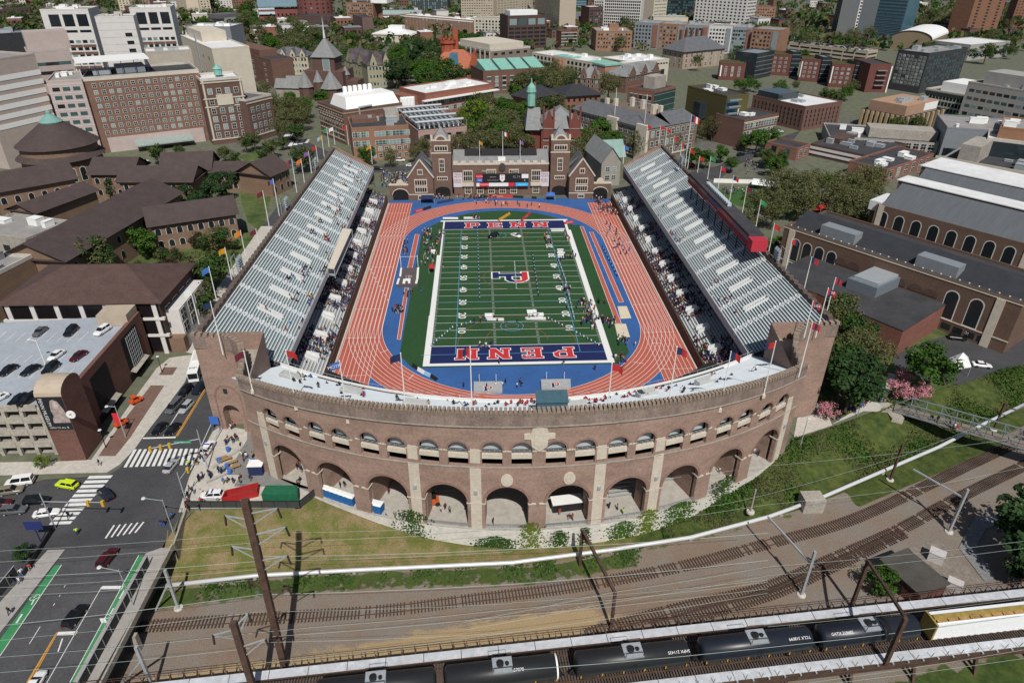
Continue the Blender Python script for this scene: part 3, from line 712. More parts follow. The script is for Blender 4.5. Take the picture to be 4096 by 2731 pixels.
 for i in range(5):
  a,b=Vector(P[i]),Vector(P[i+1]); Ls=(b-a).length; dv=(b-a)/Ls; nv=Vector((-dv.y,dv.x)); 
  if sgn>0: nv=-nv
  za,zb_=tz(i),tz(i+1)
  A=[a-nv*.3,b-nv*.3,b+nv*.7,a+nv*.7]
  pr.add([(*A[0],za-3),(*A[1],zb_-3),(*A[2],zb_-3),(*A[3],za-3),(*A[0],za),(*A[1],zb_),(*A[2],zb_),(*A[3],za)],[(4,5,6,7),(0,1,5,4),(1,2,6,5),(2,3,7,6),(3,0,4,7)])
  m=max(2,int(Ls/1.15))
  for k in range(m):
   f0,f1=k/m,(k+.6)/m; z=lerp(za,zb_,f0)
   B=[a.lerp(b,f0)-nv*.42,a.lerp(b,f1)-nv*.42,a.lerp(b,f1)+nv*.75,a.lerp(b,f0)+nv*.75]
   pr.add([(*x,z) for x in B]+[(*x,z+.8) for x in B],[(4,5,6,7),(0,1,5,4),(1,2,6,5),(2,3,7,6),(3,0,4,7)],1)
 pr.build('tower_parapet',[M_par,mat('parapet_cap',())],L)
 rf=MB(); rf.poly([(*p,20.5) for p in (P if sgn>0 else P)]); rf.build('tower_roof',M_concd,L)
tower(-1); tower(1)
PEOPLE_N=[0]
def person_mesh(name,joints,edges,rad,root=0):
 me=bpy.data.meshes.new(name); me.from_pydata(joints,edges,[])
 o=bpy.data.objects.new(name,me); COL.objects.link(o)
 md=o.modifiers.new('skin','SKIN'); md.use_smooth_shade=True
 for i,r in enumerate(rad): me.skin_vertices[0].data[i].radius=(r,r*.85 if i in (0,1,2) else r); me.skin_vertices[0].data[i].use_root=(i==root)
 ss=o.modifiers.new('sub','SUBSURF'); ss.levels=1; ss.render_levels=1
 bpy.context.view_layer.update(); dg=bpy.context.evaluated_depsgraph_get()
 m=bpy.data.meshes.new_from_object(o.evaluated_get(dg)); bpy.data.objects.remove(o)
 m.name=name; return m
SKINS=[mat('skin_a',(.36,.21,.14),.05,2),mat('skin_b',(.13,.07,.045),.05,2),mat('skin_c',(.22,.125,.08),.05,2)]
def cm(n,c): return mat('cloth_'+n,c,.1,3,rough=.9)
CLOTH={'red':cm('red',(.42,.03,.03)),'black':cm('black',(.015,.015,.018)),'white':cm('white',(.72,.72,.70)),'navy':cm('navy',(.02,.03,.09)),'grey':cm('grey',(.24,.24,.25)),'blue':cm('blue',(.05,.15,.45)),'yellow':cm('yellow',(.65,.42,.03)),'green':cm('green',(.04,.25,.09)),'purple':cm('purple',(.22,.10,.35)),'orange':cm('orange',(.6,.16,.03)),'tan':cm('tan',(.40,.30,.19)),'pink':cm('pink',(.6,.25,.3)),'lime':cm('lime',(.45,.75,.05)),'maroon':cm('maroon',(.13,.02,.03)),'light blue':cm('lightblue',(.25,.45,.65))}
HAIRS=[mat('hair_black',(.012,.01,.009),0),mat('hair_brown',(.06,.035,.02),0)]
def standing(stride=.12,arm=.12,lean=0,raise_=0):
 J=[(0,0,.95),(0,.0+lean*.4,1.18),(0,lean,1.42),(0,lean,1.54),(0,lean+.01,1.68),(0,lean+.01,1.76)]
 E=[(0,1),(1,2),(2,3),(3,4),(4,5)]; Rr=[.16,.145,.165,.06,.105,.085]
 for s in (-1,1):
  i=len(J); k=stride*s
  J+= [(s*.19,lean,1.44),(s*.25,lean-arm*s*.5,1.17),(s*.26,lean+.08+arm*s*-1+raise_,.95+raise_*1.2),(s*.10,0,.90),(s*.11,k*.6+.03,.50),(s*.12,k-.02,.09),(s*.13,k+.13,.05)]
  E+= [(2,i),(i,i+1),(i+1,i+2),(0,i+3),(i+3,i+4),(i+4,i+5),(i+5,i+6)]
  Rr+=[.075,.055,.042,.10,.075,.055,.05]
 return J,E,Rr
def sitting():
 J=[(0,0,.50),(0,.03,.74),(0,.08,.98),(0,.09,1.10),(0,.12,1.23),(0,.12,1.31)]
 E=[(0,1),(1,2),(2,3),(3,4),(4,5)]; Rr=[.17,.15,.165,.06,.105,.085]
 for s in (-1,1):
  i=len(J)
  J+= [(s*.19,.08,1.0),(s*.25,.14,.76),(s*.14,.36,.66),(s*.10,.05,.50),(s*.13,.45,.50),(s*.13,.46,.09),(s*.13,.60,.05)]
  E+= [(2,i),(i,i+1),(i+1,i+2),(0,i+3),(i+3,i+4),(i+4,i+5),(i+5,i+6)]
  Rr+=[.075,.055,.042,.10,.08,.055,.05]
 return J,E,Rr
def paint_person(m,hip,sk=1.50,seated=False):
 for x in (CLOTH['grey'],CLOTH['black'],SKINS[0],HAIRS[0]): m.materials.append(x)
 for p in m.polygons:
  c=p.center
  top=hip
  if c.z>sk+.17+ (0) : i=3
  elif c.z>sk: i=3 if c.y<(.02 if not seated else .07) else 2
  elif abs(c.x)>.2 and c.z<hip+.14 and not seated: i=2
  elif seated and c.y>.30 and c.z>.60: i=2
  elif c.z>hip: i=0
  elif c.z<.09: i=3
  else: i=1
  p.material_index=i
 return m
PM=[paint_person(person_mesh('person_stand',*standing(.04,.05)),.93),paint_person(person_mesh('person_walk',*standing(.28,.2,.04)),.93),paint_person(person_mesh('person_run',*standing(.45,.35,.10)),.93),paint_person(person_mesh('person_sit',*sitting()),.58,1.06,True),paint_person(person_mesh('person_lean',*standing(.1,.0,.08,.18)),.93)]
PR=random.Random(5)
PLAB=[]
def person(p,where,pose=0,top=None,legs=None,rz=None,group='people',s=1.0,doing=None):
 top=top or PR.choice(['black','black','white','grey','navy','red','blue','black','maroon','tan'])
 legs=legs or PR.choice(['black','black','navy','grey','tan','blue'])
 o=bpy.data.objects.new('person',PM[pose]); COL.objects.link(o)
 o.location=p; o.rotation_euler=(0,0,PR.uniform(0,6.28) if rz is None else rz); s*=PR.uniform(.98,1.08); o.scale=(s*1.15,s*1.15,s)
 for i,m in enumerate((CLOTH[top],CLOTH[legs],PR.choice(SKINS),PR.choice(HAIRS))):
  o.material_slots[i].link='OBJECT'; o.material_slots[i].material=m
 d=doing or ('standing','walking','running','sitting','standing')[pose]
 tag(o,'person in %s top, %s trousers, %s %s'%(top,legs,d,where),'person',group); PEOPLE_N[0]+=1
 return o
M_tyre=mat('tyre',(.015,.015,.016),0); M_lamp=mat('headlamp',(.7,.7,.68),0,rough=.15,spec=.8); M_tail=mat('tail_lamp',(.30,.01,.01),0,rough=.3); M_cg=mat('car_glass',(.012,.015,.018),0,rough=.06,spec=.8)
PAINT={k:mat('paint_'+k,c,0,rough=.22,spec=.6) for k,c in {'black':(.008,.008,.01),'white':(.75,.75,.74),'silver':(.36,.37,.38),'grey':(.10,.105,.11),'dark red':(.07,.008,.012),'lime':(.55,.70,.02),'navy':(.012,.016,.03),'red':(.45,.03,.02),'tan':(.2,.17,.12),'orange':(.6,.09,.02)}.items()}
KINDS={'sedan':(4.75,.92,.95,1.45,(-1.75,1.05),(-1.15,.25)),'suv':(4.8,.97,1.08,1.75,(-2.25,1.15),(-1.95,.35)),'van':(5.5,1.0,1.15,2.15,(-2.7,1.7),(-2.6,.95)),'coupe':(4.5,.93,.90,1.32,(-1.7,.95),(-1.0,.1))}
def rings(st,cap=True):
 mb=MB(); n=8
 for x,w,zl,zb in st:
  mb.v+=[(x,-w*.88,zl),(x,-w,zl+.22),(x,-w*.98,zb-.14),(x,-w*.84,zb),(x,w*.84,zb),(x,w*.98,zb-.14),(x,w,zl+.22),(x,w*.88,zl)]
 for i in range(len(st)-1):
  for k in range(n): mb.f.append((i*n+k,i*n+(k+1)%n,(i+1)*n+(k+1)%n,(i+1)*n+k)[::-1]); mb.m.append(0)
 mb.f.append(tuple(range(n))); mb.f.append(tuple(range((len(st)-1)*n,len(st)*n))[::-1]); mb.m+=[0,0]
 return mb
PROTO={}
def car_proto(kind):
 if kind in PROTO: return PROTO[kind]
 L,w,zb,zr,cb,ct=KINDS[kind]; h=L/2
 if kind=='van': st=[(-h,w*.9,.45,zb),(-h+.1,w,.32,zb+.05),(0,w,.3,zb+.05),(h-1.0,w,.3,zb),(h-.4,w*.95,.3,zb-.15),(h,w*.8,.4,zb-.4)]
 elif kind=='suv': st=[(-h,w*.82,.45,zb-.1),(-h+.15,w*.96,.3,zb),(-.8,w,.28,zb+.02),(.9,w,.28,zb),(h-.35,w*.93,.3,zb-.13),(h,w*.75,.4,zb-.32)]
 else: st=[(-h,w*.74,.38,zb-.14),(-h+.25,w*.95,.25,zb-.01),(-1.1,w,.22,zb+.02),(.9,w,.22,zb-.02),(h-.45,w*.92,.24,zb-.16),(h,w*.7,.34,zb-.34)]
 out=[('car_body',rings(st).mesh('car_body',PAINT['black']),1)]
 gb=MB(); a=w*.84;b=w*.68; z0,z1=zb-.03,zr-.05
 v=[(cb[0],-a,z0),(cb[1],-a,z0),(cb[1],a,z0),(cb[0],a,z0),(ct[0],-b,z1),(ct[1],-b,z1),(ct[1],b,z1),(ct[0],b,z1)]
 gb.add(v,[(0,1,5,4),(1,2,6,5),(2,3,7,6),(3,0,4,7)]); out.append(('car_window',gb.mesh('car_window',M_cg),0))
 rf=MB(); v=[(ct[0]-.05,-b-.02,z1-.01),(ct[1]+.05,-b-.02,z1-.01),(ct[1]+.05,b+.02,z1-.01),(ct[0]-.05,b+.02,z1-.01),(ct[0]+.1,-b*.85,zr),(ct[1]-.1,-b*.85,zr),(ct[1]-.1,b*.85,zr),(ct[0]+.1,b*.85,zr)]
 rf.add(v,[(4,5,6,7),(0,1,5,4),(1,2,6,5),(2,3,7,6),(3,0,4,7)])
 for s in (-1,1):
  for f in ((.0,.04),(.47,.52),(.96,1.0)):
   x0,x1=lerp(cb[0],cb[1],f[0]),lerp(cb[0],cb[1],f[1]); y0,y1=lerp(ct[0],ct[1],f[0]),lerp(ct[0],ct[1],f[1])
   rf.quad((x0,s*(a+.012),z0),(x1,s*(a+.012),z0),(y1,s*(b+.014),z1),(y0,s*(b+.014),z1))
 out.append(('car_roof',rf.mesh('car_roof',PAINT['black']),1))
 r=.34 if kind!='van' else .36
 wm=MB(); 
 for k,(rr,y0,y1,mi) in enumerate(((r,-.11,.11,0),(r*.6,-.125,.125,1))):
  o=len(wm.v)
  for y in (y0,y1):
   for i in range(14): wm.v.append((rr*math.cos(2*PI*i/14),y,rr*math.sin(2*PI*i/14)))
  for i in range(14): wm.f.append((o+i,o+(i+1)%14,o+14+(i+1)%14,o+14+i)); wm.m.append(mi)
  wm.f.append(tuple(o+i for i in range(14))[::-1]); wm.f.append(tuple(o+14+i for i in range(14))); wm.m+=[mi,mi]
 W_=wm.mesh('wheel',[M_tyre,M_steel])
 for sx_ in (-1,1):
  for sy in (-1,1): out.append(('wheel',W_,0,(sx_*L*.30,sy*(w-.10),r)))
 hl=MB(); hl.box(-.12,-.17,-.07,.06,.17,.07); H=hl.mesh('headlight',M_lamp); T_=hl.mesh('tail_light',M_tail)
 for sy in (-1,1):
  out.append(('headlight',H,0,(h-.10,sy*w*.55,zb-.42))); out.append(('tail_light',T_,0,(-h+.06,sy*w*.58,zb-.28)))
 PROTO[kind]=out; return out
def car(kind,colour,p,ang,label,group=None,cat='car',z=0):
 root=thing('parked_car' if cat=='car' else cat.replace(' ','_'),label,cat,(p[0],p[1],z),ang,group)
 root.name='car' if cat=='car' else root.name
 for e in car_proto(kind):
  o=obj(e[0],e[1],root)
  if len(e)>3: o.location=e[3]
  if e[2]: o.material_slots[0].link='OBJECT'; o.material_slots[0].material=PAINT[colour]
 return root
def carpx(kind,colour,rear,front,label,z=0,group=None,cat='car'):
 a,b=g(*rear,z+.5),g(*front,z+.5); m=(a+b)/2
 return car(kind,colour,m,math.atan2(b.y-a.y,b.x-a.x),label,group,cat,z)
SMALL={}
def small_car(p,ang,colour,label,group,z=0):
 kind=PR.choice(['sedan','suv','suv'])
 if (kind,colour) not in SMALL:
  L,w,zb,zr,cb,ct=KINDS[kind]; mb=MB(); h=L/2
  b=rings([(-h,w*.8,.35,zb-.1),(-h+.2,w,.25,zb),(.9,w,.25,zb),(h,w*.8,.3,zb-.28)]); mb.add(b.v,b.f,0)
  a,c=w*.84,w*.7; v=[(cb[0],-a,zb-.03),(cb[1],-a,zb-.03),(cb[1],a,zb-.03),(cb[0],a,zb-.03),(ct[0],-c,zr-.06),(ct[1],-c,zr-.06),(ct[1],c,zr-.06),(ct[0],c,zr-.06)]
  mb.add(v,[(0,1,5,4),(1,2,6,5),(2,3,7,6),(3,0,4,7)],1); mb.box(ct[0],-c,zr-.06,ct[1],c,zr,0)
  for sx_ in (-1,1):
   for sy in (-1,1): mb.box(sx_*L*.3-.3,sy*w-.12,0,sx_*L*.3+.3,sy*w+.02,.6,2)
  SMALL[(kind,colour)]=mb.mesh('car',[PAINT[colour],M_cg,M_tyre])
 o=obj('car',SMALL[(kind,colour)],None,(p[0],p[1],z),ang); tag(o,label,'car',group); return o
L_bright=leafmat('leaf_bright',(.055,.125,.014)); L_bright2=leafmat('leaf_bright_b',(.042,.092,.016))
L_dark=leafmat('leaf_dark',(.022,.052,.015)); L_dark2=leafmat('leaf_dark_b',(.032,.070,.021))
L_olive=leafmat('leaf_olive',(.125,.125,.05)); L_olive2=leafmat('leaf_olive_b',(.09,.10,.038))
L_pale=leafmat('leaf_pale',(.13,.14,.06)); L_brown=leafmat('leaf_bud',(.11,.09,.058)); L_blue=leafmat('leaf_bluegreen',(.06,.085,.075)); L_pink=leafmat('blossom_pink',(.55,.25,.30)); L_redb=leafmat('leaf_russet',(.06,.045,.022)); L_lime=leafmat('leaf_lime',(.14,.19,.02))
M_bark=mat('bark',(.075,.06,.048),.25,3)
def crown_mesh(name,rnd,mats,n=1500,rx=4,rz=3.6,zc=6.2,leaf=.55,clumps=26,cone=False,gap=.0):
 mb=MB(); cl=[]
 for i in range(clumps):
  while True:
   x,y,z=rnd.uniform(-1,1),rnd.uniform(-1,1),rnd.uniform(-1,1); d=x*x+y*y+z*z
   if .12<d<1: break
  k=.86
  if cone: f=(1-(z+1)/2)*.95+.08; x*=f/max(.3,1); y*=f
  cl.append((x*rx*k,y*rx*k,zc+z*rz*k,rnd.uniform(.55,1.0)*rx*(.42 if not cone else .30),rnd.randrange(len(mats))))
 for i in range(n):
  cx,cy,cz,r,mi=cl[rnd.randrange(clumps)]
  u,v=rnd.uniform(0,2*PI),rnd.uniform(-1,1); rr=r*(rnd.uniform(.25,1)**.5); s=math.sqrt(1-v*v)
  p=Vector((cx+rr*s*math.cos(u),cy+rr*s*math.sin(u),cz+rr*v*.75))
  nrm=(Vector((s*math.cos(u),s*math.sin(u),v+.5))+Vector((rnd.uniform(-.7,.7),rnd.uniform(-.7,.7),rnd.uniform(-.4,.7)))).normalized()
  a=nrm.orthogonal().normalized(); a.rotate(Matrix.Rotation(rnd.uniform(0,6.28),3,nrm)); b=nrm.cross(a); l=leaf*rnd.uniform(.6,1.3)
  a*=l*.5; b*=l*.5*rnd.uniform(.6,1)
  mb.quad(p-a-b*.4,p-b,p+a+b*.3,p+b,mi if rnd.random()>.15 else rnd.randrange(len(mats)))
 return mb.mesh(name,mats)
def trunk_mesh(name,rnd,h=6,r=.28,limbs=7,spread=3,zc=6):
 mb=MB(); mb.tube([(0,0,-.3),(.05,.02,h*.3),(-.04,.06,h*.6),(0,0,h)],[r,r*.8,r*.6,r*.25],7)
 for i in range(limbs):
  z=h*rnd.uniform(.3,.8); a=rnd.uniform(0,6.28); l=spread*rnd.uniform(.5,.95)
  e=(l*math.cos(a),l*math.sin(a),z+l*rnd.uniform(.4,.9)); m=(e[0]*.45,e[1]*.45,z+(e[2]-z)*.35)
  mb.tube([(0,0,z),m,e],[r*.45,r*.3,r*.08],5)
  for j in range(3):
   b=a+rnd.uniform(-.8,.8); l2=l*rnd.uniform(.3,.55); mb.tube([m,(m[0]+l2*math.cos(b),m[1]+l2*math.sin(b),m[2]+l2*rnd.uniform(.3,1))],[r*.2,r*.05],4)
 return mb.mesh(name,M_bark)
TREES={}
def tree_kind(k):
 if k in TREES: return TREES[k]
 r=random.Random(hash(k)%99 if False else sum(map(ord,k)))
 V=[]
 for i in range(3):
  if k=='bright': c=crown_mesh('crown',r,[L_bright,L_bright2,L_bright],2600,4.2,3.8,6.3,.55,30)
  elif k=='dark': c=crown_mesh('crown',r,[L_dark,L_dark2,L_dark2],2600,4.2,3.6,6.0,.55,28)
  elif k=='olive': c=crown_mesh('crown',r,[L_olive,L_olive2,L_pale],2300,4.6,3.6,6.6,.42,40)
  elif k=='bud': c=crown_mesh('crown',r,[L_brown,L_olive2,L_olive],1500,4.4,3.8,6.6,.36,40)
  elif k=='mid': c=crown_mesh('crown',r,[L_bright2,L_dark2,L_olive],2500,4.3,3.7,6.2,.5,32)
  elif k=='conifer': c=crown_mesh('crown',r,[L_blue,L_blue,L_dark2],1800,4.2,5.0,6,.5,34,True)
  elif k=='pink': c=crown_mesh('crown',r,[L_pink,L_pink],1500,3.6,2.6,4.0,.4,24)
  elif k=='russet': c=crown_mesh('crown',r,[L_redb,L_dark,L_redb],1800,4.0,3.6,5.2,.45,24)
  elif k=='lime': c=crown_mesh('crown',r,[L_lime,L_bright],1500,4,3.4,5.2,.5,22)
  V.append((c,trunk_mesh('trunk',r,7 if k!='conifer' else 9,.26,7 if k!='conifer' else 0,3.2)))
 TREES[k]=V; return V
TREE_REC=[]
def tree(k,p,s,label,group=None,rx=1.0,z=0,cat='tree'):
 V=R.choice(tree_kind(k)); root=thing('tree' if cat=='tree' else cat,label,cat,(p[0],p[1],z),R.uniform(0,6.28),group); root.scale=(s*rx,s*rx,s)
 obj('crown',V[0],root); obj('trunk',V[1],root); return root
KT={'bright':'fresh green leafy','dark':'dark green dense','olive':'olive budding','bud':'brownish half-bare','mid':'mid green','conifer':'blue-green conifer','pink':'pink blossoming','russet':'russet leaved','lime':'lime green'}
def trees(k,pts,label,group=None):
 for u,v,s in pts: tree(k,g(u,v),s,label,group)
def flag_pole(base,h,label,cols,txt=None,fdir=1,lean=0,fl=2.6,group='flag poles round the stadium rim',fh=1.7,bracket=False):
 t0=thing('flag_pole',label,'flag pole',base,0,group)
 mb=MB(); mb.tube([(0,0,0),(0,0,h)],[.13,.075],8); mb.lathe([(0,h+.22),(.13,h+.1),(0,h-.02)],8); mb.build('pole',M_white,t0)
 if bracket: b=MB(); b.box(-.3,-.3,-.6,.3,.6,.2); b.box(-.12,-.2,2.0,.12,.9,2.2); b.build('bracket',M_stone,t0)
 if cols:
  nx,nz=9,5; rr=random.Random(int(base[0]*7+base[1])); ph=rr.uniform(0,6)
  fm=MB()
  for i in range(nx+1):
   for j in range(nz+1):
    f=i/nx; fm.v.append((fdir*fl*f*.92,.28*f*math.sin(f*7+ph)+.05,h-.1-fh*j/nz-f*f*fl*.42-.10*math.sin(f*5+ph)*f))
  n=len(cols)
  for i in range(nx):
   for j in range(nz):
    a=i*(nz+1)+j; fm.f.append((a,a+1,a+nz+2,a+nz+1)); fm.m.append(min(n-1,int(i/nx*n)))
  fl_=fm.build('flag',[CLOTHF(c) for c in cols],t0)
  if txt:
   o=letters('flag_lettering',txt,M_line,fh*.62,fl_,(fdir*fl*.5,-.30,h-.1-fh*.5-.10*fl),(PI/2,.25*fdir,0))
 return t0
def CLOTHF(c): return CLOTH[c] if c in CLOTH else mat('cloth_'+c,{'gold':(.5,.25,.02)}.get(c,(.3,.3,.3)),.1,2)
def lamp_post(p,h,label,arm=(2,0),m=None,group='street lamps'):
 t0=thing('street_lamp',label,'street lamp',(p[0],p[1],p[2] if len(p)>2 else 0),0,group); m=m or M_steel
 a=MB(); a.tube([(0,0,0),(0,0,h)],[.12,.07],7); a.tube([(0,0,h-.3),(arm[0],arm[1],h+.1)],.06,6); a.build('pole',m,t0)
 b=MB(); b.lathe([(0,h-.08),(.42,h+.02),(.3,h+.2),(0,h+.26)],10,arm[0],arm[1]); b.build('lamp_head',mat('lamp_grey',(.55,.58,.6),.05,1),t0); return t0
def edge(pts): return [p.x for p in pts],[p.y for p in pts]
TOPX=[g(20,1270),g(110,1262),g(372,1256),g(400,1200),g(428,1170),g(690,1168),g(735,1130)]
TOPX=sorted(TOPX,key=lambda p:p.x)
tx_=[-400]+[p.x for p in TOPX]; ty_=[TOPX[0].y]+[p.y for p in TOPX]
rp=[t(11,235,890),t(11,560,790),t(11,1100,590),t(11,1330,420),t(11,1700,380),t(11,2351,200)]
def y_top(x):
 if x<-46: return min(pl(tx_,ty_,x),wy(x)-.4) if x>-62 else pl(tx_,ty_,x)
 if x<53.5: return wy(x)-.25
 return pl([53.5]+[p.x for p in rp]+[420],[wy(53.5)]+[p.y for p in rp]+[rp[-1].y-60],x)
toe=[g(100,1345,-5),g(400,1345,-5),g(640,1318,-5),g(945,1300,-5),g(1220,1292,-5),g(1440,1258,-5),g(1640,1215,-5),g(1850,1160,-5),g(2130,1040,-5),g(2352,935,-5)]
def y_toe(x): return pl([-400]+[p.x for p in toe]+[420],[toe[0].y]+[p.y for p in toe]+[toe[-1].y+40],x)
def z_top(x):
 if -46<x<53.5: return zg(x)
 return 0.0
def terr(x,y):
 a,b=y_top(x),min(y_toe(x),y_top(x)-1.5); za=z_top(x)
 if y>=a: return za
 if y<=b: return -5.0
 f=(a-y)/(a-b); f=f*f*(3-2*f); return lerp(za,-5.0,f)
me=bpy.data.meshes.new('embankment'); vs=[];fs=[];cols=[]
xs=[-260+2*k for k in range(62)]+[-136+1.25*k for k in range(230)]+[152+2.5*k for k in range(60)]
NR1,NR2=16,74
for x in xs:
 a,b=y_top(x),min(y_toe(x),y_top(x)-1.5)
 ys=[lerp(a,b,k/NR1) for k in range(NR1+1)]+[b-(b+228)*(k/NR2) for k in range(1,NR2+1)]
 for k,y in enumerate(ys):
  h=(math.sin(x*.31+y*.23)+math.sin(x*.13-y*.41)+math.sin(x*.71+1)*.5)*.10 if 0<k<=NR1 else math.sin(x*.5+y*.7)*.03
  vs.append((x,y,terr(x,y)+h-(.02 if k==0 else 0)))
  band=k<=NR1; f=k/NR1
  lush=1.0 if (x>24 and band) or (x>70 and y>b-6) else 0.0
  if 16<x<=24 and band: lush=(x-16)/8
  dry=1.0 if band and lush<1 else 0.0
  gr=0.0
  if not band:
   dd=b-y
   if x<20: gr=max(0,min(.62,(6.5-dd)/3)) if x>-85 else 0.4
   else: gr=max(0,min(.5,(2.5-dd)/2))
  tan=0.0
  if not band:
   zz=y-(-141+.155*(x-20)*1.0)
   tan=max(0,1-abs(zz-9)/6)*(1 if x<5 else max(0,1-(x-5)/15))
   if zz<-12: gr=.8; 
  cols.append((gr,dry,lush,tan))
m=NR1+NR2+1
for i in range(len(xs)-1):
 for k in range(m-1):
  a=i*m+k; fs.append((a,a+1,a+m+1,a+m))
me.from_pydata(vs,[],fs); ca=me.color_attributes.new('zones','FLOAT_COLOR','POINT')
ca.data.foreach_set('color',[c for q4 in cols for c in q4]); me.polygons.foreach_set('use_smooth',[True]*len(fs))
bm=bpy.data.materials.new('embankment_ground'); bm.use_nodes=True; nt=bm.node_tree;N=nt.nodes;Lk=nt.links;P_=N['Principled BSDF']; P_.inputs['Roughness'].default_value=.95; P_.inputs['Specular IOR Level'].default_value=.1
at_=N.new('ShaderNodeAttribute'); at_.attribute_name='zones'; sep=N.new('ShaderNodeSeparateColor'); Lk.new(at_.outputs['Color'],sep.inputs[0])
tc=N.new('ShaderNodeTexCoord')
def noise(s,d=5,r=.65):
 n=N.new('ShaderNodeTexNoise'); n.inputs['Scale'].default_value=s; n.inputs['Detail'].default_value=d; n.inputs['Roughness'].default_value=r; Lk.new(tc.outputs['Object'],n.inputs['Vector']); return n
def ramp(n,c0,c1,p0=.35,p1=.65):
 r=N.new('ShaderNodeValToRGB'); r.color_ramp.elements[0].position=p0; r.color_ramp.elements[1].position=p1; r.color_ramp.elements[0].color=(*c0,1); r.color_ramp.elements[1].color=(*c1,1); Lk.new(n.outputs[0],r.inputs[0]); return r.outputs[0]
def mixc(f,a,b):
 x=N.new('ShaderNodeMix'); x.data_type='RGBA'; Lk.new(f,x.inputs[0]); Lk.new(a,x.inputs[6]); Lk.new(b,x.inputs[7]); return x.outputs[2]
def maskn(src,n,k=1.1):
 a=N.new('ShaderNodeMath'); a.operation='MULTIPLY_ADD'; a.inputs[1].default_value=1.0; Lk.new(src,a.inputs[0])
 b=N.new('ShaderNodeMath'); b.operation='MULTIPLY_ADD'; b.inputs[1].default_value=k; b.inputs[2].default_value=-k*.5; Lk.new(n.outputs[0],b.inputs[0]); Lk.new(b.outputs[0],a.inputs[2])
 r=N.new('ShaderNodeMapRange'); r.inputs[1].default_value=.42; r.inputs[2].default_value=.58; Lk.new(a.outputs[0],r.inputs[0]); return r.outputs[0]
n1,n2,n3,n4=noise(.09),noise(.5),noise(7,3),noise(.22)
ball=mixc(ramp(n1,(0,0,0),(1,1,1)),ramp(n3,(.145,.128,.112),(.275,.25,.22)),ramp(n3,(.14,.10,.072),(.27,.20,.15)))
dryg=mixc(ramp(n4,(0,0,0),(1,1,1),.4,.6),ramp(n3,(.15,.11,.058),(.30,.23,.125)),ramp(n3,(.065,.085,.02),(.17,.165,.05)))
green=ramp(n2,(.025,.05,.014),(.085,.115,.03),.3,.7)
lushc=ramp(n2,(.028,.048,.014),(.095,.115,.032),.3,.7)
tanc=ramp(n3,(.25,.18,.10),(.42,.32,.19))
c=mixc(maskn(at_.outputs['Alpha'],n2,.9),ball,tanc); c=mixc(maskn(sep.outputs[1],n2,.5),c,dryg); c=mixc(maskn(sep.outputs[0],n2,1.2),c,green); c=mixc(maskn(sep.outputs[2],n2,.4),c,lushc)
Lk.new(c,P_.inputs['Base Color'])
bp=N.new('ShaderNodeBump'); bp.inputs['Strength'].default_value=.2; bp.inputs['Distance'].default_value=.3; Lk.new(n3.outputs[0],bp.inputs['Height']); Lk.new(bp.outputs[0],P_.inputs['Normal'])
me.materials.append(bm); struct(obj('railway_ground',me))
mb=MB(); X2=[-6000,-1500,-400]+xs[::2]+[420,1500,6000]
for a,b in zip(X2,X2[1:]):
 mb.quad((a,y_top(a)-.02,0),(b,y_top(b)-.02,0),(b,7000,0),(a,7000,0))
M_city=mat('city_ground',(.15,.145,.13),.2,.02,c2=(.10,.115,.06),fine=(.3,.2))
struct(mb.build('ground',M_city))
mb=MB(); mb.quad((-6000,-228,-5.02),(-6000,-2500,-5.02),(6000,-2500,-5.02),(6000,-228,-5.02)); mb.quad((-6000,-100,-5.03),(-6000,-230,-5.03),(-258,-230,-5.03),(-258,-100,-5.03)); mb.quad((300,-40,-5.03),(300,-230,-5.03),(6000,-230,-5.03),(6000,-40,-5.03)); struct(mb.build('railway_yard',mat('yard_ground',(.13,.12,.10),.3,.1)))
def S(name,pts,z,m): return sheet(name,[V2(g(*p)) for p in pts],z,m)
M_side=mat('sidewalk',(.47,.44,.39),.10,.3,fine=(1.2,.08)); M_bpave=brick('brick_paving',(.17,.105,.085)); M_road=mat('asphalt_street',(.060,.060,.064),.25,.09,fine=(2.2,.14)); M_mark=mat('road_paint',(.66,.66,.64),.12,1.2); M_yel=mat('road_yellow',(.55,.27,.04),.1,1); M_bike=mat('bike_lane_green',(.045,.23,.09),.22,.25)
Q=lambda k,*ps:[q(k,*p) for p in ps]
S('street',[(-60,1155),(-60,1420)]+Q(12,(0,1170),(300,760),(600,345),(1480,340),(1640,60))+Q(8,(1700,1370),(1730,1250),(1850,1000),(2040,640))+[(520,880),(560,700),(700,470),(640,470),(500,660)]+Q(8,(1700,380),(1310,885),(1200,1030),(1100,1160),(1000,1220),(800,1240),(400,1265)),.03,M_road)
S('pavement',Q(8,(0,1230),(700,1210),(980,1205),(1100,1130),(1240,985),(1310,885),(1560,560),(1700,370),(1790,120),(1560,150),(1440,245),(1180,600),(840,1085),(580,1100),(0,1110)),.09,M_side)
S('pavement',[q(8,1790,120)]+[(560,640),(640,520),(600,520),(480,690)]+[q(8,1560,60)],.085,M_side)
S('brick_pavement',Q(8,(905,1053),(1060,1053),(1200,880),(1510,405),(1385,405),(1080,800)),.11,M_bpave)
S('brick_pavement',Q(8,(1460,310),(1585,310),(1630,238),(1505,238)),.11,M_bpave)
S('plaza',[q(8,1640,1568)]+Q(12,(1700,0))+[(428,1168),(690,1166),(735,1128)]+[V2((0,0))][:0]+[scr((-46,-104.8,0)),scr((-59,-97,0)),scr((-64,-83,0)),scr((-73,-80,0))]+Q(8,(2030,780),(1960,820),(1850,1020),(1740,1240),(1690,1400)),.07,M_side)
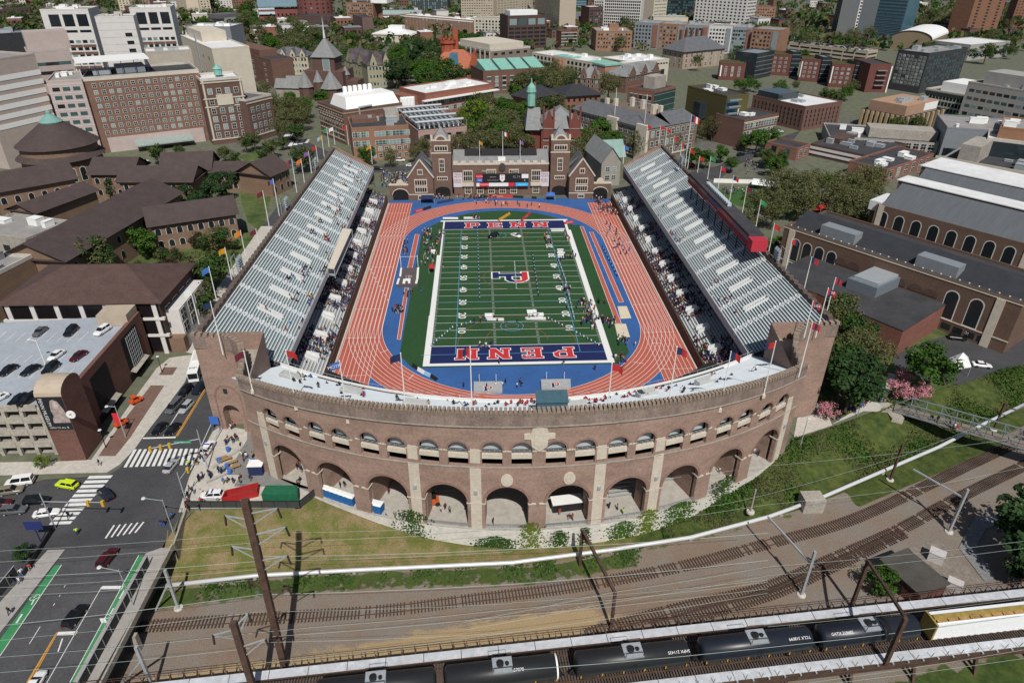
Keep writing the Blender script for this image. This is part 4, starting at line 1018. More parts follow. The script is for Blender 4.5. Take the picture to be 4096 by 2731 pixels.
S('plaza_asphalt',Q(8,(2270,780),(2351,1000))+[scr((-57,-98,0)),scr((-47,-104,0)),(735,1128),(690,1120)]+Q(8,(2351,1330),(2150,1330),(2210,1225),(2080,1225),(2270,900)),.10,mat('plaza_grey',(.20,.195,.185),.12,.3,fine=(1.5,.1)))
def cross(name,quads,z=.075,m=None):
 mb=MB()
 for qd in quads:
  P=[V2(g(*p)) for p in qd]; mb.poly([(*p,z) for p in P])
 o=mb.build(name,m or M_mark); struct(o); o['kind']='structure'; return o
bars=[]
for k in range(13):
 a,b=1135+51.5*k,1230+47*k
 bars.append(Q(8,(a,1155-2*k),(a+28,1155-2*k),(b+28,990-.5*k),(b,990-.5*k)))
cross('crosswalk_marking',bars)
bars=[]
for k in range(11):
 x0,y0=830-35*k,1230+42*k; w=215-2*k
 bars.append(Q(8,(x0-30,y0+32),(x0-30+w,y0+25),(x0-6+w,y0-2),(x0-6,y0+4)))
cross('crosswalk_marking',bars)
cross('stop_line_marking',[Q(8,(1315,882),(1310,895),(1612,887),(1618,873))]+[Q(8,(1500,870),(1490,882),(1640,640),(1650,640))])
cross('yellow_line_marking',[Q(8,(1612,870),(1622,870),(1885,440),(1875,440)),Q(8,(1626,870),(1634,870),(1890,450),(1886,450)),Q(12,(240,1568),(262,1568),(528,1105),(518,1105)),Q(12,(270,1568),(282,1568),(536,1105),(530,1105))],.075,M_yel)
cross('edge_line_marking',[Q(8,(1745,1180),(1752,1180),(1945,750),(1940,750))])
BZ=.05
bridge=thing('road_bridge','road bridge with green bike lanes and steel fences over the railway','bridge',(0,0,0))
bd=[V2(g(*p)) for p in Q(12,(-900,1250),(-250,800),(130,360),(430,320),(600,345),(1480,318),(1590,330))]
aL,bL=g(*q(12,1595,325)),g(*q(12,955,1568)); dirb=(bL-aL).normalized()
cR=aL+dirb*150
aW,bW=g(*q(12,440,350)),g(*q(12,0,900)); dW=(bW-aW).normalized(); cW=aW+dW*150
mb=MB(); mb.prism([V2(aL),V2(cR),V2(cW),V2(aW)],-1.3,.0,0); mb.build('deck_girder',mat('girder_dark',(.03,.03,.032),.2,.5),bridge)
def onb(pts,z,m,name):
 mb=MB(); P=[V2(g(*p)) for p in pts]; n=len(P); a=sum(P[i][0]*P[(i+1)%n][1]-P[(i+1)%n][0]*P[i][1] for i in range(n)); mb.poly([(*p,z) for p in (P if a>0 else P[::-1])]); return mb.build(name,m,bridge)
onb(Q(12,(-500,1900),(600,345),(1480,330),(700,1900)),.035,mat('asphalt_bridge',(.075,.075,.078),.25,.12,fine=(2,.14)),'carriageway')
onb(Q(12,(0,830),(-100,1240),(600,345),(440,350)),.14,mat('bridge_sidewalk',(.33,.31,.29),.1,.4,fine=(1.5,.08)),'footway')
onb(Q(12,(1340,380),(1480,330),(1580,330),(700,1900),(480,1900)),.14,mat('bridge_sidewalk',()),'footway')
onb(Q(12,(1275,397),(1338,397),(760,1568),(560,1900),(480,1880),(640,1568)),.06,M_bike,'bike_lane')
onb(Q(12,(0,1170),(0,1310),(565,483),(500,490)),.06,M_bike,'bike_lane')
mk=MB()
def mline(a,b,w=.13,z=.07):
 stripe(mk,[V2(g(*q(12,*a))),V2(g(*q(12,*b)))],w,z)
for a,b in (((0,1320),(566,485)),((1275,395),(640,1568)),((935,685),(430,1568))): mline(a,b)
for a,b in (((1130,690),(935,692)),((705,1108),(525,1116))): mline(a,b,.7)
for a,b in (((600,670),(590,690)),((555,760),(545,775)),((505,835),(490,858)),((370,1050),(270,1210))): mline(a,b)
for a,b in (((1140,720),(1100,795)),((205,935),(150,1020))): mline(a,b,.3,.08)
for x,y in ((995,955),(1040,945),(300,790),(340,775)): c=g(*q(12,x,y)); ring(mk,c.x,c.y,.42,.42,.1,.08)
for a,b in (((1005,950),(1045,880)),((290,850),(330,770)),((575,1160),(535,1280))): mline(a,b,.22,.08)
for k in range(6): mline((1040+60*k*.9-90+20,240-10*k),(1110+60*k*.9-60,120-6*k),.35)
mk.build('lane_marking',M_mark,bridge)['kind']='stuff'
red=MB()
for p in ((610,260),(1480,205)): c=g(*q(12,*p)); red.box(c.x-.8,c.y-.5,.15,c.x+.8,c.y+.5,.17)
def fence_run(name,A,B,h,step,parent,panel,post,z=0,top=True,base=.0):
 A=Vector((A[0],A[1],0));B=Vector((B[0],B[1],0)); n=max(1,int((B-A).length/step)); d=(B-A).normalized()
 f=MB(); f.beam((A.x,A.y,z+base+(h-base)/2),(B.x,B.y,z+base+(h-base)/2),.05,h-base); f.build(name+'_panel',panel,parent)
 r=MB(); r.beam((A.x,A.y,z+h),(B.x,B.y,z+h),.14); 
 for k in range(n+1): p=A+(B-A)*k/n; r.beam((p.x,p.y,z),(p.x,p.y,z+h),.12)
 r.build(name+'_posts',post,parent)
M_mesh=mat('mesh_fence',(.05,.052,.05),.2,2)
off=Vector((-dirb.y,dirb.x,0)); 
e0=g(*q(12,1380,480)); e1=e0+dirb*110
para=MB(); para.beam((aL.x,aL.y,.5),(cR.x,cR.y,.5),.3,1.2); para.build('parapet_kerb',M_concd,bridge)
wing=e0
fence_run('fence',e0-off*0,e1,2.3,2.4,bridge,M_mesh,M_steel)
w0=g(*q(12,170,570)); w1=w0+dW*90; fence_run('fence',w0,w1,2.3,2.4,bridge,M_mesh,M_steel)
b=MB(); a=g(*q(12,490,180)); c=g(*q(12,225,590)); b.beam((a.x,a.y,.7),(c.x,c.y,.7),.25,.9); b.build('black_railing',M_black,bridge)
ab=MB(); A=aL; Bq=aW; ab.add([(A.x,A.y,-6),(Bq.x,Bq.y,-6),(Bq.x,Bq.y,-.02),(A.x,A.y,-.02)],[(3,2,1,0)]); 
wA=V2(g(428,1170)); ab.add([(A.x+.3,A.y,-6),(wA[0]+.4,wA[1],-2),(wA[0]+.4,wA[1],.9),(A.x+.3,A.y,.9),(A.x,A.y,.9),(wA[0],wA[1],.9)],[(0,1,2,3),(3,2,5,4)])
ab.build('abutment_wall',M_concd,bridge)
for f in (18,46,74):
 a=aL+dirb*f; b_=aW+dW*f; pr=MB()
 for k in range(5): p=a.lerp(b_,k/4); pr.box(p.x-.5,p.y-.5,-6,p.x+.5,p.y+.5,-1.2)
 pr.build('bridge_pier',M_concd,bridge)
lamp_post(g(*q(12,1225,860)),9.0,'grey lamp post on the bridge fence beside the near bike lane',(-3.4,.6))
lamp_post(g(*q(12,1600,210)),9.2,'grey lamp post at the corner where the bridge meets the street',(-3.6,.4))
p=g(*q(12,1000,1105)); s=MB(); s.beam((0,0,0),(0,0,3.4),.09); o=s.build('sign_post',M_steel); tag(o,'small white lane sign on a post beside the near bike lane','road sign'); o.location=p
s=MB(); s.box(-.45,-.03,2.6,.45,.03,3.6); s.build('sign_plate',M_white,o)
carpx('suv','dark red',q(12,925,500),q(12,1050,345),'dark red hatchback driving off the bridge towards the crossing')
carpx('suv','black',q(12,610,1060),q(12,770,860),'glossy black wagon at the white stop bar on the bridge')
c=g(*q(12,330,1600)); car('sedan','white',c,math.atan2(dirb.y,dirb.x)+PI,'white car whose roof just shows at the bottom edge of the bridge')
def smooth_path(pts,z,n=10):
 P=[Vector((p.x,p.y,z)) for p in pts]; out=[]
 for i in range(len(P)-1):
  p0,p1,p2,p3=P[max(i-1,0)],P[i],P[i+1],P[min(i+2,len(P)-1)]
  for k in range(n):
   u=k/n; out.append(.5*((2*p1)+(p2-p0)*u+(2*p0-5*p1+4*p2-p3)*u*u+(3*p1-p0-3*p2+p3)*u**3))
 out.append(P[-1]); return out
M_rail=mat('rail_rust',(.10,.055,.038),.2,2,rough=.6); M_tie=mat('sleeper_wood',(.060,.042,.034),.35,1.5)
def railway(path,label,gauge=1.435,z=.0):
 t0=thing('railway_track',label,'railway track'); ties=MB(); acc=0
 def offs(d): 
  out=[]
  for i,p in enumerate(path):
   a=path[max(i-1,0)];b=path[min(i+1,len(path)-1)]; n=(b-a).normalized(); out.append(p+Vector((-n.y,n.x,0))*d)
  return out
 for s in (-1,1):
  P=offs(s*gauge/2); r=MB()
  for a,b in zip(P,P[1:]): r.beam((a.x,a.y,a.z+.30),(b.x,b.y,b.z+.30),.11,.16)
  r.build('rail',M_rail,t0)
 rr=random.Random(3)
 for a,b in zip(path,path[1:]):
  d=(b-a); L=d.length; n=d.normalized(); w=Vector((-n.y,n.x,0)); u=-acc
  while u<L:
   if u>=0 and rr.random()>.06: c=a+n*u; ties.beam(c-w*1.3+Vector((0,0,.1)),c+w*1.3+Vector((0,0,.1)),.24,.2)
   u+=.62
  acc=(L-(u-.62)); acc=.62-acc if acc>.62 else acc
 o=ties.build('sleeper',M_tie,t0); o['kind']='stuff'; return t0
RZ=-5.0
railway(smooth_path([g(-120,1478,RZ),t(12,1400,1045,RZ),t(13,300,965,RZ),t(13,1200,903,RZ),t(13,2000,800,RZ),t(14,0,760,RZ),t(14,700,665,RZ),t(14,1600,490,RZ),t(14,2351,290,RZ),t(15,800,60,RZ),t(11,1700,1205,RZ),t(11,2351,880,RZ),g(2460,920,RZ)],RZ),'rusty single railway track running right across in front of the stadium')
railway(smooth_path([t(14,700,1120,RZ),t(14,1500,895,RZ),t(14,2351,690,RZ),t(15,600,430,RZ),t(15,1200,165,RZ),t(11,1700,1460,RZ),t(11,2351,1140,RZ),g(2470,1010,RZ)],RZ),'railway track curving in from the right and passing beneath the viaduct')
railway(smooth_path([t(14,1300,1060,RZ),t(14,2351,760,RZ),t(15,500,540,RZ),t(15,1250,190,RZ)],RZ+.03),'siding track that branches off beside the small brick hut')
pipe=[t(12,1370,690,-4.2),t(12,2340,580,-4.2),t(13,900,530,-4.2),t(13,2351,462,-4.2),t(14,900,345,-4.2),t(14,1640,230,-4.2),t(14,2351,42,-4.0),t(11,120,1565,-4.0),t(11,490,1430,-4.0),t(11,1060,1185,-4.0),t(11,1560,970,-3.8),t(11,2010,740,-3.6),t(11,2351,575,-3.6)]
pm=MB(); pm.sm=True; pm.tube(smooth_path(pipe,0,6)and[Vector(p) for p in pipe],.42,10)
pp=thing('steam_pipe','long silver insulated steam pipe along the foot of the slope','pipe'); pm.build('pipe_jacket',mat('pipe_silver',(.62,.63,.64),.08,2,rough=.4,metal=.2,stretch=(6,1,1)),pp)
for f in (1,2,3,4,5,7,9): p=pipe[f]; b=MB(); b.box(p.x-.35,p.y-.35,-5.2,p.x+.35,p.y+.35,p.z-.3); b.build('pipe_support',M_concd,pp)
b=MB(); p=t(11,390,1500,-4.2); b.box(p.x-2.2,p.y-1.6,-5.1,p.x+2.2,p.y+1.6,-1.6); tag(b.build('concrete_vault',M_concd),'weathered concrete chamber where the silver pipe dips at the right','concrete chamber')
VA,VB=t(13,0,1500,.4),t(15,2351,735,.4); vd=(VB-VA).normalized(); vn=Vector((vd.y,-vd.x,0))  # towards the camera
L0=VA-vd*70; L1=VB+vd*60; VL=(L1-L0).length
via=thing('railway_viaduct','steel railway viaduct with two pale walkways and timber sleepers','viaduct')
def vp(s,d,z): p=L0+vd*s+vn*d; return Vector((p.x,p.y,z))
def vbox(mb,s0,s1,d0,d1,z0,z1,mi=0):
 P=[vp(s0,d0,z0),vp(s1,d0,z0),vp(s1,d1,z0),vp(s0,d1,z0),vp(s0,d0,z1),vp(s1,d0,z1),vp(s1,d1,z1),vp(s0,d1,z1)]
 mb.add(P,[(7,6,5,4),(4,5,1,0),(5,6,2,1),(6,7,3,2),(7,4,0,3),(0,1,2,3)],mi)
M_walk=mat('walkway_grating',(.50,.52,.55),.12,.4,rough=.6,fine=(1.3,.12))
def walk(d0,d1):
 k=0;i=0
 m=MB()
 while k<VL: vbox(m,k,min(k+5.9,VL),d0,d1,.25+.004*(i%3),.4+.01*(i%2)); k+=6; i+=1
 m.build('walkway',M_walk,via)
WN=(vn.dot(t(15,1200,1320,.4)-L0)); 
walk(-.75,.85); walk(WN-.8,WN+.75)
ti=MB(); k=0; rr=random.Random(4)
while k<VL: vbox(ti,k,k+.27,1.15,WN-1.0+rr.uniform(-.15,.1),-.1,.22+rr.uniform(-.02,.03)); k+=.46
ti.build('sleeper',mat('sleeper_grey',(.085,.068,.058),.4,1.0,stretch=(1,1,1)),via)['kind']='stuff'
TC=(WN-1)*.5+2.1
for d in (TC-.72,TC+.72,TC-5.2,TC-3.8):
 r=MB(); vbox(r,0,VL,d-.07,d+.07,.22,.42); r.build('rail',M_rail,via)
gd=MB(); vbox(gd,0,VL,-.9,-.6,-1.6,.2); vbox(gd,0,VL,WN+.5,WN+.8,-1.6,.2); vbox(gd,0,VL,.9,WN-.9,-1.5,-.3); gd.build('girder',M_rust,via)
rl=MB(); k=0
while k<VL: p=vp(k,-1.5,0); rl.beam(vp(k,-1.5,-.2),vp(k,-1.5,1.3),.07); vbox(rl,k,k+.2,-1.7,-.7,-.1,.1); k+=2.1
rl.beam(vp(0,-1.5,1.3),vp(VL,-1.5,1.3),.07); rl.beam(vp(0,-1.5,.8),vp(VL,-1.5,.8),.06); rl.build('railing',M_rust,via)
rs=MB(); k=0
while k<VL: rs.beam(vp(k,WN+.75,.3),vp(k,WN+.95,1.7),.09); vbox(rs,k+1.1,k+1.35,WN+.7,WN+1.1,0,.25); k+=2.6
rs.build('handrail_post',M_steel,via)['kind']='stuff'
k=10; bt=MB()
while k<VL:
 for d in (0,WN):
  bt.beam(vp(k,d,-1.4),vp(k,d+(-1 if d==0 else 1)*1.6,-6),.5)
 bt.beam(vp(k,0,-1.6),vp(k,WN,-1.6),.6); bt.beam(vp(k,-.8,-4),vp(k,WN+.8,-4),.3); k+=11
bt.build('trestle_leg',M_rust,via)['kind']='stuff'
def along(p): return (p-L0).dot(vd)
M_tank=[mat('tank_black',(.020,.021,.023),.12,.4,rough=.4),mat('tank_blueblack',(.016,.019,.028),.12,.4,rough=.35)]
M_yell=mat('yellow_paint',(.6,.36,.02),.1,2)
def tank(sa,sb,label,m,txt,flip=False,band=None):
 c=(sa+sb)/2; L=sb-sa; p=vp(c,TC,0); ang=math.atan2(vd.y,vd.x)
 t0=thing('tank_car',label,'tank wagon',(p.x,p.y,.4),ang,'tank wagons of the freight train'); r=1.85; zc=3.1
 b=MB(); b.sm=True; b.tube([(-L/2,0,zc),(-L/2+.12,0,zc),(-L/2+.5,0,zc),(L/2-.5,0,zc),(L/2-.12,0,zc),(L/2,0,zc)],[.8,1.4,r,r,1.4,.8],28); b.build('tank_shell',m,t0)
 pl_=MB(); pl_.box(-1.5,-1.25,zc+r-.28,1.5,1.25,zc+r+.02); pl_.build('dome_platform',M_steel,t0)
 d=MB(); d.lathe([(0,zc+r+.55),(.55,zc+r+.5),(.55,zc+r)],14,-.35); d.lathe([(0,zc+r+.35),(.3,zc+r+.32),(.3,zc+r)],12,.7); d.build('dome_hatch',M_black,t0)
 ra=MB()
 for x,y in ((-1.4,-1.2),(1.4,-1.2),(1.4,1.2),(-1.4,1.2)): ra.beam((x,y,zc+r),(x,y,zc+r+.95),.06)
 for y in (-1.2,1.2): ra.beam((-1.4,y,zc+r+.95),(1.4,y,zc+r+.95),.06)
 ra.build('dome_railing',M_black,t0)
 f=MB(); f.box(-L/2-.4,-.35,.75,L/2+.4,.35,1.2); f.box(-L/2-.75,-.2,.8,-L/2-.3,.2,1.1); f.box(L/2+.3,-.2,.8,L/2+.75,.2,1.1); f.build('underframe',M_black,t0)
 for sx_ in (-1,1):
  w=MB(); w.box(sx_*L*.37-1.1,-1.05,.35,sx_*L*.37+1.1,1.05,.75); 
  for dx in (-.85,.85):
   for y in (-.75,.75): w.tube([(sx_*L*.37+dx,y-.08,.42),(sx_*L*.37+dx,y+.08,.42)],.42,12)
  w.build('bogie',mat('bogie',(.05,.035,.028),.3,2),t0)
 ld_=MB()
 for y in (-1.88,): 
  for dx in (-.22,.22): ld_.beam((dx,y,.9),(dx,y+.05,zc+.9),.05)
 ld_.build('side_ladder',M_black,t0)
 for x in [(-L/2+.7)+(L-1.4)*k/5 for k in range(6)]:
  yb=MB(); yb.box(x-.07,-1.78,zc-1.1,x+.07,-1.62,zc-.5); yb.build('yellow_mark',M_yell,t0)
 if band is not None: bb=MB(); bb.sm=True; bb.tube([(band-.35,0,zc),(band+.35,0,zc)],r+.015,28,0,False); bb.build('tank_band',mat('tank_band',(.006,.006,.007),0),t0)
 if txt:
  s=txt[1]; th=.55; yy=-(r+.03)*math.sin(th); zz=zc+(r+.03)*math.cos(th)
  o=letters('reporting_mark',txt[0],M_line,.62,t0,(s*L/2,yy,zz),((PI/2-(PI/2-th)) if not flip else -(PI-th)+PI*0,0,0))
  if flip: o.rotation_euler=(th,0,PI); o.rotation_euler=Matrix.Rotation(th,3,'X').to_4x4().to_3x3().to_euler(); m3=Matrix.Rotation(th,3,'X')@Matrix.Rotation(PI,3,'Z'); o.rotation_euler=m3.to_euler()
  else: o.rotation_euler=(th,0,0)
 return t0
z_=2.6
T1=along(t(14,440,1470,z_)); a2,b2=along(t(14,575,1440,z_)),along(t(14,1612,1320,z_)); a3,b3=along(t(14,1712,1300,z_)),along(t(15,378,1190,z_)); a4,b4=along(t(15,450,1180,z_)),along(t(15,1352,1085,z_)); a5=along(t(15,1470,1075,z_))
tank(T1-17.6,T1,'black tank wagon with a white end ring at the bottom edge',M_tank[0],('DPRX 257078',.15))
e=bpy.data.objects['tank_car']; w=MB(); w.sm=True; w.tube([(8.1,0,3.1),(8.35,0,3.1)],1.865,28,0,False); w.build('white_end_ring',M_white,e)
tank(T1-36.5,T1-18.8,'black tank wagon cut off by the bottom edge, farthest left of the train',M_tank[0],None)
tank(a2,b2,'matt black tank wagon with a lighter panel between two other tank wagons',M_tank[0],('SHPX 211435',.78),True)
tank(a3,b3,'blue-black tank wagon third from the lumber wagon end of the train',M_tank[1],('TCLX 318099',.72),True)
tank(a4,b4,'shiny black tank wagon with a dark band next to the wrapped lumber wagon',M_tank[1],('GATX 219482',-.62),False,2.6)
p=vp(a5+11,TC,0); lu=thing('lumber_wagon','flat wagon loaded with lumber wrapped in white sheeting','flat wagon',(p.x,p.y,.4),math.atan2(vd.y,vd.x))
b=MB(); b.box(-11,-1.35,.7,11,1.35,1.1); b.build('wagon_deck',M_rust,lu)
b=MB(); b.box(-11,-1.5,1.1,-10.7,1.5,4.6); b.box(-10.7,-.35,1.1,11,.35,4.9); b.build('bulkhead',mat('wagon_yellow',(.30,.22,.06),.3,.8),lu)
for s in (-1,1):
 b=MB(); n=60
 for k in range(n):
  x0,x1=lerp(-10.6,11,k/n),lerp(-10.6,11,(k+1)/n); w0,w1=.05*math.sin(k*1.7)+.03*math.sin(k*4.1),.05*math.sin((k+1)*1.7)+.03*math.sin((k+1)*4.1)
  b.quad((x0,s*(1.42+w0),1.1),(x1,s*(1.42+w1),1.1),(x1,s*(1.35+w1*.4),3.2),(x0,s*(1.35+w0*.4),3.2)); b.quad((x0,s*(1.35+w0*.4),3.2),(x1,s*(1.35+w1*.4),3.2),(x1,s*1.25,4.5),(x0,s*1.25,4.5)); b.quad((x0,s*1.25,4.5),(x1,s*1.25,4.5),(x1,s*(.9 if s<0 else .4),4.55),(x0,s*(.9 if s<0 else .4),4.55))
 b.build('wrapped_stack',mat('wrap_white',(.78,.79,.80),.05,1.5,rough=.4,bump=.3),lu)
b=MB()
for k in range(11): b.box(-10.4+1.95*k,-.95,4.5,-8.65+1.95*k,.42,4.62)
b.build('lumber_top',mat('lumber',(.36,.22,.09),.35,1.2),lu)
def lattice(mb,A,B,w,n=10):
 A=Vector(A);B=Vector(B); d=(B-A).normalized(); up=Vector((0,0,1)) if abs(d.z)<.9 else Vector((0,1,0)); a=d.cross(up).normalized()*w/2; b=a.cross(d).normalized()*w/2
 cs_=[a+b,a-b,-a-b,-a+b]
 for c in cs_: mb.beam(A+c,B+c,.14)
 for k in range(n):
  p,r=A.lerp(B,k/n),A.lerp(B,(k+1)/n)
  for i in range(4): mb.beam(p+cs_[i],r+cs_[(i+1)%4],.07)
def ins(mb,A,B): mb.tube([A,B],.16,7)
def mast(base,h,label,arms,lean=(0,0),w=.75,solid=True,m=None):
 t0=thing('catenary_mast',label,'catenary mast',base); mb=MB()
 mb.beam((0,0,-.3),(lean[0],lean[1],h),w,w*.8); mb.build('mast_column',m or M_rust,t0)
 b=MB(); b.box(-1,-.8,-.6,1,.8,.1); b.build('mast_footing',M_concd,t0)
 for z,dx,dy in arms:
  a=MB(); k=z/h; o=(lean[0]*k,lean[1]*k,z); e=(o[0]+dx,o[1]+dy,z+.9)
  a.beam(o,e,.16); a.beam((o[0],o[1],z-2.2),e,.14); a.build('cross_arm',M_rust if z<h*.6 else M_steel,t0)
  i=MB(); ins(i,e,(e[0]+dx*.06,e[1]+dy*.06,z-.9)); i.build('insulator',mat('insulator',(.05,.03,.028),.1,1,rough=.4),t0)
 return t0
bA=g(654.8,1536,-4.6); hA=hgt(bA,1150)
mast(bA,hA,'tall rust-brown catenary mast with several cross arms over the railway',[(hA*.93,4.2,0),(hA*.90,-3.2,0),(hA*.82,4.6,.5),(hA*.74,-3.4,0),(hA*.68,4.2,0),(hA*.55,-2.2,0),(hA*.5,3.4,0)],lean=(.4,.2),w=1.0)
bB=g(600,1640,-4.6); hB=hgt(bB,1428)
mast(bB,hB,'rust-brown catenary mast rising from the bottom edge, left of the tallest mast',[(hB*.95,1.6,1.5),(hB*.93,-2.4,-1.5),(hB*.75,3.5,.5)],w=.9)
def beam_thing(name,label,cat,segs,m,w=.3):
 t0=thing(name,label,cat)
 for nm,A,B,ww in segs: b=MB(); b.beam(A,B,ww or w); b.build(nm,m,t0)
 return t0
def col(base,v): return Vector((base.x,base.y,base.z+hgt(base,v)))
def gal(basepx,toppx,label,z=-5,w=.45,m=None,strut=None):
 b=g(*basepx,z); h=hgt(b,toppx[1]); t0=thing('steel_mast',label,'catenary mast',b); a=MB(); a.beam((0,0,-.3),(0,0,h),w); a.build('mast_column',m or M_steel,t0)
 f=MB(); f.lathe([(0,.25),(.8,.2),(.85,-.2)],14); f.build('mast_footing',M_conc,t0)
 if strut: s=g(*strut,z)-b; a=MB(); a.beam((s.x,s.y,0),(0,0,h*.72),.3); a.build('strut',m or M_steel,t0)
 return b,h,t0
gal(q(12,1640,880),q(12,1500,530),'grey steel mast with a raking strut beside the bridge, upper one',strut=q(12,1425,905))
gal(q(12,1420,1640),q(12,1150,1235),'grey steel mast with a raking strut beside the bridge, at the bottom edge',strut=q(12,1100,1600))
l0=g(*q(14,622,490),-5); lt=col(l0,q(14,645,160)[1]); r0=g(*q(14,908,1075),-5); rt=col(r0,q(14,930,935)[1])
rt=Vector((r0.x,r0.y,r0.z+5.0))
beam_thing('catenary_portal','dark rusty steel portal straddling the track in front of the arcade','catenary portal',[('portal_leg',l0,lt,.5),('portal_beam',lt,r0+Vector((0,0,(lt.z-l0.z)*.98)),.5),('portal_leg',r0,r0+Vector((0,0,lt.z-l0.z)),.5),('portal_brace',lt-Vector((0,0,1.5)),l0.lerp(r0,.3)+Vector((0,0,lt.z-l0.z)),.3)],M_rust)
b1,h1,m1=gal(q(15,305,760),q(15,430,360),'galvanised gantry mast on a white footing, nearer one at the right')
top=g(*q(15,0,40),b1.z+h1*.72); a=MB(); a.beam(Vector((0,0,h1*.72)),top-b1,.3); a.build('gantry_arm',M_steel,m1)
b1,h1,m1=gal(q(15,1660,180),q(11,1830,1355),'galvanised gantry mast on a white footing, farther one at the right')
top=g(*q(11,1335,1172),b1.z+h1*.8); a=MB(); a.beam(Vector((0,0,h1*.8)),top-b1,.3); a.build('gantry_arm',M_steel,m1)
p0=g(*q(15,770,850),-4.5); z0=p0.z+hgt(p0,q(15,930,450)[1]); q0=vp(along(t(15,1090,1400,.4)),WN+.9,.2); z1=q0.z+hgt(q0,q(15,1320,970)[1]); ptop=Vector((p0.x,p0.y,z0)); qt=Vector((q0.x,q0.y,z1))
beam_thing('catenary_portal','rust-brown steel portal carried across the viaduct and train','catenary portal',[('portal_leg',p0,ptop,.55),('portal_beam',ptop,qt,.45),('portal_leg',q0,qt,.6),('portal_finial',ptop,ptop+Vector((-1.5,.5,2.2)),.3)],M_rust)
gal(q(11,1120,1270),q(11,1250,950),'dark timber pole below the green slope, left of the truss footbridge',w=.4,m=M_rust)
b1,h1,m1=gal(q(11,2070,810),q(11,2185,565),'dark rusty pole with a side arm beyond the truss footbridge',w=.4,m=M_rust); a=MB(); a.beam(Vector((0,0,h1*.85)),Vector((7,1.5,h1*.55)),.25); a.build('side_arm',M_rust,m1)
gal(q(10,2190,1560),q(10,2245,1355),'grey wooden pole on the overgrown slope',w=.25,m=M_concd,z=-3)
M_wire=mat('wire_pale',(.30,.37,.34),0,rough=.5)
wires=[[(12,0,355),(12,2351,190),(13,2351,120)],[(12,0,455),(12,2351,275),(13,2351,165)],[(12,0,600),(12,2351,450),(13,80,405),(13,2351,340),(14,2351,190)],[(12,0,690),(12,2351,525),(13,0,450),(13,2351,360)],[(12,0,770),(12,2351,620),(13,0,590)],[(12,0,1040),(12,2351,760),(13,0,755),(13,2351,660),(14,2351,440)],[(12,0,1175),(12,2351,915),(13,2351,835),(14,0,830),(14,2351,620)],[(12,0,1330),(12,2351,1105),(13,470,1060),(13,2351,890),(14,0,890),(14,2351,640)],[(13,150,1140),(13,2351,950),(14,2351,700)],[(12,0,1470),(12,2351,1240),(13,0,1195),(13,2351,1105)],[(12,2351,1440),(13,0,1390),(14,0,1100),(14,2351,740)],[(14,0,1450),(14,2351,1240),(15,2351,950)],[(15,0,1050),(15,2351,790)],[(13,1900,1010),(14,900,740),(15,0,500),(15,2351,265)],[(13,1900,1080),(14,900,830),(15,0,580),(15,2351,330)],[(9,1500,1380),(10,1100,1290),(11,0,1140),(11,2351,880)],[(14,300,100),(10,1900,1500),(11,0,1400),(11,1250,1040),(11,2351,600)],[(13,1800,280),(14,1200,90),(11,0,1495),(11,1400,1340),(11,2351,1150)],[(15,350,1568),(15,2351,1260)],[(15,600,1568),(15,2351,1340)]]
for i,w in enumerate(wires):
 h=5.5 if i not in (15,16) else 3; P=[g(*q(*p),h) for p in w]; mb=MB(); out=[]
 for a,b in zip(P,P[1:]):
  L=(b-a).length; n=max(2,int(L/12))
  for k in range(n): f=k/n; out.append(a.lerp(b,f)+Vector((0,0,-.5*4*f*(1-f)*min(1,L/60))))
 out.append(P[-1]); mb.tube(out,.026 if i not in (2,5,11) else .04,4,0,False); tag(mb.build('overhead_wire',M_wire),'thin pale overhead wire strung above the railway','overhead wire','overhead wires above the railway')
hutr=thing('brick_hut','small dark red brick relay hut with a flat felt roof by the viaduct','hut')
hp=[t(15,1040,440,-1.4),t(15,1280,345,-1.4),t(15,1655,650,-1.4),t(15,1395,755,-1.4)]
b=MB(); b.prism([V2(p) for p in hp],-5.1,-1.5); b.build('hut_wall',brick('hut_brick',(.14,.055,.05)),hutr)
b=MB(); cc=sum(hp,Vector())/4; b.prism([V2(cc+(p-cc)*1.07) for p in hp],-1.5,-1.2); b.build('hut_roof',mat('felt_roof',(.075,.07,.062),.2,.4),hutr)
b=MB(); p=hp[3].lerp(hp[0],.45); b.box(-.7,-.15,0,.7,.15,2.1); o=b.build('hut_door',M_black,hutr); o.location=(p.x,p.y-.05,-5); d=hp[0]-hp[3]; o.rotation_euler=(0,0,math.atan2(d.y,d.x))
for pt,s,lb in ((q(15,1530,440),(1.3,1.0,2.2),'pale metal cabinet behind the brick hut'),(q(15,1700,690),(1.2,.8,1.6),'pale metal cabinet beside the brick hut and the viaduct')):
 b=MB(); b.box(-s[0],-s[1],0,s[0],s[1],s[2]); b.box(-s[0]-.08,-s[1]-.08,s[2],s[0]+.08,s[1]+.08,s[2]+.1); o=b.build('metal_cabinet',mat('cabinet',(.5,.47,.46),.08,1)); o.location=g(*pt,-5); o.rotation_euler=(0,0,-.7); tag(o,lb,'cabinet')
b=MB(); c=[t(15,1290,330,-5),t(15,1560,250,-5),t(15,1990,660,-5),t(15,1660,760,-5)]; b.prism([V2(p) for p in c],-5.3,-4.85); struct(b.build('gravel_pad',mat('gravel',(.21,.18,.15),.25,1,fine=(3,.2))))
S2=lambda name,pts,z,m: sheet(name,[V2(g(*p,-5)) for p in pts],z,m)
S2('gravel_path',Q(15,(1750,330),(1900,40),(2351,0),(2000,160),(1900,330),(2100,600),(1990,640)),-4.86,mat('gravel_grey',(.20,.20,.205),.15,1,fine=(3,.2)))
fb=thing('truss_footbridge','grey steel truss footbridge with people crossing the railway','footbridge')
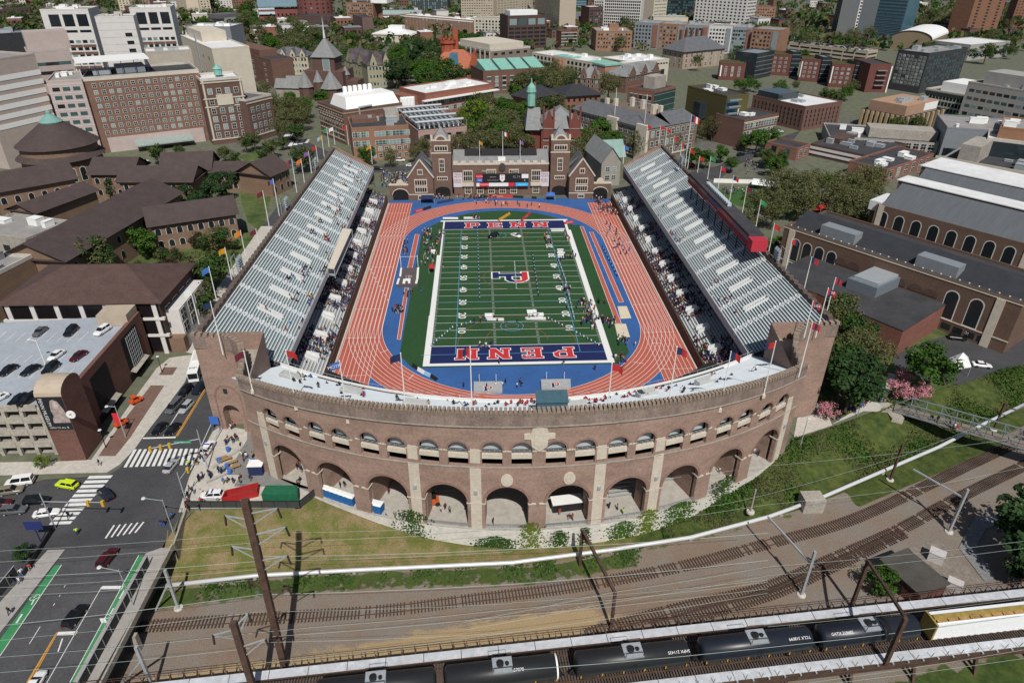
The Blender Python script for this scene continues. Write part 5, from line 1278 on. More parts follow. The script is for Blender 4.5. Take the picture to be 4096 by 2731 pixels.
fa=[t(11,1150,640,.3),g(2500,1075,.3)]; fd=(fa[1]-fa[0]).normalized(); fn=Vector((-fd.y,fd.x,0)); FL=(fa[1]-fa[0]).length
fwid=3.4
b=MB(); b.beam(fa[0]+fn*fwid/2,fa[1]+fn*fwid/2,fwid,.3); b.build('bridge_deck',mat('timber_deck',(.20,.165,.135),.15,.6),fb)
M_tr=mat('truss_grey',(.16,.19,.20),.15,1)
for s in (0,fwid):
 a0,a1=fa[0]+fn*s,fa[1]+fn*s; n=int(FL/3.2); tr_=MB(); up=Vector((0,0,3.1)); st_=fd*3.0
 tr_.beam(a0,a1,.28); tr_.beam(a0+st_+up,a1+up,.25); tr_.beam(a0,a0+st_+up,.24)
 for k in range(1,n):
  p=a0+fd*(3.2*k); tr_.beam(p,p+up,.14); tr_.beam(p,p+fd*3.2+up if k%2 else p-fd*3.2+up,.14)
 tr_.beam(a0+Vector((0,0,1.1)),a1+Vector((0,0,1.1)),.10); tr_.build('side_truss',M_tr,fb)
b=MB()
for k in range(1,int(FL/3.2)): p=fa[0]+fd*3.2*k+Vector((0,0,3.1)); b.beam(p,p+fn*fwid,.14); 
b.build('top_brace',M_tr,fb)['kind']='stuff'
b=MB(); p=fa[0]; b.box(p.x-1.5,p.y-2.5,-3,p.x+1.5,p.y+4,.1); b.build('bridge_abutment',M_concd,fb)
M_lawn=mat('lawn',(.045,.085,.02),.3,.15,c2=(.09,.11,.035),fine=(2,.15))
S('lawn',[scr((71,-80,0)),scr((60,-92,0)),(1822,1005),(1925,960),(2055,930),(2200,880),(2200,700),(1905,640),(1905,700)],.03,M_lawn)
S('plaza',[q(11,235,885),q(11,270,700),q(11,400,660),q(11,490,655),q(11,560,700),q(11,590,770)],.06,M_side)
S('plaza_asphalt',[q(11,300,700),q(11,420,560),q(11,440,545),q(11,500,640),q(11,480,660)],.065,mat('plaza_grey',()))
S('path',Q(11,(590,760),(700,690),(860,600),(840,520),(1000,560),(1110,610),(1110,650),(880,640)),.07,M_side)
S('path',Q(11,(990,500),(1090,370),(1100,290),(1170,300),(1165,400),(1090,510)),.07,M_side)
S('car_park',Q(11,(1130,190),(1180,120),(1420,10))+[(2180,770),(2352,720),(2400,800),(2352,835),(2200,885)]+Q(11,(1250,300)),.05,M_asph)
WIN={}; WCNT={}; BR_=random.Random(21)
M_sash=mat('sash_white',(.62,.60,.55),.05,2)
GL={'g':[M_glass,M_glass,M_glass,M_teal,M_glass2],'t':[M_teal,M_teal,M_glass],'d':[M_glass],'b':[mat('window_blue',(.03,.06,.085),0,rough=.1,spec=.6)],'w':[M_glass2,M_teal]}
def win_mesh(w,h,st,mi,g):
 k=(w,h,st,mi,g)
 if k in WIN: return WIN[k]
 mb=MB(); m=GL[g][mi]
 if st=='f':   # framed
  f=.16*max(1,h/2); mb.box(-w/2-f,-.05,-h/2-f,w/2+f,.05,h/2+f,0); mb.box(-w/2,-.09,-h/2,w/2,.0,h/2,1)
  mb.box(-.05,-.12,-h/2,.05,0,h/2,0); mb.box(-w/2,-.12,-.06,w/2,0,.06,0)
 elif st=='a': # arched
  pts=[(-w/2,-h/2),(w/2,-h/2)]+[(w/2*math.cos(PI*i/8),h/2-w/2+w/2*math.sin(PI*i/8)) for i in range(9)]
  mb.poly([(x*1.18,-.06,z*1.08) for x,z in pts],0); mb.poly([(x,-.10,z) for x,z in pts],1)
 elif st=='s': # stone surround only
  mb.box(-w/2-.3,-.07,h/2,w/2+.3,.02,h/2+.35,0); mb.box(-w/2-.3,-.12,-h/2-.25,w/2+.3,.02,-h/2,0); mb.box(-w/2,-.04,-h/2,w/2,.02,h/2,1)
 else: mb.box(-w/2,-.04,-h/2,w/2,.02,h/2,1)
 WIN[k]=mb.mesh('window',[M_sash,m]); return WIN[k]
BLD=[]
class B:
 def __init__(s,label,cat,b,c,a,h=None,base=None,gr=False,wall=None,roof=None,par=.8,group=None,name=None,z0=0,swap=False):
  if base is not None:
   p=t(*base); h=hgt(p,q(*b)[1])
  zz=0 if gr else h
  pb,pc=t(*b,zz),t(*c,zz); u=Vector((pc.x-pb.x,pc.y-pb.y,0)); s.W=u.length; u.normalize(); v=Vector((-u.y,u.x,0))
  s.D=abs((t(*a,zz)-pb).dot(v)) if isinstance(a,tuple) else a
  if isinstance(a,tuple) and swap: # trust the left edge's direction
   v2=(t(*a,zz)-pb); v2.z=0; s.D=v2.length; v=v2.normalized(); u=Vector((v.y,-v.x,0)); s.W=abs((pc-pb).dot(u))
  s.h=h; s.root=thing(name or cat.replace(' ','_'),label,cat,(pb.x,pb.y,0),math.atan2(u.y,u.x),group); BLD.append(s); s.wall=wall or M_brick; s.n=0; s.rest=MB(); s.rm=[]
  w=MB(); W,D=s.W,s.D
  w.box(0,0,z0,W,D,h,0,True)
  s.body=w.build('wall',s.wall,s.root)
  if par:
   r=MB(); r.box(.35,.35,h-.3,W-.35,D-.35,h+.02); r.build('roof',roof or M_roofd,s.root)
   e=MB()
   for x0,y0,x1,y1 in ((-.06,-.06,W+.06,.4),(-.06,D-.4,W+.06,D+.06),(-.06,.4,.4,D-.4),(W-.4,.4,W+.06,D-.4)): e.box(x0,y0,h-.01,x1,y1,h+par)
   e.build('parapet',s.wall if par<1 else M_conc,s.root)
 def pt(s,f,x,z):
  return {'F':((x,0,z),0),'R':((s.W,x,z),PI/2),'L':((0,s.D-x,z),-PI/2)}[f]
 def win(s,f,nx,nz,w,h,z0,z1,m=1.5,st='f',g='g',skip=.0,x0=None,x1=None,nm='window'):
  Ln=s.W if f=='F' else s.D
  xa=m if x0 is None else x0*Ln; xb=Ln-m if x1 is None else x1*Ln
  for j in range(nz):
   z=lerp(z0,z1,j/max(1,nz-1)) if nz>1 else z0
   for i in range(nx):
    if skip and BR_.random()<skip: continue
    x=lerp(xa,xb,(i+.5)/nx); (p,r)=s.pt(f,x,z); mi=BR_.randrange(len(GL[g])); s.n+=1
    me=win_mesh(round(w,2),round(h,2),st,mi,g)
    if s.n<=98: o=obj(nm,me,s.root,p,r)
    else:
     M3=Matrix.Rotation(r,3,'Z')
     for pl_ in me.polygons:
      s.rest.add([tuple(M3@me.vertices[k].co+Vector(p)) for k in pl_.vertices],[tuple(range(len(pl_.vertices)))],s.mat_i(me.materials[pl_.material_index]))
  return s
 def mat_i(s,m):
  if m not in s.rm: s.rm.append(m)
  return s.rm.index(m)
 def done(s):
  if s.rest.f: s.rest.build('window',s.rm,s.root)['kind']='stuff'
  return s.root
 def band(s,f,zs,hh,m,d=.12,nm='floor_band'):
  for z in zs:
   b=MB(); W,D=s.W,s.D
   if 'F' in f: b.box(-d,-d,z,W+d,.0,z+hh)
   if 'L' in f: b.box(-d,.0,z,.0,D,z+hh)
   if 'R' in f: b.box(W,.0,z,W+d,D,z+hh)
   b.build(nm,m,s.root)
  return s
 def piers(s,f,n,w,z0,z1,m,d=.3):
  for k in range(n):
   b=MB(); Ln=s.W if f=='F' else s.D; x=lerp(w,Ln-w,k/(n-1)); (p,r)=s.pt(f,x,0); b.box(-w/2,-d,z0,w/2,.0,z1); o=b.build('pier',m,s.root); o.location=p; o.rotation_euler=(0,0,r)
  return s
 def box(s,x0,y0,z0,x1,y1,z1,m,nm='roof_unit'):
  b=MB(); b.box(x0*s.W,y0*s.D,z0,x1*s.W,y1*s.D,z1); b.build(nm,m,s.root); return s
 def units(s,n,m=None,z=None,hmax=3):
  for k in range(n):
   x,y=BR_.uniform(.1,.85)*s.W,BR_.uniform(.15,.8)*s.D; a,c,hh=BR_.uniform(1.2,min(6,s.W*.2)+1.2),BR_.uniform(1.2,min(4,s.D*.2)+1.2),BR_.uniform(.8,hmax)
   b=MB(); b.box(x-a/2,y-c/2,s.h,x+a/2,y+c/2,s.h+hh); b.box(x-a/2-.1,y-c/2-.1,s.h+hh,x+a/2+.1,y+c/2+.1,s.h+hh+.12); b.build('roof_unit',m or M_steel,s.root)
  return s
 def hip(s,rise,m,ov=.9,ridge=None,z=None):
  W,D=s.W,s.D; z=s.h if z is None else z; r=min(W,D)/2; mb=MB()
  e=[(-ov,-ov,z),(W+ov,-ov,z),(W+ov,D+ov,z),(-ov,D+ov,z)]
  if W>=D: a,b=(r,D/2,z+rise),(max(r,W-r),D/2,z+rise); mb.add(e+[a,b],[(0,1,5,4),(1,2,5),(2,3,4,5),(3,0,4)])
  else: a,b=(W/2,r,z+rise),(W/2,D-r,z+rise); mb.add(e+[a,b],[(0,1,4),(1,2,5,4),(2,3,5),(3,0,4,5)])
  mb.poly([(x,y,zz-.25) for x,y,zz in e[::-1]]); 
  for i in range(4): p,r_=e[i],e[(i+1)%4]; mb.quad((p[0],p[1],p[2]-.25),(r_[0],r_[1],r_[2]-.25),r_,p)
  mb.build('roof',m,s.root); return s
 def gable(s,rise,m,ov=.6,wallm=None,along='x'):
  W,D,z=s.W,s.D,s.h; mb=MB(); g2=MB()
  if along=='x':
   v=[(-ov,-ov,z),(W+ov,-ov,z),(W+ov,D/2,z+rise),(-ov,D/2,z+rise),(-ov,D+ov,z),(W+ov,D+ov,z)]; mb.add(v,[(0,1,2,3),(3,2,5,4)]); g2.add([(0,0,z),(0,D,z),(0,D/2,z+rise),(W,0,z),(W,D,z),(W,D/2,z+rise)],[(0,2,1),(3,4,5)])
  else:
   v=[(-ov,-ov,z),(-ov,D+ov,z),(W/2,D+ov,z+rise),(W/2,-ov,z+rise),(W+ov,-ov,z),(W+ov,D+ov,z)]; mb.add(v,[(0,3,2,1),(3,4,5,2)]); g2.add([(0,0,z),(W,0,z),(W/2,0,z+rise),(0,D,z),(W,D,z),(W/2,D,z+rise)],[(0,1,2),(3,5,4)])
  mb.build('roof',m,s.root); g2.build('gable',wallm or s.wall,s.root); return s
 def local(s,p): 
  d=Vector(p)-s.root.location; d.rotate(Matrix.Rotation(-s.root.rotation_euler.z,3,'Z')); return d
M_roofd=mat('roof_dark',(.050,.050,.055),.25,.15,fine=(1,.1)); M_roofw=mat('roof_white',(.66,.66,.66),.10,.12,fine=(.8,.06)); M_roofg=mat('roof_gravel',(.27,.26,.25),.15,.2)
M_slate=mat('slate',(.115,.118,.128),.2,.4,fine=(2,.15),stretch=(1,1,3)); M_slateL=mat('slate_light',(.21,.215,.215),.15,.4,fine=(2,.12)); M_brownr=mat('brown_tile',(.068,.050,.047),.16,.25,fine=(3,.18)); M_copper=mat('copper_green',(.20,.42,.35),.15,.5)
M_bred=brick('brick_red',(.22,.105,.075)); M_bbrown=brick('brick_brown',(.15,.085,.065)); M_bdark=brick('brick_dark',(.095,.058,.05)); M_borange=brick('brick_orange',(.27,.15,.10)); M_bpink=mat('granite_pink',(.46,.38,.36),.08,.3); M_cream=mat('cream_stone',(.53,.48,.39),.08,.3); M_whitec=mat('white_concrete',(.60,.58,.56),.06,.3); M_greyc=mat('grey_concrete',(.33,.32,.30),.1,.3); M_metal=mat('grey_metal',(.22,.24,.26),.08,.5,rough=.5)
M_gcurt=mat('glass_curtain',(.025,.035,.042),.2,.3,rough=.12,spec=.7); M_gblue=mat('glass_blue',(.055,.12,.16),.2,.3,rough=.15,spec=.6)
b=B('tall brown brick hospital slab with rows of small square white-framed windows','hospital',(0,760,735),(0,1822,655),30,base=(0,985,1405),wall=brick('hosp_brick',(.20,.115,.088)),par=1.2)
b.win('F',14,8,1.7,1.8,10,b.h-3.2,2.5); h_h=b.h
b.box(.06,-.03,0,.93,-.001,7.5,M_bpink,'stone_base'); b.band('F',[b.h-.9],.9,M_cream,.2,'cornice')
for k in range(11): b.win('F',1,1,1.6,1.6,5.6,5.6,x0=.1+.07*k,x1=.16+.07*k,st='o',g='t')
cn=MB(); W=b.W; cn.quad((.28*W,-9,3.4),(.80*W,-9,3.4),(.80*W,-1,5),(.28*W,-1,5)); 
for k in range(14): x=lerp(.28,.80,k/13)*W; cn.beam((x,-9,3.45),(x,-1,5.05),.15)
cn.beam((.28*W,-9,3.3),(.80*W,-9,3.3),.5,.6); cn.build('glass_canopy',mat('canopy',(.28,.33,.31),.1,.5),b.root)
b.box(.02,.15,b.h,.62,.8,b.h+.4,M_dark,'plant_deck'); b.box(-.02,.2,b.h+7,.60,.95,b.h+7.5,M_white,'canopy_roof')
for k in range(6): b.box(.02+.11*k,.22,b.h,.025+.11*k,.24,b.h+7,mat('canopy_blue',(.02,.03,.13),.1,1),'canopy_post')
b.box(.30,.3,b.h,.55,.7,b.h+4,M_metal); b.box(.10,.3,b.h,.25,.6,b.h+2.5,M_steel); b.done()
b=B('pink granite hospital block with long teal strip windows beside brown brick hospital','hospital',(0,425,760),(0,752,742),30,h=h_h,wall=M_bpink,roof=M_roofg)
for k in range(9): b.win('F',3,1,b.W/3*.62,1.9,h_h-3.6-k*4.1,0,1,'o','t')
b.band('F',[h_h-1.6-k*4.1 for k in range(9)],.18,M_whitec); b.units(3,M_white); b.done()
b=B('pale hospital wing with white banded window floors at the left edge','hospital',(0,-260,590),(0,318,505),30,h=h_h+12,wall=mat('granite_tan',(.42,.35,.31),.08,.3),roof=M_roofg)
for k in range(6):
 z=b.h-8-k*4.3; b.band('F',[z-1.2],2.3,M_white,.15); b.win('F',7,1,3.3,1.7,z,0,1,'o','g')
b.units(3); b.done()
b=B('stepped beige hospital block behind the pink granite one','hospital',(0,250,490),(0,640,465),22,h=h_h+10,wall=mat('beige_pink',(.40,.335,.31),.08,.3),roof=M_roofg)
for k in range(3): b.win('F',3,1,6,1.7,b.h-6-k*4.5,0,1,'o','t')
b.box(.05,.5,b.h,1.1,1.1,b.h+9,b.wall,'upper_storey'); b.done()
b=B('dark metal plant room on the left-edge hospital roof','plant room',(0,-200,335),(0,240,310),20,h=h_h+15,wall=mat('dark_metal',(.03,.033,.038),.2,.6),roof=M_metal); b.units(4); b.done()
hw=h_h+20
b=B('blank white hospital tower slab with four small windows in one column','hospital tower',(0,870,168),(0,1224,160),16,h=hw,wall=M_whitec,roof=M_roofg)
b.band('F',[hw-3-4.2*k for k in range(9)],.12,M_concd,.04); b.win('F',1,4,4.0,2.2,hw-24,hw-10,x0=.70,x1=.84,st='o',g='d'); b.units(5,M_conc); b.done()
for sd,(p0,p1),lb in ((0,((0,365,100),(0,808,95)),'left'),(1,((0,1185,82),(0,1562,76)),'right')):
 b=B('white framed hospital tower with louvred top storey, %s of the blank slab'%lb,'hospital tower',p0,p1,24,h=hw+1,wall=M_whitec,roof=M_roofg)
 W=b.W
 for i in range(3):
  x0=.13+.29*i; b.win('F',1,1,.22*W,7.5,hw-5.2,0,x0=x0-.02,x1=x0+.26,st='o',g='d',nm='louvre'); b.win('F',1,1,.24*W,1.6,hw-12,0,x0=x0-.02,x1=x0+.26,st='o',g='d')
  for k in range(6): b.win('F',2,1,.10*W,2.0,hw-18.5-k*4.6,0,x0=x0-.03,x1=x0+.27,st='o',g='g')
  for k in range(6): b.box(x0-.02,-.004,hw-22.2-k*4.6,x0+.26,-.001,hw-20.4-k*4.6,M_bbrown,'spandrel')
 b.units(6,M_white); b.done()
b=B('blank tan concrete block with bright ledge right of the blue roof canopy','hospital',(0,1335,490),(0,1757,468),18,h=h_h+7,wall=mat('tan_concrete',(.40,.36,.30),.1,.3),roof=M_roofw); b.units(3); b.done()
b=B('stepped cream hospital annex with tall exhaust mast','hospital',(0,1660,335),(0,1945,460),22,h=h_h+6,wall=M_cream,roof=M_roofw); b.win('F',2,4,2.2,2,8,b.h-6,x0=.6,x1=.95,st='o',g='d'); b.box(.05,.2,b.h,.5,.9,b.h+6,M_cream,'upper_storey'); b.box(.55,-.03,b.h-16,.58,-.01,b.h+6,M_steel,'exhaust_mast'); b.done()
b=B('ornate brown brick hospital block with cream quoins and roof parapet','hospital',(0,1840,752),(0,2215,722),20,base=(0,1975,1335),wall=brick('ornate_brick',(.13,.075,.062)),roof=M_roofw,par=1.4)
b.win('F',4,4,2.1,2.6,5,18); b.win('F',4,1,2.1,2.8,23,0); b.win('F',4,1,2.1,2.6,b.h-5.5,0); b.band('F',[b.h-1.2,b.h-9.5,20,2.5],.6,M_cream,.35,'cornice'); b.piers('F',2,.9,3,b.h,M_cream,.12); b.box(.3,-.05,21,.7,-.001,26.5,M_cream,'stone_centrepiece')
cu=MB(); cu.lathe([(2.2,b.h+1),(2.2,b.h+4),(2.6,b.h+4.1),(.3,b.h+6.5),(0,b.h+6.6)],8,b.W*.55,12); cu.build('green_cupola',M_copper,b.root); b.done()
b=B('lower ornate brown brick hospital wing with cream window surrounds by the street','hospital',(0,2262,935),(1,140,880),18,base=(0,2335,1310),wall=brick('ornate_brick',()),roof=M_slate,par=1.2); b.win('F',4,4,2.0,2.5,4,b.h-5); b.band('F',[b.h-1.5,3],.6,M_cream,.3,'cornice'); b.done()
b=B('blue glass and grey laboratory block behind the hospital','laboratory',(0,1705,250),(0,2112,255),25,h=h_h+5,wall=M_metal,roof=M_roofw); b.win('F',14,3,1.5,3.6,h_h-20,h_h-9,st='o',g='b'); b.units(7,M_white); b.done()
b=B('brown brick residence with slot windows left of the tall spired hall','residence',(0,1965,415),(1,135,560),18,h=20,wall=M_bbrown); b.win('F',5,4,3.2,1.0,4,16,st='s'); b.box(.25,.1,20,.8,.9,25,M_bbrown,'upper_storey'); b.box(.28,-.01,20.5,.5,.1,23,M_white,'bright_panel'); b.done()
def tower_g(label,b_,c_,d,h,wall,nx,nz,w,hh,st='o',g='g',cat='tower block',side=None,roof=None,sg=None):
 B_=B(label,cat,b_,c_,d,h=h,gr=True,wall=wall,roof=roof or M_roofg,par=1.1)
 z0,z1=4,h-3.5
 B_.win('F',nx,nz,w,hh,z0,z1,.8,st,g)
 if side: B_.win(side[0],side[1],nz,w,hh,z0,z1,.8,st,sg or g)
 B_.units(2,hmax=4); return B_.done()
M_bal=mat('apartment_cream',(.55,.47,.36),.06,.4); M_pinkb=mat('apartment_pink',(.42,.26,.23),.1,.4)
tower_g('cream apartment tower with balconies, farthest left on the horizon',(0,1105,100),(0,1262,95),18,70,M_bal,5,20,2.2,1.7)
tower_g('pinkish apartment tower right of the farthest left cream tower',(0,1292,95),(0,1390,95),18,68,M_pinkb,3,20,2,1.5)
tower_g('tall cream apartment tower with dark stripes behind the columned hall',(0,1640,125),(0,1830,165),20,80,M_bal,6,22,2,1.7,side=('R',4))
tower_g('second tall cream apartment tower, narrower, behind columned hall',(0,1850,165),(0,1945,140),18,78,M_bal,4,22,2,1.7)
tower_g('white apartment tower with small windows near the round red tower',(0,1955,75),(0,2140,80),18,60,M_whitec,7,18,1.6,1.5)
tower_g('red brick apartment slab left of the round red tower',(0,2150,95),(0,2330,90),18,40,M_bred,7,10,2.2,1.6,side=('R',3))
b=B('low concrete hall with dark mansard roof and thin columns','hall',(0,2080,275),(0,2332,250),25,h=13,gr=True,wall=M_greyc); b.win('F',10,2,2.2,4,3.5,9,st='o',g='d'); b.box(-.15,.0,13,.55,.9,18,M_slate,'mansard'); b.done()
b=B('long dark brown house row at the far left','house row',(0,-120,215),(0,305,185),20,h=15,gr=True,wall=M_bdark); b.win('F',10,3,2.2,2,4,12,st='o',g='d'); b.units(4); b.done()
def polytower(label,c,r,h,m,n=18,rows=14):
 p=t(*c); root=thing('round_tower',label,'tower block',(p.x,p.y,0)); mb=MB(); pts=[(r*math.cos(2*PI*k/n),r*math.sin(2*PI*k/n)) for k in range(n)]; mb.prism(pts,0,h); mb.build('wall',m,root)
 cnt=0; rest=MB()
 for k in range(n):
  a=2*PI*(k+.5)/n
  if math.sin(a)>.3: continue
  rr=r*math.cos(PI/n)
  for j in range(rows):
   me=win_mesh(2.4,2.2,'o',BR_.randrange(5),'g'); cnt+=1; z=5+j*(h-8)/(rows-1)
   if cnt<=98: obj('window',me,root,(rr*math.cos(a),rr*math.sin(a),z),a+PI/2)
   else: rest.add([tuple(Matrix.Rotation(a+PI/2,3,'Z')@v.co+Vector((rr*math.cos(a),rr*math.sin(a),z))) for v in me.vertices],[tuple(pp.vertices) for pp in me.polygons])
 if rest.f: rest.build('window',M_glass,root)['kind']='stuff'
 return root
polytower('round red-brown tower with a grid of windows at the top edge',(1,560,215),24,75,brick('tower_red',(.17,.065,.055)))
b=B('red building with sloping blue-grey glass roofs left of the round tower','hall',(1,40,215),(1,428,205),30,h=16,gr=True,wall=brick('law_red',(.22,.075,.065))); b.win('F',10,2,2.4,3.2,4,10,st='o',g='d'); rm=MB(); W,D=b.W,b.D; rm.quad((0,D*.1,20),(W,D*.1,20),(W,D*.9,30),(0,D*.9,30)); rm.quad((0,-2,11),(W*.38,-2,11),(W*.38,D*.1,19),(0,D*.1,19)); rm.build('glass_roof',mat('glass_roof',(.16,.24,.28),.15,.3,rough=.3),b.root); b.done()
b=B('plain brown brick theatre below the round red tower','theatre',(1,370,255),(1,692,270),30,h=14,gr=True,wall=M_bdark); b.win('F',5,1,1.2,9,6,0,st='o',g='g'); b.done()
b=B('windowless purple-brown brick cube tower amid trees','hall',(1,990,345),(1,1060,330),(1,905,310),h=21,gr=True,wall=brick('cube_brick',(.15,.095,.085)),swap=True); b.done()
b=B('brick hotel with rows of windows and white roof tanks','hotel',(1,842,200),(1,1085,205),40,h=24,gr=True,wall=M_borange); b.win('F',12,6,1.8,2,3,21,st='o'); b.box(.9,.1,24,1.5,.9,33,M_white,'roof_tank'); b.units(3); b.done()
b=B('low brick hall with a glazed barrel roof','hall',(1,1130,215),(1,1525,215),26,h=10,gr=True,wall=M_bred); rm=MB(); W,D=b.W,b.D
for k in range(8): a0,a1=PI*k/8,PI*(k+1)/8; rm.quad((.1*W,D/2-D*.45*math.cos(a0),10+6*math.sin(a0)),(W,D/2-D*.45*math.cos(a0),10+6*math.sin(a0)),(W,D/2-D*.45*math.cos(a1),10+6*math.sin(a1)),(.1*W,D/2-D*.45*math.cos(a1),10+6*math.sin(a1)))
rm.build('barrel_roof',mat('barrel_glass',(.25,.32,.32),.1,.3),b.root); b.done()
b=B('long brick and white apartment row with corner turret','apartments',(1,1335,270),(1,1995,335),20,h=17,gr=True,wall=M_borange,roof=M_roofw); b.win('F',20,4,1.7,2,3,14,st='f'); b.band('F',[15.4],1.2,M_white); b.units(5,M_white); b.done()
b=B('low white roofed arts building with pyramid skylight','hall',(1,1065,385),(1,1432,395),30,h=8,gr=True,wall=M_cream,roof=M_roofw); b.hip(5,M_roofw,z=8); b.box(.35,.4,8,.7,.8,16,M_white,'roof_block'); b.done()
b=B('cream office block with a grid of square windows','office',(1,2005,335),(1,2292,345),24,h=20,gr=True,wall=M_cream,roof=M_roofg); b.win('F',9,5,2.2,2.2,3.5,17,st='o'); b.done()
b=B('concrete library with tall white fins and flat projecting roof','library',(1,2155,640),(2,165,600),(1,1815,560),h=15,gr=True,wall=brick('lib_brick',(.21,.165,.14)),roof=M_roofg,par=1.5); b.piers('L',9,.8,0,15,M_cream,.7); b.win('L',8,1,4,2.2,12.4,0,st='o',g='d'); b.win('F',5,1,4,2,12.4,0,st='o',g='d'); b.box(.1,.12,15,.95,.9,20,M_cream,'upper_storey'); b.units(5,z=20); b.done()
tower_g('dark tower with bright vertical stripes at the top edge',(1,1435,125),(1,1765,130),26,75,mat('stripe_dark',(.05,.055,.06),.1,1),16,14,1.5,4.2,g='w',side=('R',6),sg='d')
M_pre=mat('precast_beige',(.42,.36,.28),.06,.4)
tower_g('beige precast dormitory tower with rows of slot windows, left one',(1,1888,222),(1,2180,222),22,80,M_pre,13,24,1.9,1.1)
tower_g('beige precast dormitory tower with rows of slot windows, middle one',(1,2215,205),(2,188,170),22,84,M_pre,12,24,1.9,1.1)
tower_g('beige precast dormitory tower with rows of slot windows, right one',(2,205,205),(2,430,290),22,80,M_pre,10,24,1.9,1.1)
def spired():
 p=t(1,660,905); root=thing('spired_hall','brown brick hall with a tall pyramid roof, white spire and slate turrets','hall',(p.x,p.y,0),-.18)
 br=brick('spire_brick',(.115,.068,.056))
 k=hgt(p,q(1,640,650)[1])/26.0
 m=MB(); m.box(-20*k,-6*k,0,20*k,26*k,26*k); m.build('wall',br,root)
 m=MB(); m.box(-11*k,0,26*k,11*k,20*k,38*k); m.build('belfry_wall',br,root)
 r=MB(); z=38*k; e=[(-12.5*k,-1.5*k,z),(12.5*k,-1.5*k,z),(12.5*k,21.5*k,z),(-12.5*k,21.5*k,z),(0,10*k,z+17*k)]; r.add(e,[(0,1,4),(1,2,4),(2,3,4),(3,0,4)]); r.build('pyramid_roof',M_slateL,root)
 s=MB(); s.lathe([(1.3*k,z+16*k),(1.0*k,z+20*k),(.45*k,z+28*k),(0,z+36*k)],8,0,10*k); s.build('spire',mat('spire_white',(.55,.58,.6),.1,1),root)
 for x,y,w,h0,h1 in ((-18,-8,7,12,27),(9,-9,10,12,28),(-4,-9,4.5,17,28),(19,6,4,22,30)):
  m=MB(); m.lathe([(w*k,0),(w*k,h0*k)],8,x*k,y*k); m.build('turret',br,root); m=MB(); m.lathe([(w*1.15*k,h0*k),(0,h1*k)],8,x*k,y*k); m.build('turret_roof',M_slateL,root)
 for x in (3.6,7.0): o=obj('window',win_mesh(2.4,8,'a',0,'w'),root,(x*k-2,-.05,32*k),0)
 for y in (6,13): o=obj('window',win_mesh(2.4,8,'a',0,'w'),root,(-11*k,y*k,32*k),-PI/2)
 m=MB(); m.box(20*k,2*k,0,32*k,20*k,17*k); m.build('side_wing',br,root)
 for x0,y0 in ((-52,-2),(-48,14)):
  m=MB(); W,D=32*k,12*k; x,y=x0*k,y0*k; m.box(x,y,0,x+W,y+D,9*k); m.build('wing_wall',mat('wing_stone',(.30,.27,.23),.15,.4),root); m=MB(); m.add([(x-1,y-1,9*k),(x+W,y-1,9*k),(x+W,y+D/2,17*k),(x-1,y+D/2,17*k),(x+W,y+D+1,9*k),(x-1,y+D+1,9*k)],[(0,1,2,3),(3,2,4,5)]); m.build('wing_roof',M_slateL,root); m=MB(); m.add([(x-.5,y,9*k),(x-.5,y+D,9*k),(x-.5,y+D/2,16.6*k)],[(0,2,1)]); m.build('wing_gable',mat('wing_stone',()),root)
spired()
def gothic(label,b_,c_,d,h,wall,rise,rm,nx,nz,gables,cat='hall',gm=None):
 b=B(label,cat,b_,c_,d,h=h,gr=True,wall=wall,par=0); b.win('F',nx,nz,1.5,2.3,3.2,h-2.6,1,'a'); b.hip(rise,rm,.5)
 for k in range(gables):
  x=b.W*(k+.5)/gables; w=b.W/gables*.28; m=MB(); m.add([(x-w,-.5,h-1),(x+w,-.5,h-1),(x+w,-.5,h+1.5),(x,-.5,h+rise*.95),(x-w,-.5,h+1.5)],[(0,1,2,3,4)]); m.add([(x-w-.3,-.7,h+1.2),(x,-.7,h+rise),(x,b.D/2,h+rise),(x-w-.3,b.D/2*.5,h+1.2),(x+w+.3,-.7,h+1.2),(x+w+.3,b.D/2*.5,h+1.2)],[(0,3,2,1),(1,2,5,4)],1); m.build('gable',[wall,gm or rm],b.root); o=obj('window',win_mesh(1.3,2.2,'a',0,'g'),b.root,(x,-.52,h+1),0)
 return b
M_serp=mat('serpentine',(.33,.31,.21),.2,.4)
gothic('long cream stone college range with slate mansard and chimneys','hall'and(1,140,690),(1,495,690),22,15,mat('cream_gothic',(.45,.40,.30),.12,.4),6,M_slate,12,3,4).done()
gothic('green-grey stone gothic hall with red and slate roofs','hall'and(1,1040,815),(1,1268,800),24,17,M_serp,9,mat('roof_redslate',(.13,.055,.055),.5,.15,c2=(.07,.075,.085)),7,3,2).done()
gothic('gothic hall wing with red slate roof left of the green-grey gothic hall','hall'and(1,830,720),(1,1040,790),20,15,M_serp,9,mat('roof_redslate',()),7,3,2).done()
b=B('six-storey brown brick laboratory with stone window bands and white roof plant','laboratory',(1,795,1030),(1,1372,950),(1,545,945),base=(1,800,1335),wall=M_bbrown)
LH=b.h
b.win('L',10,5,1.0,2.6,4,b.h-4,1,'s'); b.band('L',[b.h-1.2-k*(b.h-3)/5 for k in range(6)],.5,mat('tan_band',(.36,.28,.2),.1,.5),.25); b.band('F',[b.h-1.2],.5,mat('tan_band',()),.25)
m=MB(); W,D,h=b.W,b.D,b.h; m.add([(.10*W,.10*D,h),(.95*W,.10*D,h),(.95*W,.75*D,h),(.10*W,.75*D,h),(.14*W,.2*D,h+6),(.9*W,.2*D,h+6),(.9*W,.65*D,h+6),(.14*W,.65*D,h+6)],[(0,1,5,4),(1,2,6,5),(2,3,7,6),(3,0,4,7),(4,5,6,7)]); m.build('white_plant_screen',M_white,b.root)
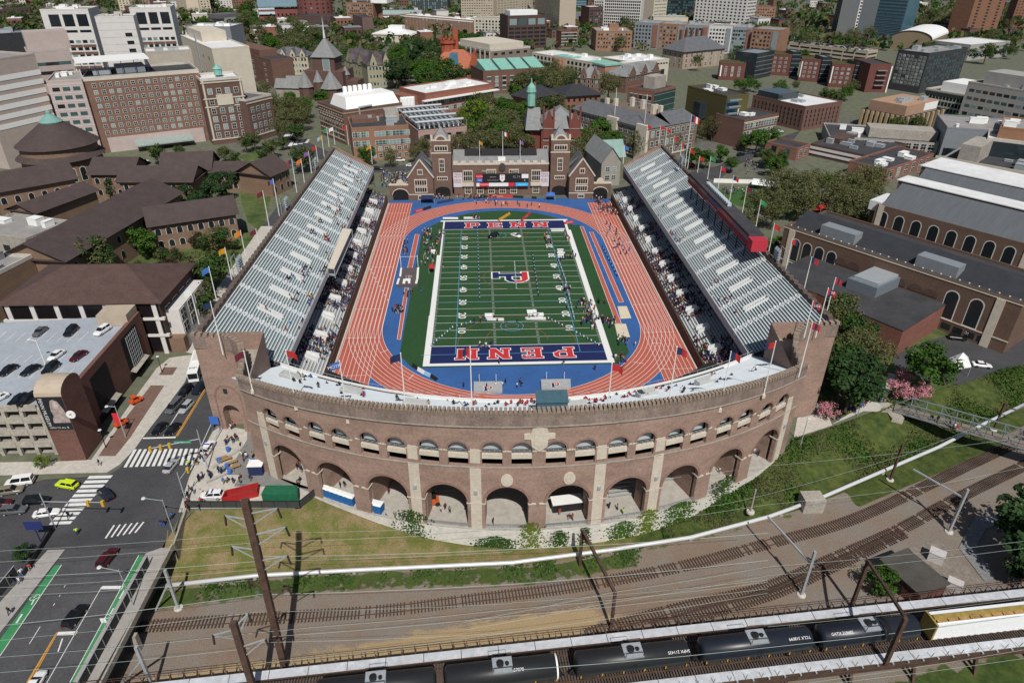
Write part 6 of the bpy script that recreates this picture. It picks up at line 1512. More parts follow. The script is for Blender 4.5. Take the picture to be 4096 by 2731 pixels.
for k in range(6): m=MB(); m.lathe([(1.3,h+6),(1.3,h+9),(.7,h+9.6)],10,(.3+.08*k)*W,.6*D); m.build('roof_fan',M_white,b.root)
m=MB(); m.tube([(.25*W,-.6,h-8),(.25*W,-.6,h+1.5),(.45*W,-.2,h+1.5)],.6,8); m.build('exhaust_duct',M_steel,b.root); b.box(.55,-.1,0,.98,-.001,h-4,M_bbrown,'side_tower'); b.done()
b=B('orange-brown brick laboratory with white ribbon windows facing the stadium','laboratory',(1,875,1190),(1,1400,1160),26,base=(1,905,1490),wall=M_borange)
for z in (b.h-3,b.h-7.5): b.win('F',9,1,b.W/9*.9,2.2,z,0,x0=.42,x1=.99,st='f',g='w'); b.win('F',5,1,b.W/14*.9,2.2,z,0,x0=.02,x1=.28,st='f',g='w')
b.win('F',6,2,1.8,1.9,2.5,6,x0=.3,x1=.98); b.box(.05,.5,b.h,.5,.95,b.h+2,M_bbrown,'upper_storey'); b.box(.65,.55,b.h,.9,.95,b.h+5,M_concd); b.units(5); b.done()
b=B('pink panelled laboratory roofed with a maze of silver ducts','laboratory',(1,1490,1215),(1,1935,1175),(1,1395,1020),h=LH*.72,wall=mat('pink_panel',(.40,.26,.23),.1,.4)); W,D,h=b.W,b.D,b.h
b.win('F',4,1,3.4,2.6,h-3,0,st='o',g='d')
for k in range(9): m=MB(); x=(.06+.1*k)*W; m.tube([(x,.05*D,h+1),(x,.05*D,h+2.6),(x,.9*D,h+2.6),(x,.9*D,h+1)],.55,7); m.build('silver_duct',M_steel,b.root)
for k in range(4): m=MB(); y=(.1+.25*k)*D; m.tube([(0,y,h+3.8),(W,y,h+3.8)],.7,7); m.build('silver_duct',M_steel,b.root)
m=MB()
for k in range(10):
 for y in (0,.5,1): m.beam((W*k/9,D*y,h),(W*k/9,D*y,h+4.5),.25)
m.build('duct_frame',M_metal,b.root)['kind']='stuff'
for k in range(4): m=MB(); m.lathe([(1.6,h+3),(1.6,h+8),(1,h+8.6)],10,(.2+.07*k)*W,.95*D); m.build('roof_fan',M_white,b.root)
b.done()
b=B('long low red brick building with white roof tiers and big steel windows','hall',(1,1555,870),(1,2180,775),30,h=14,wall=brick('long_brick',(.25,.105,.075)),roof=M_roofw)
b.win('F',16,2,2.6,2.6,3.5,8,st='f'); b.band('F',[10],.7,M_white,3.0,'roof_tier'); b.box(-.14,.3,0,-.001,.9,12,b.wall,'side_wing'); b.units(10,M_white); b.done()
b=B('orange-red sandstone library with steep tiled roof and toothed crown','library',(1,1560,740),(1,2085,745),34,h=9,gr=True,wall=brick('fisher_red',(.33,.085,.045)),par=0); b.win('F',9,1,1.8,3.4,4,0,st='a',g='d'); b.hip(13,mat('fisher_tile',(.36,.125,.07),.12,.4),.5)
W,D=b.W,b.D; m=MB(); m.lathe([(6,10),(6,26),(7,26.5),(7,29)],10,.36*W,.6*D); m.build('round_crown',b.wall,b.root)
for k in range(10): a=2*PI*k/10; m=MB(); m.box(-.8,-.6,29,.8,.6,31); o=m.build('crown_tooth',b.wall,b.root); o.location=(.36*W+6.6*math.cos(a),.6*D+6.6*math.sin(a),0); o.rotation_euler=(0,0,a+PI/2)
m=MB(); m.box(.46*W,.6*D,9,.46*W+4,.6*D+4,37); m.build('stair_turret',b.wall,b.root); m=MB(); m.add([(.74*W,-.6,9),(.96*W,-.6,9),(.85*W,-.6,24),(.85*W,D/2,22)],[(0,1,2),(0,2,3),(1,3,2)]); m.build('front_gable',b.wall,b.root); m=MB(); m.add([(.38*W,.05*D,12),(.58*W,.05*D,12),(.55*W,.33*D,20),(.42*W,.33*D,20)],[(0,1,2,3)]); o=m.build('glass_skylight',M_gblue,b.root); o.location=(0,-.3,.3); b.done()
b=B('brown brick studio building with green sawtooth roofs','hall',(1,2090,870),(2,318,830),30,h=16,gr=True,wall=M_bbrown); b.win('F',8,3,2.6,2.4,4,11,st='s'); W,D,h=b.W,b.D,16
for k in range(4): m=MB(); x0,x1=(.04+.24*k)*W,(.24+.24*k)*W; m.add([(x0,1,h+1),(x1,1,h+1),(x1,D*.7,h+6),(x0,D*.7,h+6),(x1,D*.7,h),(x0,D*.7,h),(x0,1,h),(x1,1,h)],[(0,1,2,3),(2,4,5,3),(0,3,5,6),(1,7,4,2),(6,7,1,0)]); m.build('sawtooth_roof',M_copper,b.root)
b.done()
b=B('brick laboratory with a green glass front wing','laboratory',(2,1312,850),(2,1502,805),(2,1088,805),h=22,wall=M_bred); b.win('L',5,4,2,2.6,5,18,st='s'); m=MB(); m.box(-.02,-.3,1,b.W,.0,21.5); m.build('glass_wall',mat('glass_green',(.03,.07,.06),.3,.5,rough=.12,spec=.6),b.root)
for k in range(6): b.band('F',[3.6*k+2],.3,M_metal,.4)
b.box(.35,.3,22,.9,.7,29,M_concd,'roof_block'); b.done()
b=B('green-gold shingled laboratory slab with a glass bay and blue glass corner','laboratory',(2,1975,895),(2,2178,875),(2,1512,808),base=(2,1930,1312),wall=mat('green_gold',(.098,.082,.03),.18,.4,fine=(3,.15),stretch=(1,1,8))); h=b.h
m=MB(); m.box(.02*b.W,-.5,2,.52*b.W,-.001,h-1); m.build('glass_corner',M_gblue,b.root)
for k in range(7): b.box(.0,-.09,2+k*(h-3)/6.2,.53,-.06,2.7+k*(h-3)/6.2,M_metal,'floor_plate')
m=MB(); m.box(-5,.45*b.D,h*.42,-.001,.62*b.D,h*.78); m.build('glass_bay',M_gcurt,b.root); b.units(5,M_white); b.done()
b=B('long grey-brown brick engineering hall with slate roofs and stone arched bays','hall',(2,1250,1185),(2,1855,1135),(2,565,1000),h=17,wall=brick('towne_brick',(.16,.125,.10)),par=0,swap=True)
b.win('L',14,3,2.2,3,3.5,13.5,2,'f'); b.win('F',9,3,2,2.8,3.5,13.5,2,'f'); b.band('LF',[15.8,1.5],.7,M_stone,.3,'cornice')
W,D=b.W,b.D; m=MB(); z=17; w=16; m.add([(-1,-1,z),(w,-1,z),(w,D+1,z),(-1,D+1,z),(w/2,4,z+5),(w/2,D-4,z+5)],[(0,1,4),(1,2,5,4),(2,3,5),(3,0,4,5)]); m.build('slate_roof',M_slate,b.root); m=MB(); m.add([(w,-1,z),(W+1,-1,z),(W+1,w,z),(w,w,z),(w,w/2,z+5),(W-4,w/2,z+5)],[(0,1,5,4),(1,2,5),(2,3,4,5)]); m.add([(w,w,z-3),(W,w,z-3),(W,D,z-3),(w,D,z-3)],[(0,1,2,3)]); m.build('slate_roof',M_slate,b.root)
for k in range(7): x,y=BR_.uniform(w+2,W-2),BR_.uniform(w,D*.9); b2=MB(); b2.box(x-1,y-1,z-4,x+1,y+1,z+5); b2.build('chimney',M_stone,b.root)
for y in (.06,.44): m=MB(); c=(1-y)*0+y*D; m.prism([(-1.2,c-4),(.6,c-4),(.6,c+4),(-1.2,c+4)],0,18.5); m.build('stone_pavilion',M_stone,b.root)
for y in (.08,.46): m=MB(); m.tube([(2,y*D,18),(2,y*D,33)],.12,5); m.build('roof_mast',M_white,b.root)
b.done()
b=B('brown brick hall with rows of white sash windows right of the gold slab','hall',(2,2135,1115),(3,98,1055),20,h=15,wall=M_bbrown); b.win('F',12,3,1.9,2.6,3.5,12,1,'f'); b.band('F',[13.8,2],.5,M_stone,.2); b.units(3,M_white); b.done()
b=B('red sandstone hall with grey hipped roof and green copper cupola','hall',(2,270,1180),(2,640,1180),26,h=15,wall=brick('hayden_red',(.17,.055,.042)),par=0); b.win('F',6,2,2,3.2,4,10.5,1,'f'); b.hip(9,M_slateL,.8); W,D=b.W,b.D
m=MB(); m.lathe([(2.2,24),(2.2,31),(2.7,31),(2.2,33.5),(.5,35.5),(.2,38)],10,.05*W-6,.5*D); m.build('copper_cupola',M_copper,b.root)
for x in (.18,.82): m=MB(); w=.14*W; m.poly([((x*W)-w,-.6,10),((x*W)+w,-.6,10),(x*W+w,-.6,18),(x*W+w*.5,-.6,20),(x*W+w*.3,-.6,23),(x*W,-.6,24.5),(x*W-w*.3,-.6,23),(x*W-w*.5,-.6,20),(x*W-w,-.6,18)]); m.poly([((x*W)-w,.2,10),((x*W)-w,.2,18),(x*W-w*.5,.2,20),(x*W,.2,24.5),(x*W+w*.5,.2,20),(x*W+w,.2,18),((x*W)+w,.2,10)]); m.build('curved_gable',b.wall,b.root)
for x in (-.35,): m=MB(); m.box(x*W,.1*D,0,-.01,D*.9,14); m.build('side_wing',b.wall,b.root); m=MB(); m.add([(x*W-1,.0,14),(0,.0,14),(0,D,14),(x*W-1,D,14),(x*W/2-3,D/2,23),(0,D/2,23)],[(0,1,5,4),(2,3,4,5),(3,0,4)]); m.build('side_roof',M_slateL,b.root)
for x in (.05,.3,.7,.95): b.box(x-.02,-.03,15,x+.02,.05,26,b.wall,'chimney')
b.done()
for lb,bb,cc,aa in (('dark hip-roofed brick pavilion nearest the red library',(2,140,905),(2,405,865),(2,-40,880)),('dark hip-roofed brick pavilion beside the budding plane tree',(2,480,885),(2,815,865),(2,335,830))):
 b=B(lb,'pavilion',bb,cc,aa,h=10,wall=M_bred,par=0); b.hip(6,mat('slate_dark',(.035,.036,.042),.2,.4,fine=(3,.1)),1.6); b.win('F',6,2,1.6,2,3,7,st='o',g='d'); b.box(.45,.45,14,.52,.52,18,M_bred,'chimney'); b.done()
gothic('small brown brick gothic house with steep slate gables','hall'and(2,600,825),(2,800,835),18,9,M_bbrown,8,M_slateL,5,2,2,'house').done()
gothic('long brown brick gothic students hall with slate roof and turret','hall'and(2,1035,860),(2,1350,790),20,12,M_bbrown,7,M_slateL,9,2,3).done()
M_hc=mat('business_stone',(.50,.46,.38),.06,.4)
b=B('cream business school wing with dark glass grid and green copper roof end','hall',(2,185,490),(2,850,600),26,h=17,wall=M_hc,roof=M_roofw); b.win('F',18,4,2.6,2.6,3,14.5,1,'o','d'); b.box(.30,.05,17,.55,.5,18,M_copper,'copper_roof'); b.units(5,M_white); m=MB(); m.lathe([(6,0),(6,17.5)],16,.42*b.W,-1); m.build('round_bay',mat('striped_brick',(.36,.2,.14),.1,.3,stretch=(.1,.1,3)),b.root); b.done()
b=B('cream business school block with stepped dark openings and white roof','hall',(2,1015,590),(2,1445,548),34,h=17,wall=M_hc,roof=M_roofw); b.win('F',4,1,7,6,7,0,2,'o','d'); b.win('F',16,1,2,1.2,14.5,0,1,'o','t'); b.win('F',4,1,7,1.6,2,0,1,'o','t'); b.units(6,M_white); b.box(-.35,.0,0,-.001,.8,16.5,mat('striped_brick',()),'round_wing'); b.box(-.36,-.02,16.5,-.001,.7,17.6,M_copper,'copper_roof'); b.done()
b=B('pale brick hall with long dark slate hip roof and chimneys','hall',(2,1560,640),(2,1932,600),(2,1395,600),h=15,gr=True,wall=brick('logan',(.36,.27,.21)),par=0); b.win('F',8,3,2.0,2.8,3,11.5,1,'f'); b.win('L',4,3,2.0,2.8,3,11.5,1,'f'); b.hip(10,M_slate,1.5)
for k in range(5): b.box(.2+.13*k,.6,15,.23+.13*k,.7,31,M_bbrown,'chimney')
b.done()
b=B('orange-brown brick classroom building with small square windows','hall',(2,765,470),(2,1092,470),(2,590,430),h=19,gr=True,wall=M_borange,roof=M_roofg); b.win('F',12,4,1.7,1.8,4,16,st='o'); b.win('L',7,4,1.7,1.8,4,16,st='o'); b.box(.4,.3,19,.65,.6,25,M_borange,'upper_storey'); b.units(4,M_white); b.done()
b=B('slim glazed classroom annex with pale floor bands','hall',(2,450,445),(2,590,440),16,h=16,gr=True,wall=M_bred); b.band('F',[3,6,9,12,15],.5,M_hc,.3); b.win('F',5,5,3.4,1.6,2,13.8,.3,'o','t'); b.done()
b=B('dark brown faceted office tower with white panels and roof tanks','office',(2,-40,455),(2,312,440),26,h=32,gr=True,wall=brick('dark_office',(.085,.05,.045))); b.win('F',6,5,6,2.2,4,20,.5,'o','d'); b.win('F',4,1,8,6,26.5,0,1,'o','w'); b.box(.1,.2,32,.8,.8,37,M_white,'roof_tank'); b.done()
for i,(xa,ya,xb,yb,m_) in enumerate(((1112,440,1330,455,M_metal),(1330,455,1560,470,M_borange),(1560,470,1780,482,M_metal),(1780,482,1990,495,M_whitec),(1990,495,2170,505,M_metal),(2170,512,2420,535,M_borange))):
 lb=['grey clad apartment section at the left end of the long apartment block','brick apartment section, second from the left in the long apartment block','grey clad apartment section in the middle of the long apartment block','white clad apartment section of the long apartment block','grey clad apartment section right of the white clad one','brick apartment section at the right end of the long apartment block'][i]
 b=B(lb,'apartments',(2,xa,ya),(2,xb,yb),30,h=25,gr=True,wall=m_,roof=M_roofg); b.win('F',7,6,2.0,2.0,3.5,22,.8,'o','g'); b.box(.75,-.02,2,.95,-.001,24,M_bred if m_ is M_metal else M_metal,'clad_bay'); b.units(4); b.done()
tower_g('white gridded hotel tower with a blank end wall',(2,832,255),(2,1168,270),18,75,M_whitec,18,20,2.0,2.4,g='d')
b=bpy.data.objects; 
tower_g('blue-teal banded glass office tower at the top edge',(2,440,115),(2,690,110),30,55,M_gblue,1,14,60,1.4,g='w')
tower_g('brown brick office slab beside the blue banded tower',(2,695,115),(2,745,118),30,55,M_bred,3,12,1.6,2)
tower_g('slim white office tower between the brown slab and gridded tower',(2,748,120),(2,838,125),26,60,M_whitec,5,14,2,2.6,g='d')
tower_g('dark glass apartment tower left of the white banded tower',(2,1325,175),(2,1650,180),26,80,M_gcurt,14,20,2.6,2.4,g='t')
tower_g('white banded office tower with dark ribbon windows',(2,1660,235),(2,2125,275),26,70,M_whitec,13,17,2.6,2.0,g='d',side=('R',6))
b=B('small cream office block beside the white gridded tower','office',(2,1285,235),(2,1405,225),20,h=34,gr=True,wall=M_cream); b.win('F',9,7,1.4,1.6,5,30,st='o'); b.done()
b=B('low tan flat-roofed building below the white banded tower','hall',(2,1290,270),(2,1605,275),30,h=14,gr=True,wall=M_cream,roof=M_roofg); b.units(4); b.done()
b=B('red church-like school with steep slate roof','school',(2,530,250),(2,700,245),18,h=9,gr=True,wall=brick('church_red',(.25,.07,.06)),par=0); b.gable(9,M_slate); b.win('F',6,1,1.6,3,4,0,st='a'); b.done()
b=B('brown hotel with white roof behind the brick classroom building','hotel',(2,700,270),(2,826,265),24,h=26,gr=True,wall=M_bdark,roof=M_roofw); b.win('F',7,6,1.5,1.8,4,22,st='o'); b.done()
b=B('orange brick apartment block at the right of the top edge centre','apartments',(2,2200,225),(2,2400,225),20,h=22,gr=True,wall=M_borange); b.win('F',8,5,1.8,1.8,4,19,st='o'); b.done()
M_sed=mat('green_roof',(.045,.085,.02),.25,.3)
def dorm(label,bb,cc,aa,h,dark=False):
 b=B(label,'dormitory',bb,cc,aa,h=h,gr=True,wall=M_gcurt if dark else brick('dorm_brick',(.14,.055,.045)),roof=M_metal if dark else M_sed)
 if dark: b.band('F',[3.4*k for k in range(1,6)],.35,M_metal,.1)
 else:
  b.win('F',3,4,1.6,1.5,4,h-3,x0=.12,x1=.9); b.box(.04,-.02,3,.09,-.001,h-1.5,M_white,'white_fin'); b.win('L',2,4,1.6,1.5,4,h-3)
 return b.done()
for i,(x0,x1,y) in enumerate(((-10,185,690),(270,450,745),(545,750,800))): dorm('brick dormitory block with grass roof, %s of three in the row'%('left','middle','right')[i],(3,x0,y),(3,x1,y+12),18,17)
for i,(x0,x1,y) in enumerate(((190,265,700),(458,538,760),(758,860,815))): dorm('dark glass stair link, %s of three between the dormitory blocks'%('left','middle','right')[i],(3,x0,y),(3,x1,y),16,19,True)
b=B('red brick dormitory end block with projecting dark balconies','dormitory',(3,880,850),(3,1075,850),(3,840,790),h=20,gr=True,wall=brick('dorm_brick',())); 
for k in range(4): b.box(.35,-.08,5+3.6*k,.8,-.001,5.4+3.6*k,M_metal,'balcony')
b.box(.97,-.03,0,1.02,-.001,19,M_white,'white_fin'); b.done()
dorm('brick dormitory block with grass roof nearest the slate hip roofed hall',(2,1890,735),(2,2125,745),(2,1752,700),13); dorm('taller dark glass dormitory with grass roof behind the nearest block',(2,2215,735),(2,2370,700),20,20,True); dorm('brick dormitory block with grass roof between glass wings',(2,2120,705),(2,2215,720),20,17)
tower_g('tall grey and white checkered apartment tower at the top right',(3,770,355),(3,905,350),30,95,M_whitec,7,26,2.4,2.0,g='d')
b=B('dark grey gridded tower flank joined to the checkered tower','tower block',(3,575,300),(3,768,354),25,h=95,gr=True,wall=mat('charcoal',(.10,.11,.12),.1,.5),par=1); b.win('F',12,26,1.6,1.9,4,91,.6,'o','d'); b.done()
b=B('blue glass apartment tower with an orange edge strip','tower block',(3,912,352),(3,1195,380),30,h=95,gr=True,wall=M_gblue,par=1); b.win('F',11,26,3.0,2.6,4,91,1,'o','b'); b.box(0,-.02,0,.03,-.001,95,mat('orange_strip',(.55,.28,.04),.1,1),'orange_strip'); b.band('F',[3.6*k for k in range(1,26)],.25,M_metal,.08); b.done()
tower_g('tall red-brown brick tower with a dark glass strip at the top right',(3,1800,335),(3,2085,310),24,75,brick('rt_brick',(.22,.11,.07)),3,20,5.5,1.8,g='d')
tower_g('brick tower at the right edge of the skyline',(3,2205,285),(3,2420,290),22,60,brick('rt_brick',()),7,16,1.4,1.4,g='d')
b=B('long tan parking garage with cars on its roof, far right','parking garage',(3,880,640),(3,1100,640),(3,165,545),h=15,gr=True,wall=mat('garage_tan',(.42,.36,.27),.08,.4),roof=M_roofg,swap=True)
for f,n in (('L',7),('F',3)):
 for k in range(4): b.win(f,n,1,(b.D if f=='L' else b.W)/n*.86,1.5,2.4+3.4*k,0,1,'o','d',nm='opening')
b.done(); GAR=b
M_vault=mat('vault_white',(.72,.72,.72),.05,.4)
p0,p1=t(3,1115,450),t(3,1480,480); root=thing('vaulted_hall','hall with a white barrel vault roof and tan end wall','hall',(p0.x,p0.y,0)); L=(p1-p0).length
root.rotation_euler=(0,0,math.atan2(p1.y-p0.y,p1.x-p0.x)); m=MB(); e=MB(); n=14
arc=[(L/2-L*.5*math.cos(PI*k/n),12+L*.20*math.sin(PI*k/n)) for k in range(n+1)]
for k in range(n): m.quad((arc[k][0],-1,arc[k][1]),(arc[k+1][0],-1,arc[k+1][1]),(arc[k+1][0],85,arc[k+1][1]),(arc[k][0],85,arc[k][1]))
e.poly([(0,0,0),(L,0,0)]+[(x,0,z) for x,z in arc[::-1]]); e.box(0,.1,0,L,84,12); m.build('vault_roof',M_vault,root); e.build('end_wall',mat('vault_tan',(.22,.17,.11),.1,.3),root)
b=B('charcoal apartment slab with scattered pale windows, upper right','apartments',(3,1482,500),(3,1838,448),(3,1205,465),base=(3,1392,862),wall=mat('charcoal_slab',(.042,.046,.052),.15,.4),roof=M_roofg); h=b.h; b.win('L',7,9,1.9,1.6,6,h-3,1,'f','g',.12); b.win('F',14,9,1.7,1.6,6,h-3,1,'o','t',.1); b.units(6); b.done()
b=B('beige precast office block with deep window grid and white roof house','office',(3,1890,895),(3,2148,850),(3,1430,825),base=(3,1850,1125),wall=M_cream,roof=M_roofg); h=b.h; b.win('L',13,3,1.8,2.8,h*.3,h*.78,1,'s','d'); b.win('F',12,3,1.6,2.6,h*.3,h*.78,1,'s','g'); b.band('LF',[h-2.6],2.2,mat('dark_band',(.03,.045,.04),.1,1),.15); b.box(.1,.25,h,.8,.75,h+6,M_white,'roof_house'); b.done()
b=B('square hall with gold stone fins, dark glass and brick attic','hall',(3,1265,1085),(3,1612,1010),(3,790,1020),base=(3,1235,1235),wall=M_gcurt); h=b.h
M_gold=mat('gold_stone',(.42,.31,.18),.1,.5)
for f,n in (('L',9),('F',8)): b.piers(f,n,1.6,0,h+.5,M_gold,1.2)
b.box(.08,.1,h,.92,.92,h+6,mat('attic_brick',(.38,.24,.16),.1,.4),'brick_attic'); 
for k in range(8): m=MB(); x,y=BR_.uniform(.2,.8)*b.W,BR_.uniform(.2,.8)*b.D; m.box(x-2,y-1.5,h+6,x+2,y+1.5,h+6+BR_.uniform(1,3)); m.build('roof_unit',M_steel,b.root)
b.box(.55,.09,h+1,.9,.098,h+5.5,M_white,'white_sheet'); b.done()
b=B('brown brick dormitory with slanted slot windows and white roof','dormitory',(3,345,990),(3,682,940),(3,-150,885),base=(3,320,1205),wall=brick('hill_brick',(.155,.085,.068)),roof=M_roofw); h=b.h; b.win('L',13,4,1.1,2.0,3,h-3,1,'o','d'); b.win('F',9,4,1.1,2.0,3,h-3,1,'o','d'); b.box(.05,.55,h,.6,.95,h+4,M_gcurt,'glass_attic'); b.units(4); b.done()
M_lb=brick('low_brick',(.235,.115,.085))
b=B('low orange brick laboratory corner block with dark railing roof','laboratory',(3,270,1375),(3,390,1335),(3,20,1300),base=(3,265,1480),wall=M_lb); lh=b.h; b.win('L',2,1,3,5,lh*.5,0,st='o',g='t'); b.win('F',2,2,2.4,2,lh*.35,lh*.7); b.done()
b=B('long low brick laboratory with white ribbon window bands and roof pipes','laboratory',(3,390,1330),(3,960,1450),40,h=lh*.95,wall=M_bdark); 
for k in range(2): b.band('F',[lh*.25+lh*.4*k],1.3,M_whitec,.3,'ribbon_window')
b.units(8); b.box(.05,.35,lh*.95,.3,.8,lh*1.35,M_bdark,'upper_storey'); b.done()
b=B('low brick laboratory wing with white framed windows, near gym roofs','laboratory',(3,1090,1570),(3,1520,1425),(3,775,1480),h=lh,wall=M_lb); b.win('F',6,2,3,2,lh*.35,lh*.75); b.units(6,M_white); b.done()
b=B('long dark flat-roofed laboratory with concrete penthouse','laboratory',(3,560,1260),(3,1570,1330),34,h=lh*1.05,wall=M_greyc); b.win('F',14,2,2.6,2.4,3,lh*.8,st='f',g='d'); b.box(.38,.2,lh*1.05,1.0,.6,lh*1.05+5,M_concd,'concrete_penthouse'); b.units(8,M_white); b.done()
b=B('grey concrete laboratory terraces with glazed bands at the right edge','laboratory',(3,1530,1500),(3,2600,1700),46,h=lh*1.25,wall=M_greyc); 
for k in range(3): b.band('F',[2.5+3.8*k],1.2,M_bbrown if k%2 else M_cream,.4)
b.win('F',16,3,3,1.8,2,10,st='o',g='d'); b.box(.12,.3,lh*1.25,.3,.8,lh*1.25+8,M_concd,'concrete_tower'); b.units(5); b.done()
b=B('sleek grey metal clad museum-like laboratory with slanted walls','laboratory',(3,1645,1180),(3,2500,1245),34,h=16,wall=M_metal,roof=M_roofg); b.win('F',20,1,2.6,4,4,0,st='o',g='t'); b.units(4,M_white); b.done()
b=B('white angular glass fronted pavilion roof at the right edge','pavilion',(3,2010,1290),(3,2600,1360),22,h=15,wall=M_gcurt,roof=M_roofw,par=1.5); b.done()
b=B('long grey stone science building with paired windows at the right edge','laboratory',(3,1840,760),(3,2700,900),30,h=26,wall=mat('grey_stone',(.36,.345,.32),.08,.3),roof=M_roofg); b.win('F',12,5,3.2,1.7,4,22,st='o',g='g'); b.box(.1,.2,26,.9,.8,33,M_greyc,'upper_storey'); b.units(6); b.done()
b=B('low white roofed hall with dark glass band behind the science building','hall',(3,1820,560),(3,2180,520),40,h=14,gr=True,wall=M_greyc,roof=M_roofw); b.win('F',12,1,3,3,5,0,st='o',g='b'); b.done()
b=B('orange brick block at the right edge above the metal laboratory','hall',(3,2130,1175),(3,2600,1230),30,h=20,wall=brick('edge_brick',(.25,.13,.075)),roof=M_roofg); b.units(4,M_white); b.done()
gymb=brick('gym_brick',(.135,.085,.062))
b=B('long brown brick gymnasium with black flat roof and tall arched windows','gymnasium',(7,150,520),(7,2340,1245),(7,560,390),h=15,wall=gymb,roof=M_roofd)
W,D=b.W,b.D
for x in (.075,.135,.195,.255): b.win('F',1,1,3.0,7.5,8.5,0,x0=x-.02,x1=x+.02,st='a',g='d')
for x in (.30,.36,.56,.63,.69): m=MB(); archp=[(2.2*math.cos(PI*k/10),2.2*math.sin(PI*k/10)) for k in range(11)]; m.poly([(x*W+u,-.12,9+z) for u,z in archp]); m.build('blind_arch',M_bdark,b.root)
for x in (.77,.86): b.win('F',1,1,3.4,8.5,8.5,0,x0=x-.02,x1=x+.02,st='a',g='d')
for k in range(5): b.win('F',2,1,1.3,1.9,1.8,0,x0=.72+.045*k,x1=.755+.045*k,st='o',g='d')
for x in (.045,.93):
 m=MB(); m.box(x*W-1.1,-.25,0,x*W+1.1,0,15); m.build('stone_quoin',M_stone,b.root)
m=MB(); m.add([(0,.18*D,15),(W,.18*D,15),(W,.5*D,18.5),(0,.5*D,18.5),(W,.85*D,15),(0,.85*D,15)],[(0,1,2,3),(3,2,4,5),(0,3,5),(1,4,2)]); m.build('ridge_roof',mat('membrane_dark',(.032,.034,.04),.15,.3,fine=(2,.08)),b.root)
for x in (.23,.66): m=MB(); m.box(x*W-6,.14*D,15,x*W+6,.32*D,18.5); m.build('roof_unit',M_metal,b.root)
m=MB()
for k in range(28): x=lerp(.02,.98,k/27)*W; m.lathe([(.22,15.8),(.22,16.05),(0,16.1)],6,x,1.6)
m.build('roof_light',mat('lamp_cream',(.75,.65,.4),0),b.root)['kind']='stuff'
b.band('F',[15.0,3.6],.35,M_stone,.15,'cornice'); b.done()
b=B('tall brown brick gym with stepped white roof and grey glazed slopes','gymnasium',(7,1000,305),(7,2480,700),44,h=15,wall=gymb,roof=M_roofd,par=0); W,D=b.W,b.D
for k in range(9): b.win('F',1,1,3.2,6.5,9.5,0,x0=.03+.115*k,x1=.10+.115*k,st='a',g='d')
m=MB(); m.add([(.03*W,.5,15),(W,.5,15),(W,.30*D,21),(.03*W,.30*D,21)],[(0,1,2,3)]); m.build('glazed_slope',mat('glazed_grey',(.105,.115,.125),.12,.3,stretch=(3,.2,1)),b.root)
b.box(.0,.30,15,1,.48,21.6,gymb,'clerestory_wall'); b.box(-.01,.29,21.6,1,.49,21.9,M_roofw,'white_roof'); m=MB(); m.add([(.06*W,.48*D,21.2),(W,.48*D,21.2),(W,.60*D,25),(.06*W,.60*D,25)],[(0,1,2,3)]); m.build('glazed_slope',mat('glazed_grey',()),b.root); b.box(.03,.6,15,1,.98,25.2,gymb,'upper_wall'); b.box(.02,.59,25.2,1,1.0,25.5,M_roofw,'white_roof'); b.box(-.06,.02,12,.02,.32,15.6,M_roofw,'white_roof'); b.box(-.05,.05,0,-.001,.9,12,gymb,'end_wing')
b.piers('F',2,2.0,0,15,M_stone,.2); b.done()
an=thing('squash_annex','low red brick annex with black felt roof and louvred plant enclosure','sports hall',(0,0,0)); P=[V2(t(7,*p,8)) for p in ((150,890),(380,780),(620,850),(690,820),(1712,1182),(1240,1475),(850,1315),(450,1130),(330,1090))]
m=MB(); m.prism(P,0,8.0); m.build('wall',brick('annex_brick',(.20,.085,.065)),an); c=sum((Vector(p) for p in P),Vector((0,0)))/len(P); m=MB(); m.prism([tuple(c+(Vector(p)-c)*1.005) for p in P],8.0,8.25); m.build('roof',M_roofd,an)
PE=[V2(t(7,*p,11.5)) for p in ((735,985),(1035,850),(1310,940),(1005,1080))]; m=MB(); m.prism(PE,8.2,11.5); m.build('louvre_enclosure',mat('louvre',(.14,.165,.19),.15,.6,stretch=(1,1,12)),an); c=sum((Vector(p) for p in PE),Vector((0,0)))/4; m=MB(); m.prism([tuple(c+(Vector(p)-c)*.82) for p in PE],11.4,12.2); m.build('cooling_unit',M_steel,an)
G=[t(7,1130,1490,6),t(7,1240,1480,6)]; m=MB(); m.beam((G[0].x,G[0].y-.2,3),(G[1].x,G[1].y-.2,3),.3,6); m.build('glass_corner',M_gcurt,an)
pb=[t(6,1625,440,29),t(6,1735,442,29),t(6,2318,1012,29),t(6,2180,1012,29)]; pr_=thing('press_box','long black-roofed red press box raised above the right-hand grandstand','press box',(0,0,0))
m=MB(); m.prism([V2(p) for p in pb],28.7,29.1); m.build('press_roof',M_roofd,pr_)
x0,x1=sorted((pb[0].x,pb[2].x)); m=MB(); ww=[V2(pb[0]),V2(pb[3]),(pb[3].x+1.6,pb[3].y),(pb[0].x+1.6,pb[0].y)]; m.prism(ww,25.6,28.7); m.build('press_wall',mat('press_red',(.23,.022,.03),.1,.5),pr_)
m=MB(); A,Bq=pb[0],pb[3]; m.quad((A.x-.06,A.y,27.2),(Bq.x-.06,Bq.y,27.2),(Bq.x-.06,Bq.y,28.4),(A.x-.06,A.y,28.4)); m.build('press_window',M_glass,pr_)
m=MB(); m.box(pb[3].x-.2,pb[3].y-3.4,25.4,pb[2].x,pb[3].y,28.6); m.build('end_booth',mat('booth_red',(.42,.03,.05),.08,.5),pr_)
for k in range(9): p=pb[0].lerp(pb[3],(k+.5)/9); m=MB(); m.beam((p.x+.8,p.y,20.5),(p.x+.8,p.y,25.7),.3); m.build('prop',M_black,pr_)
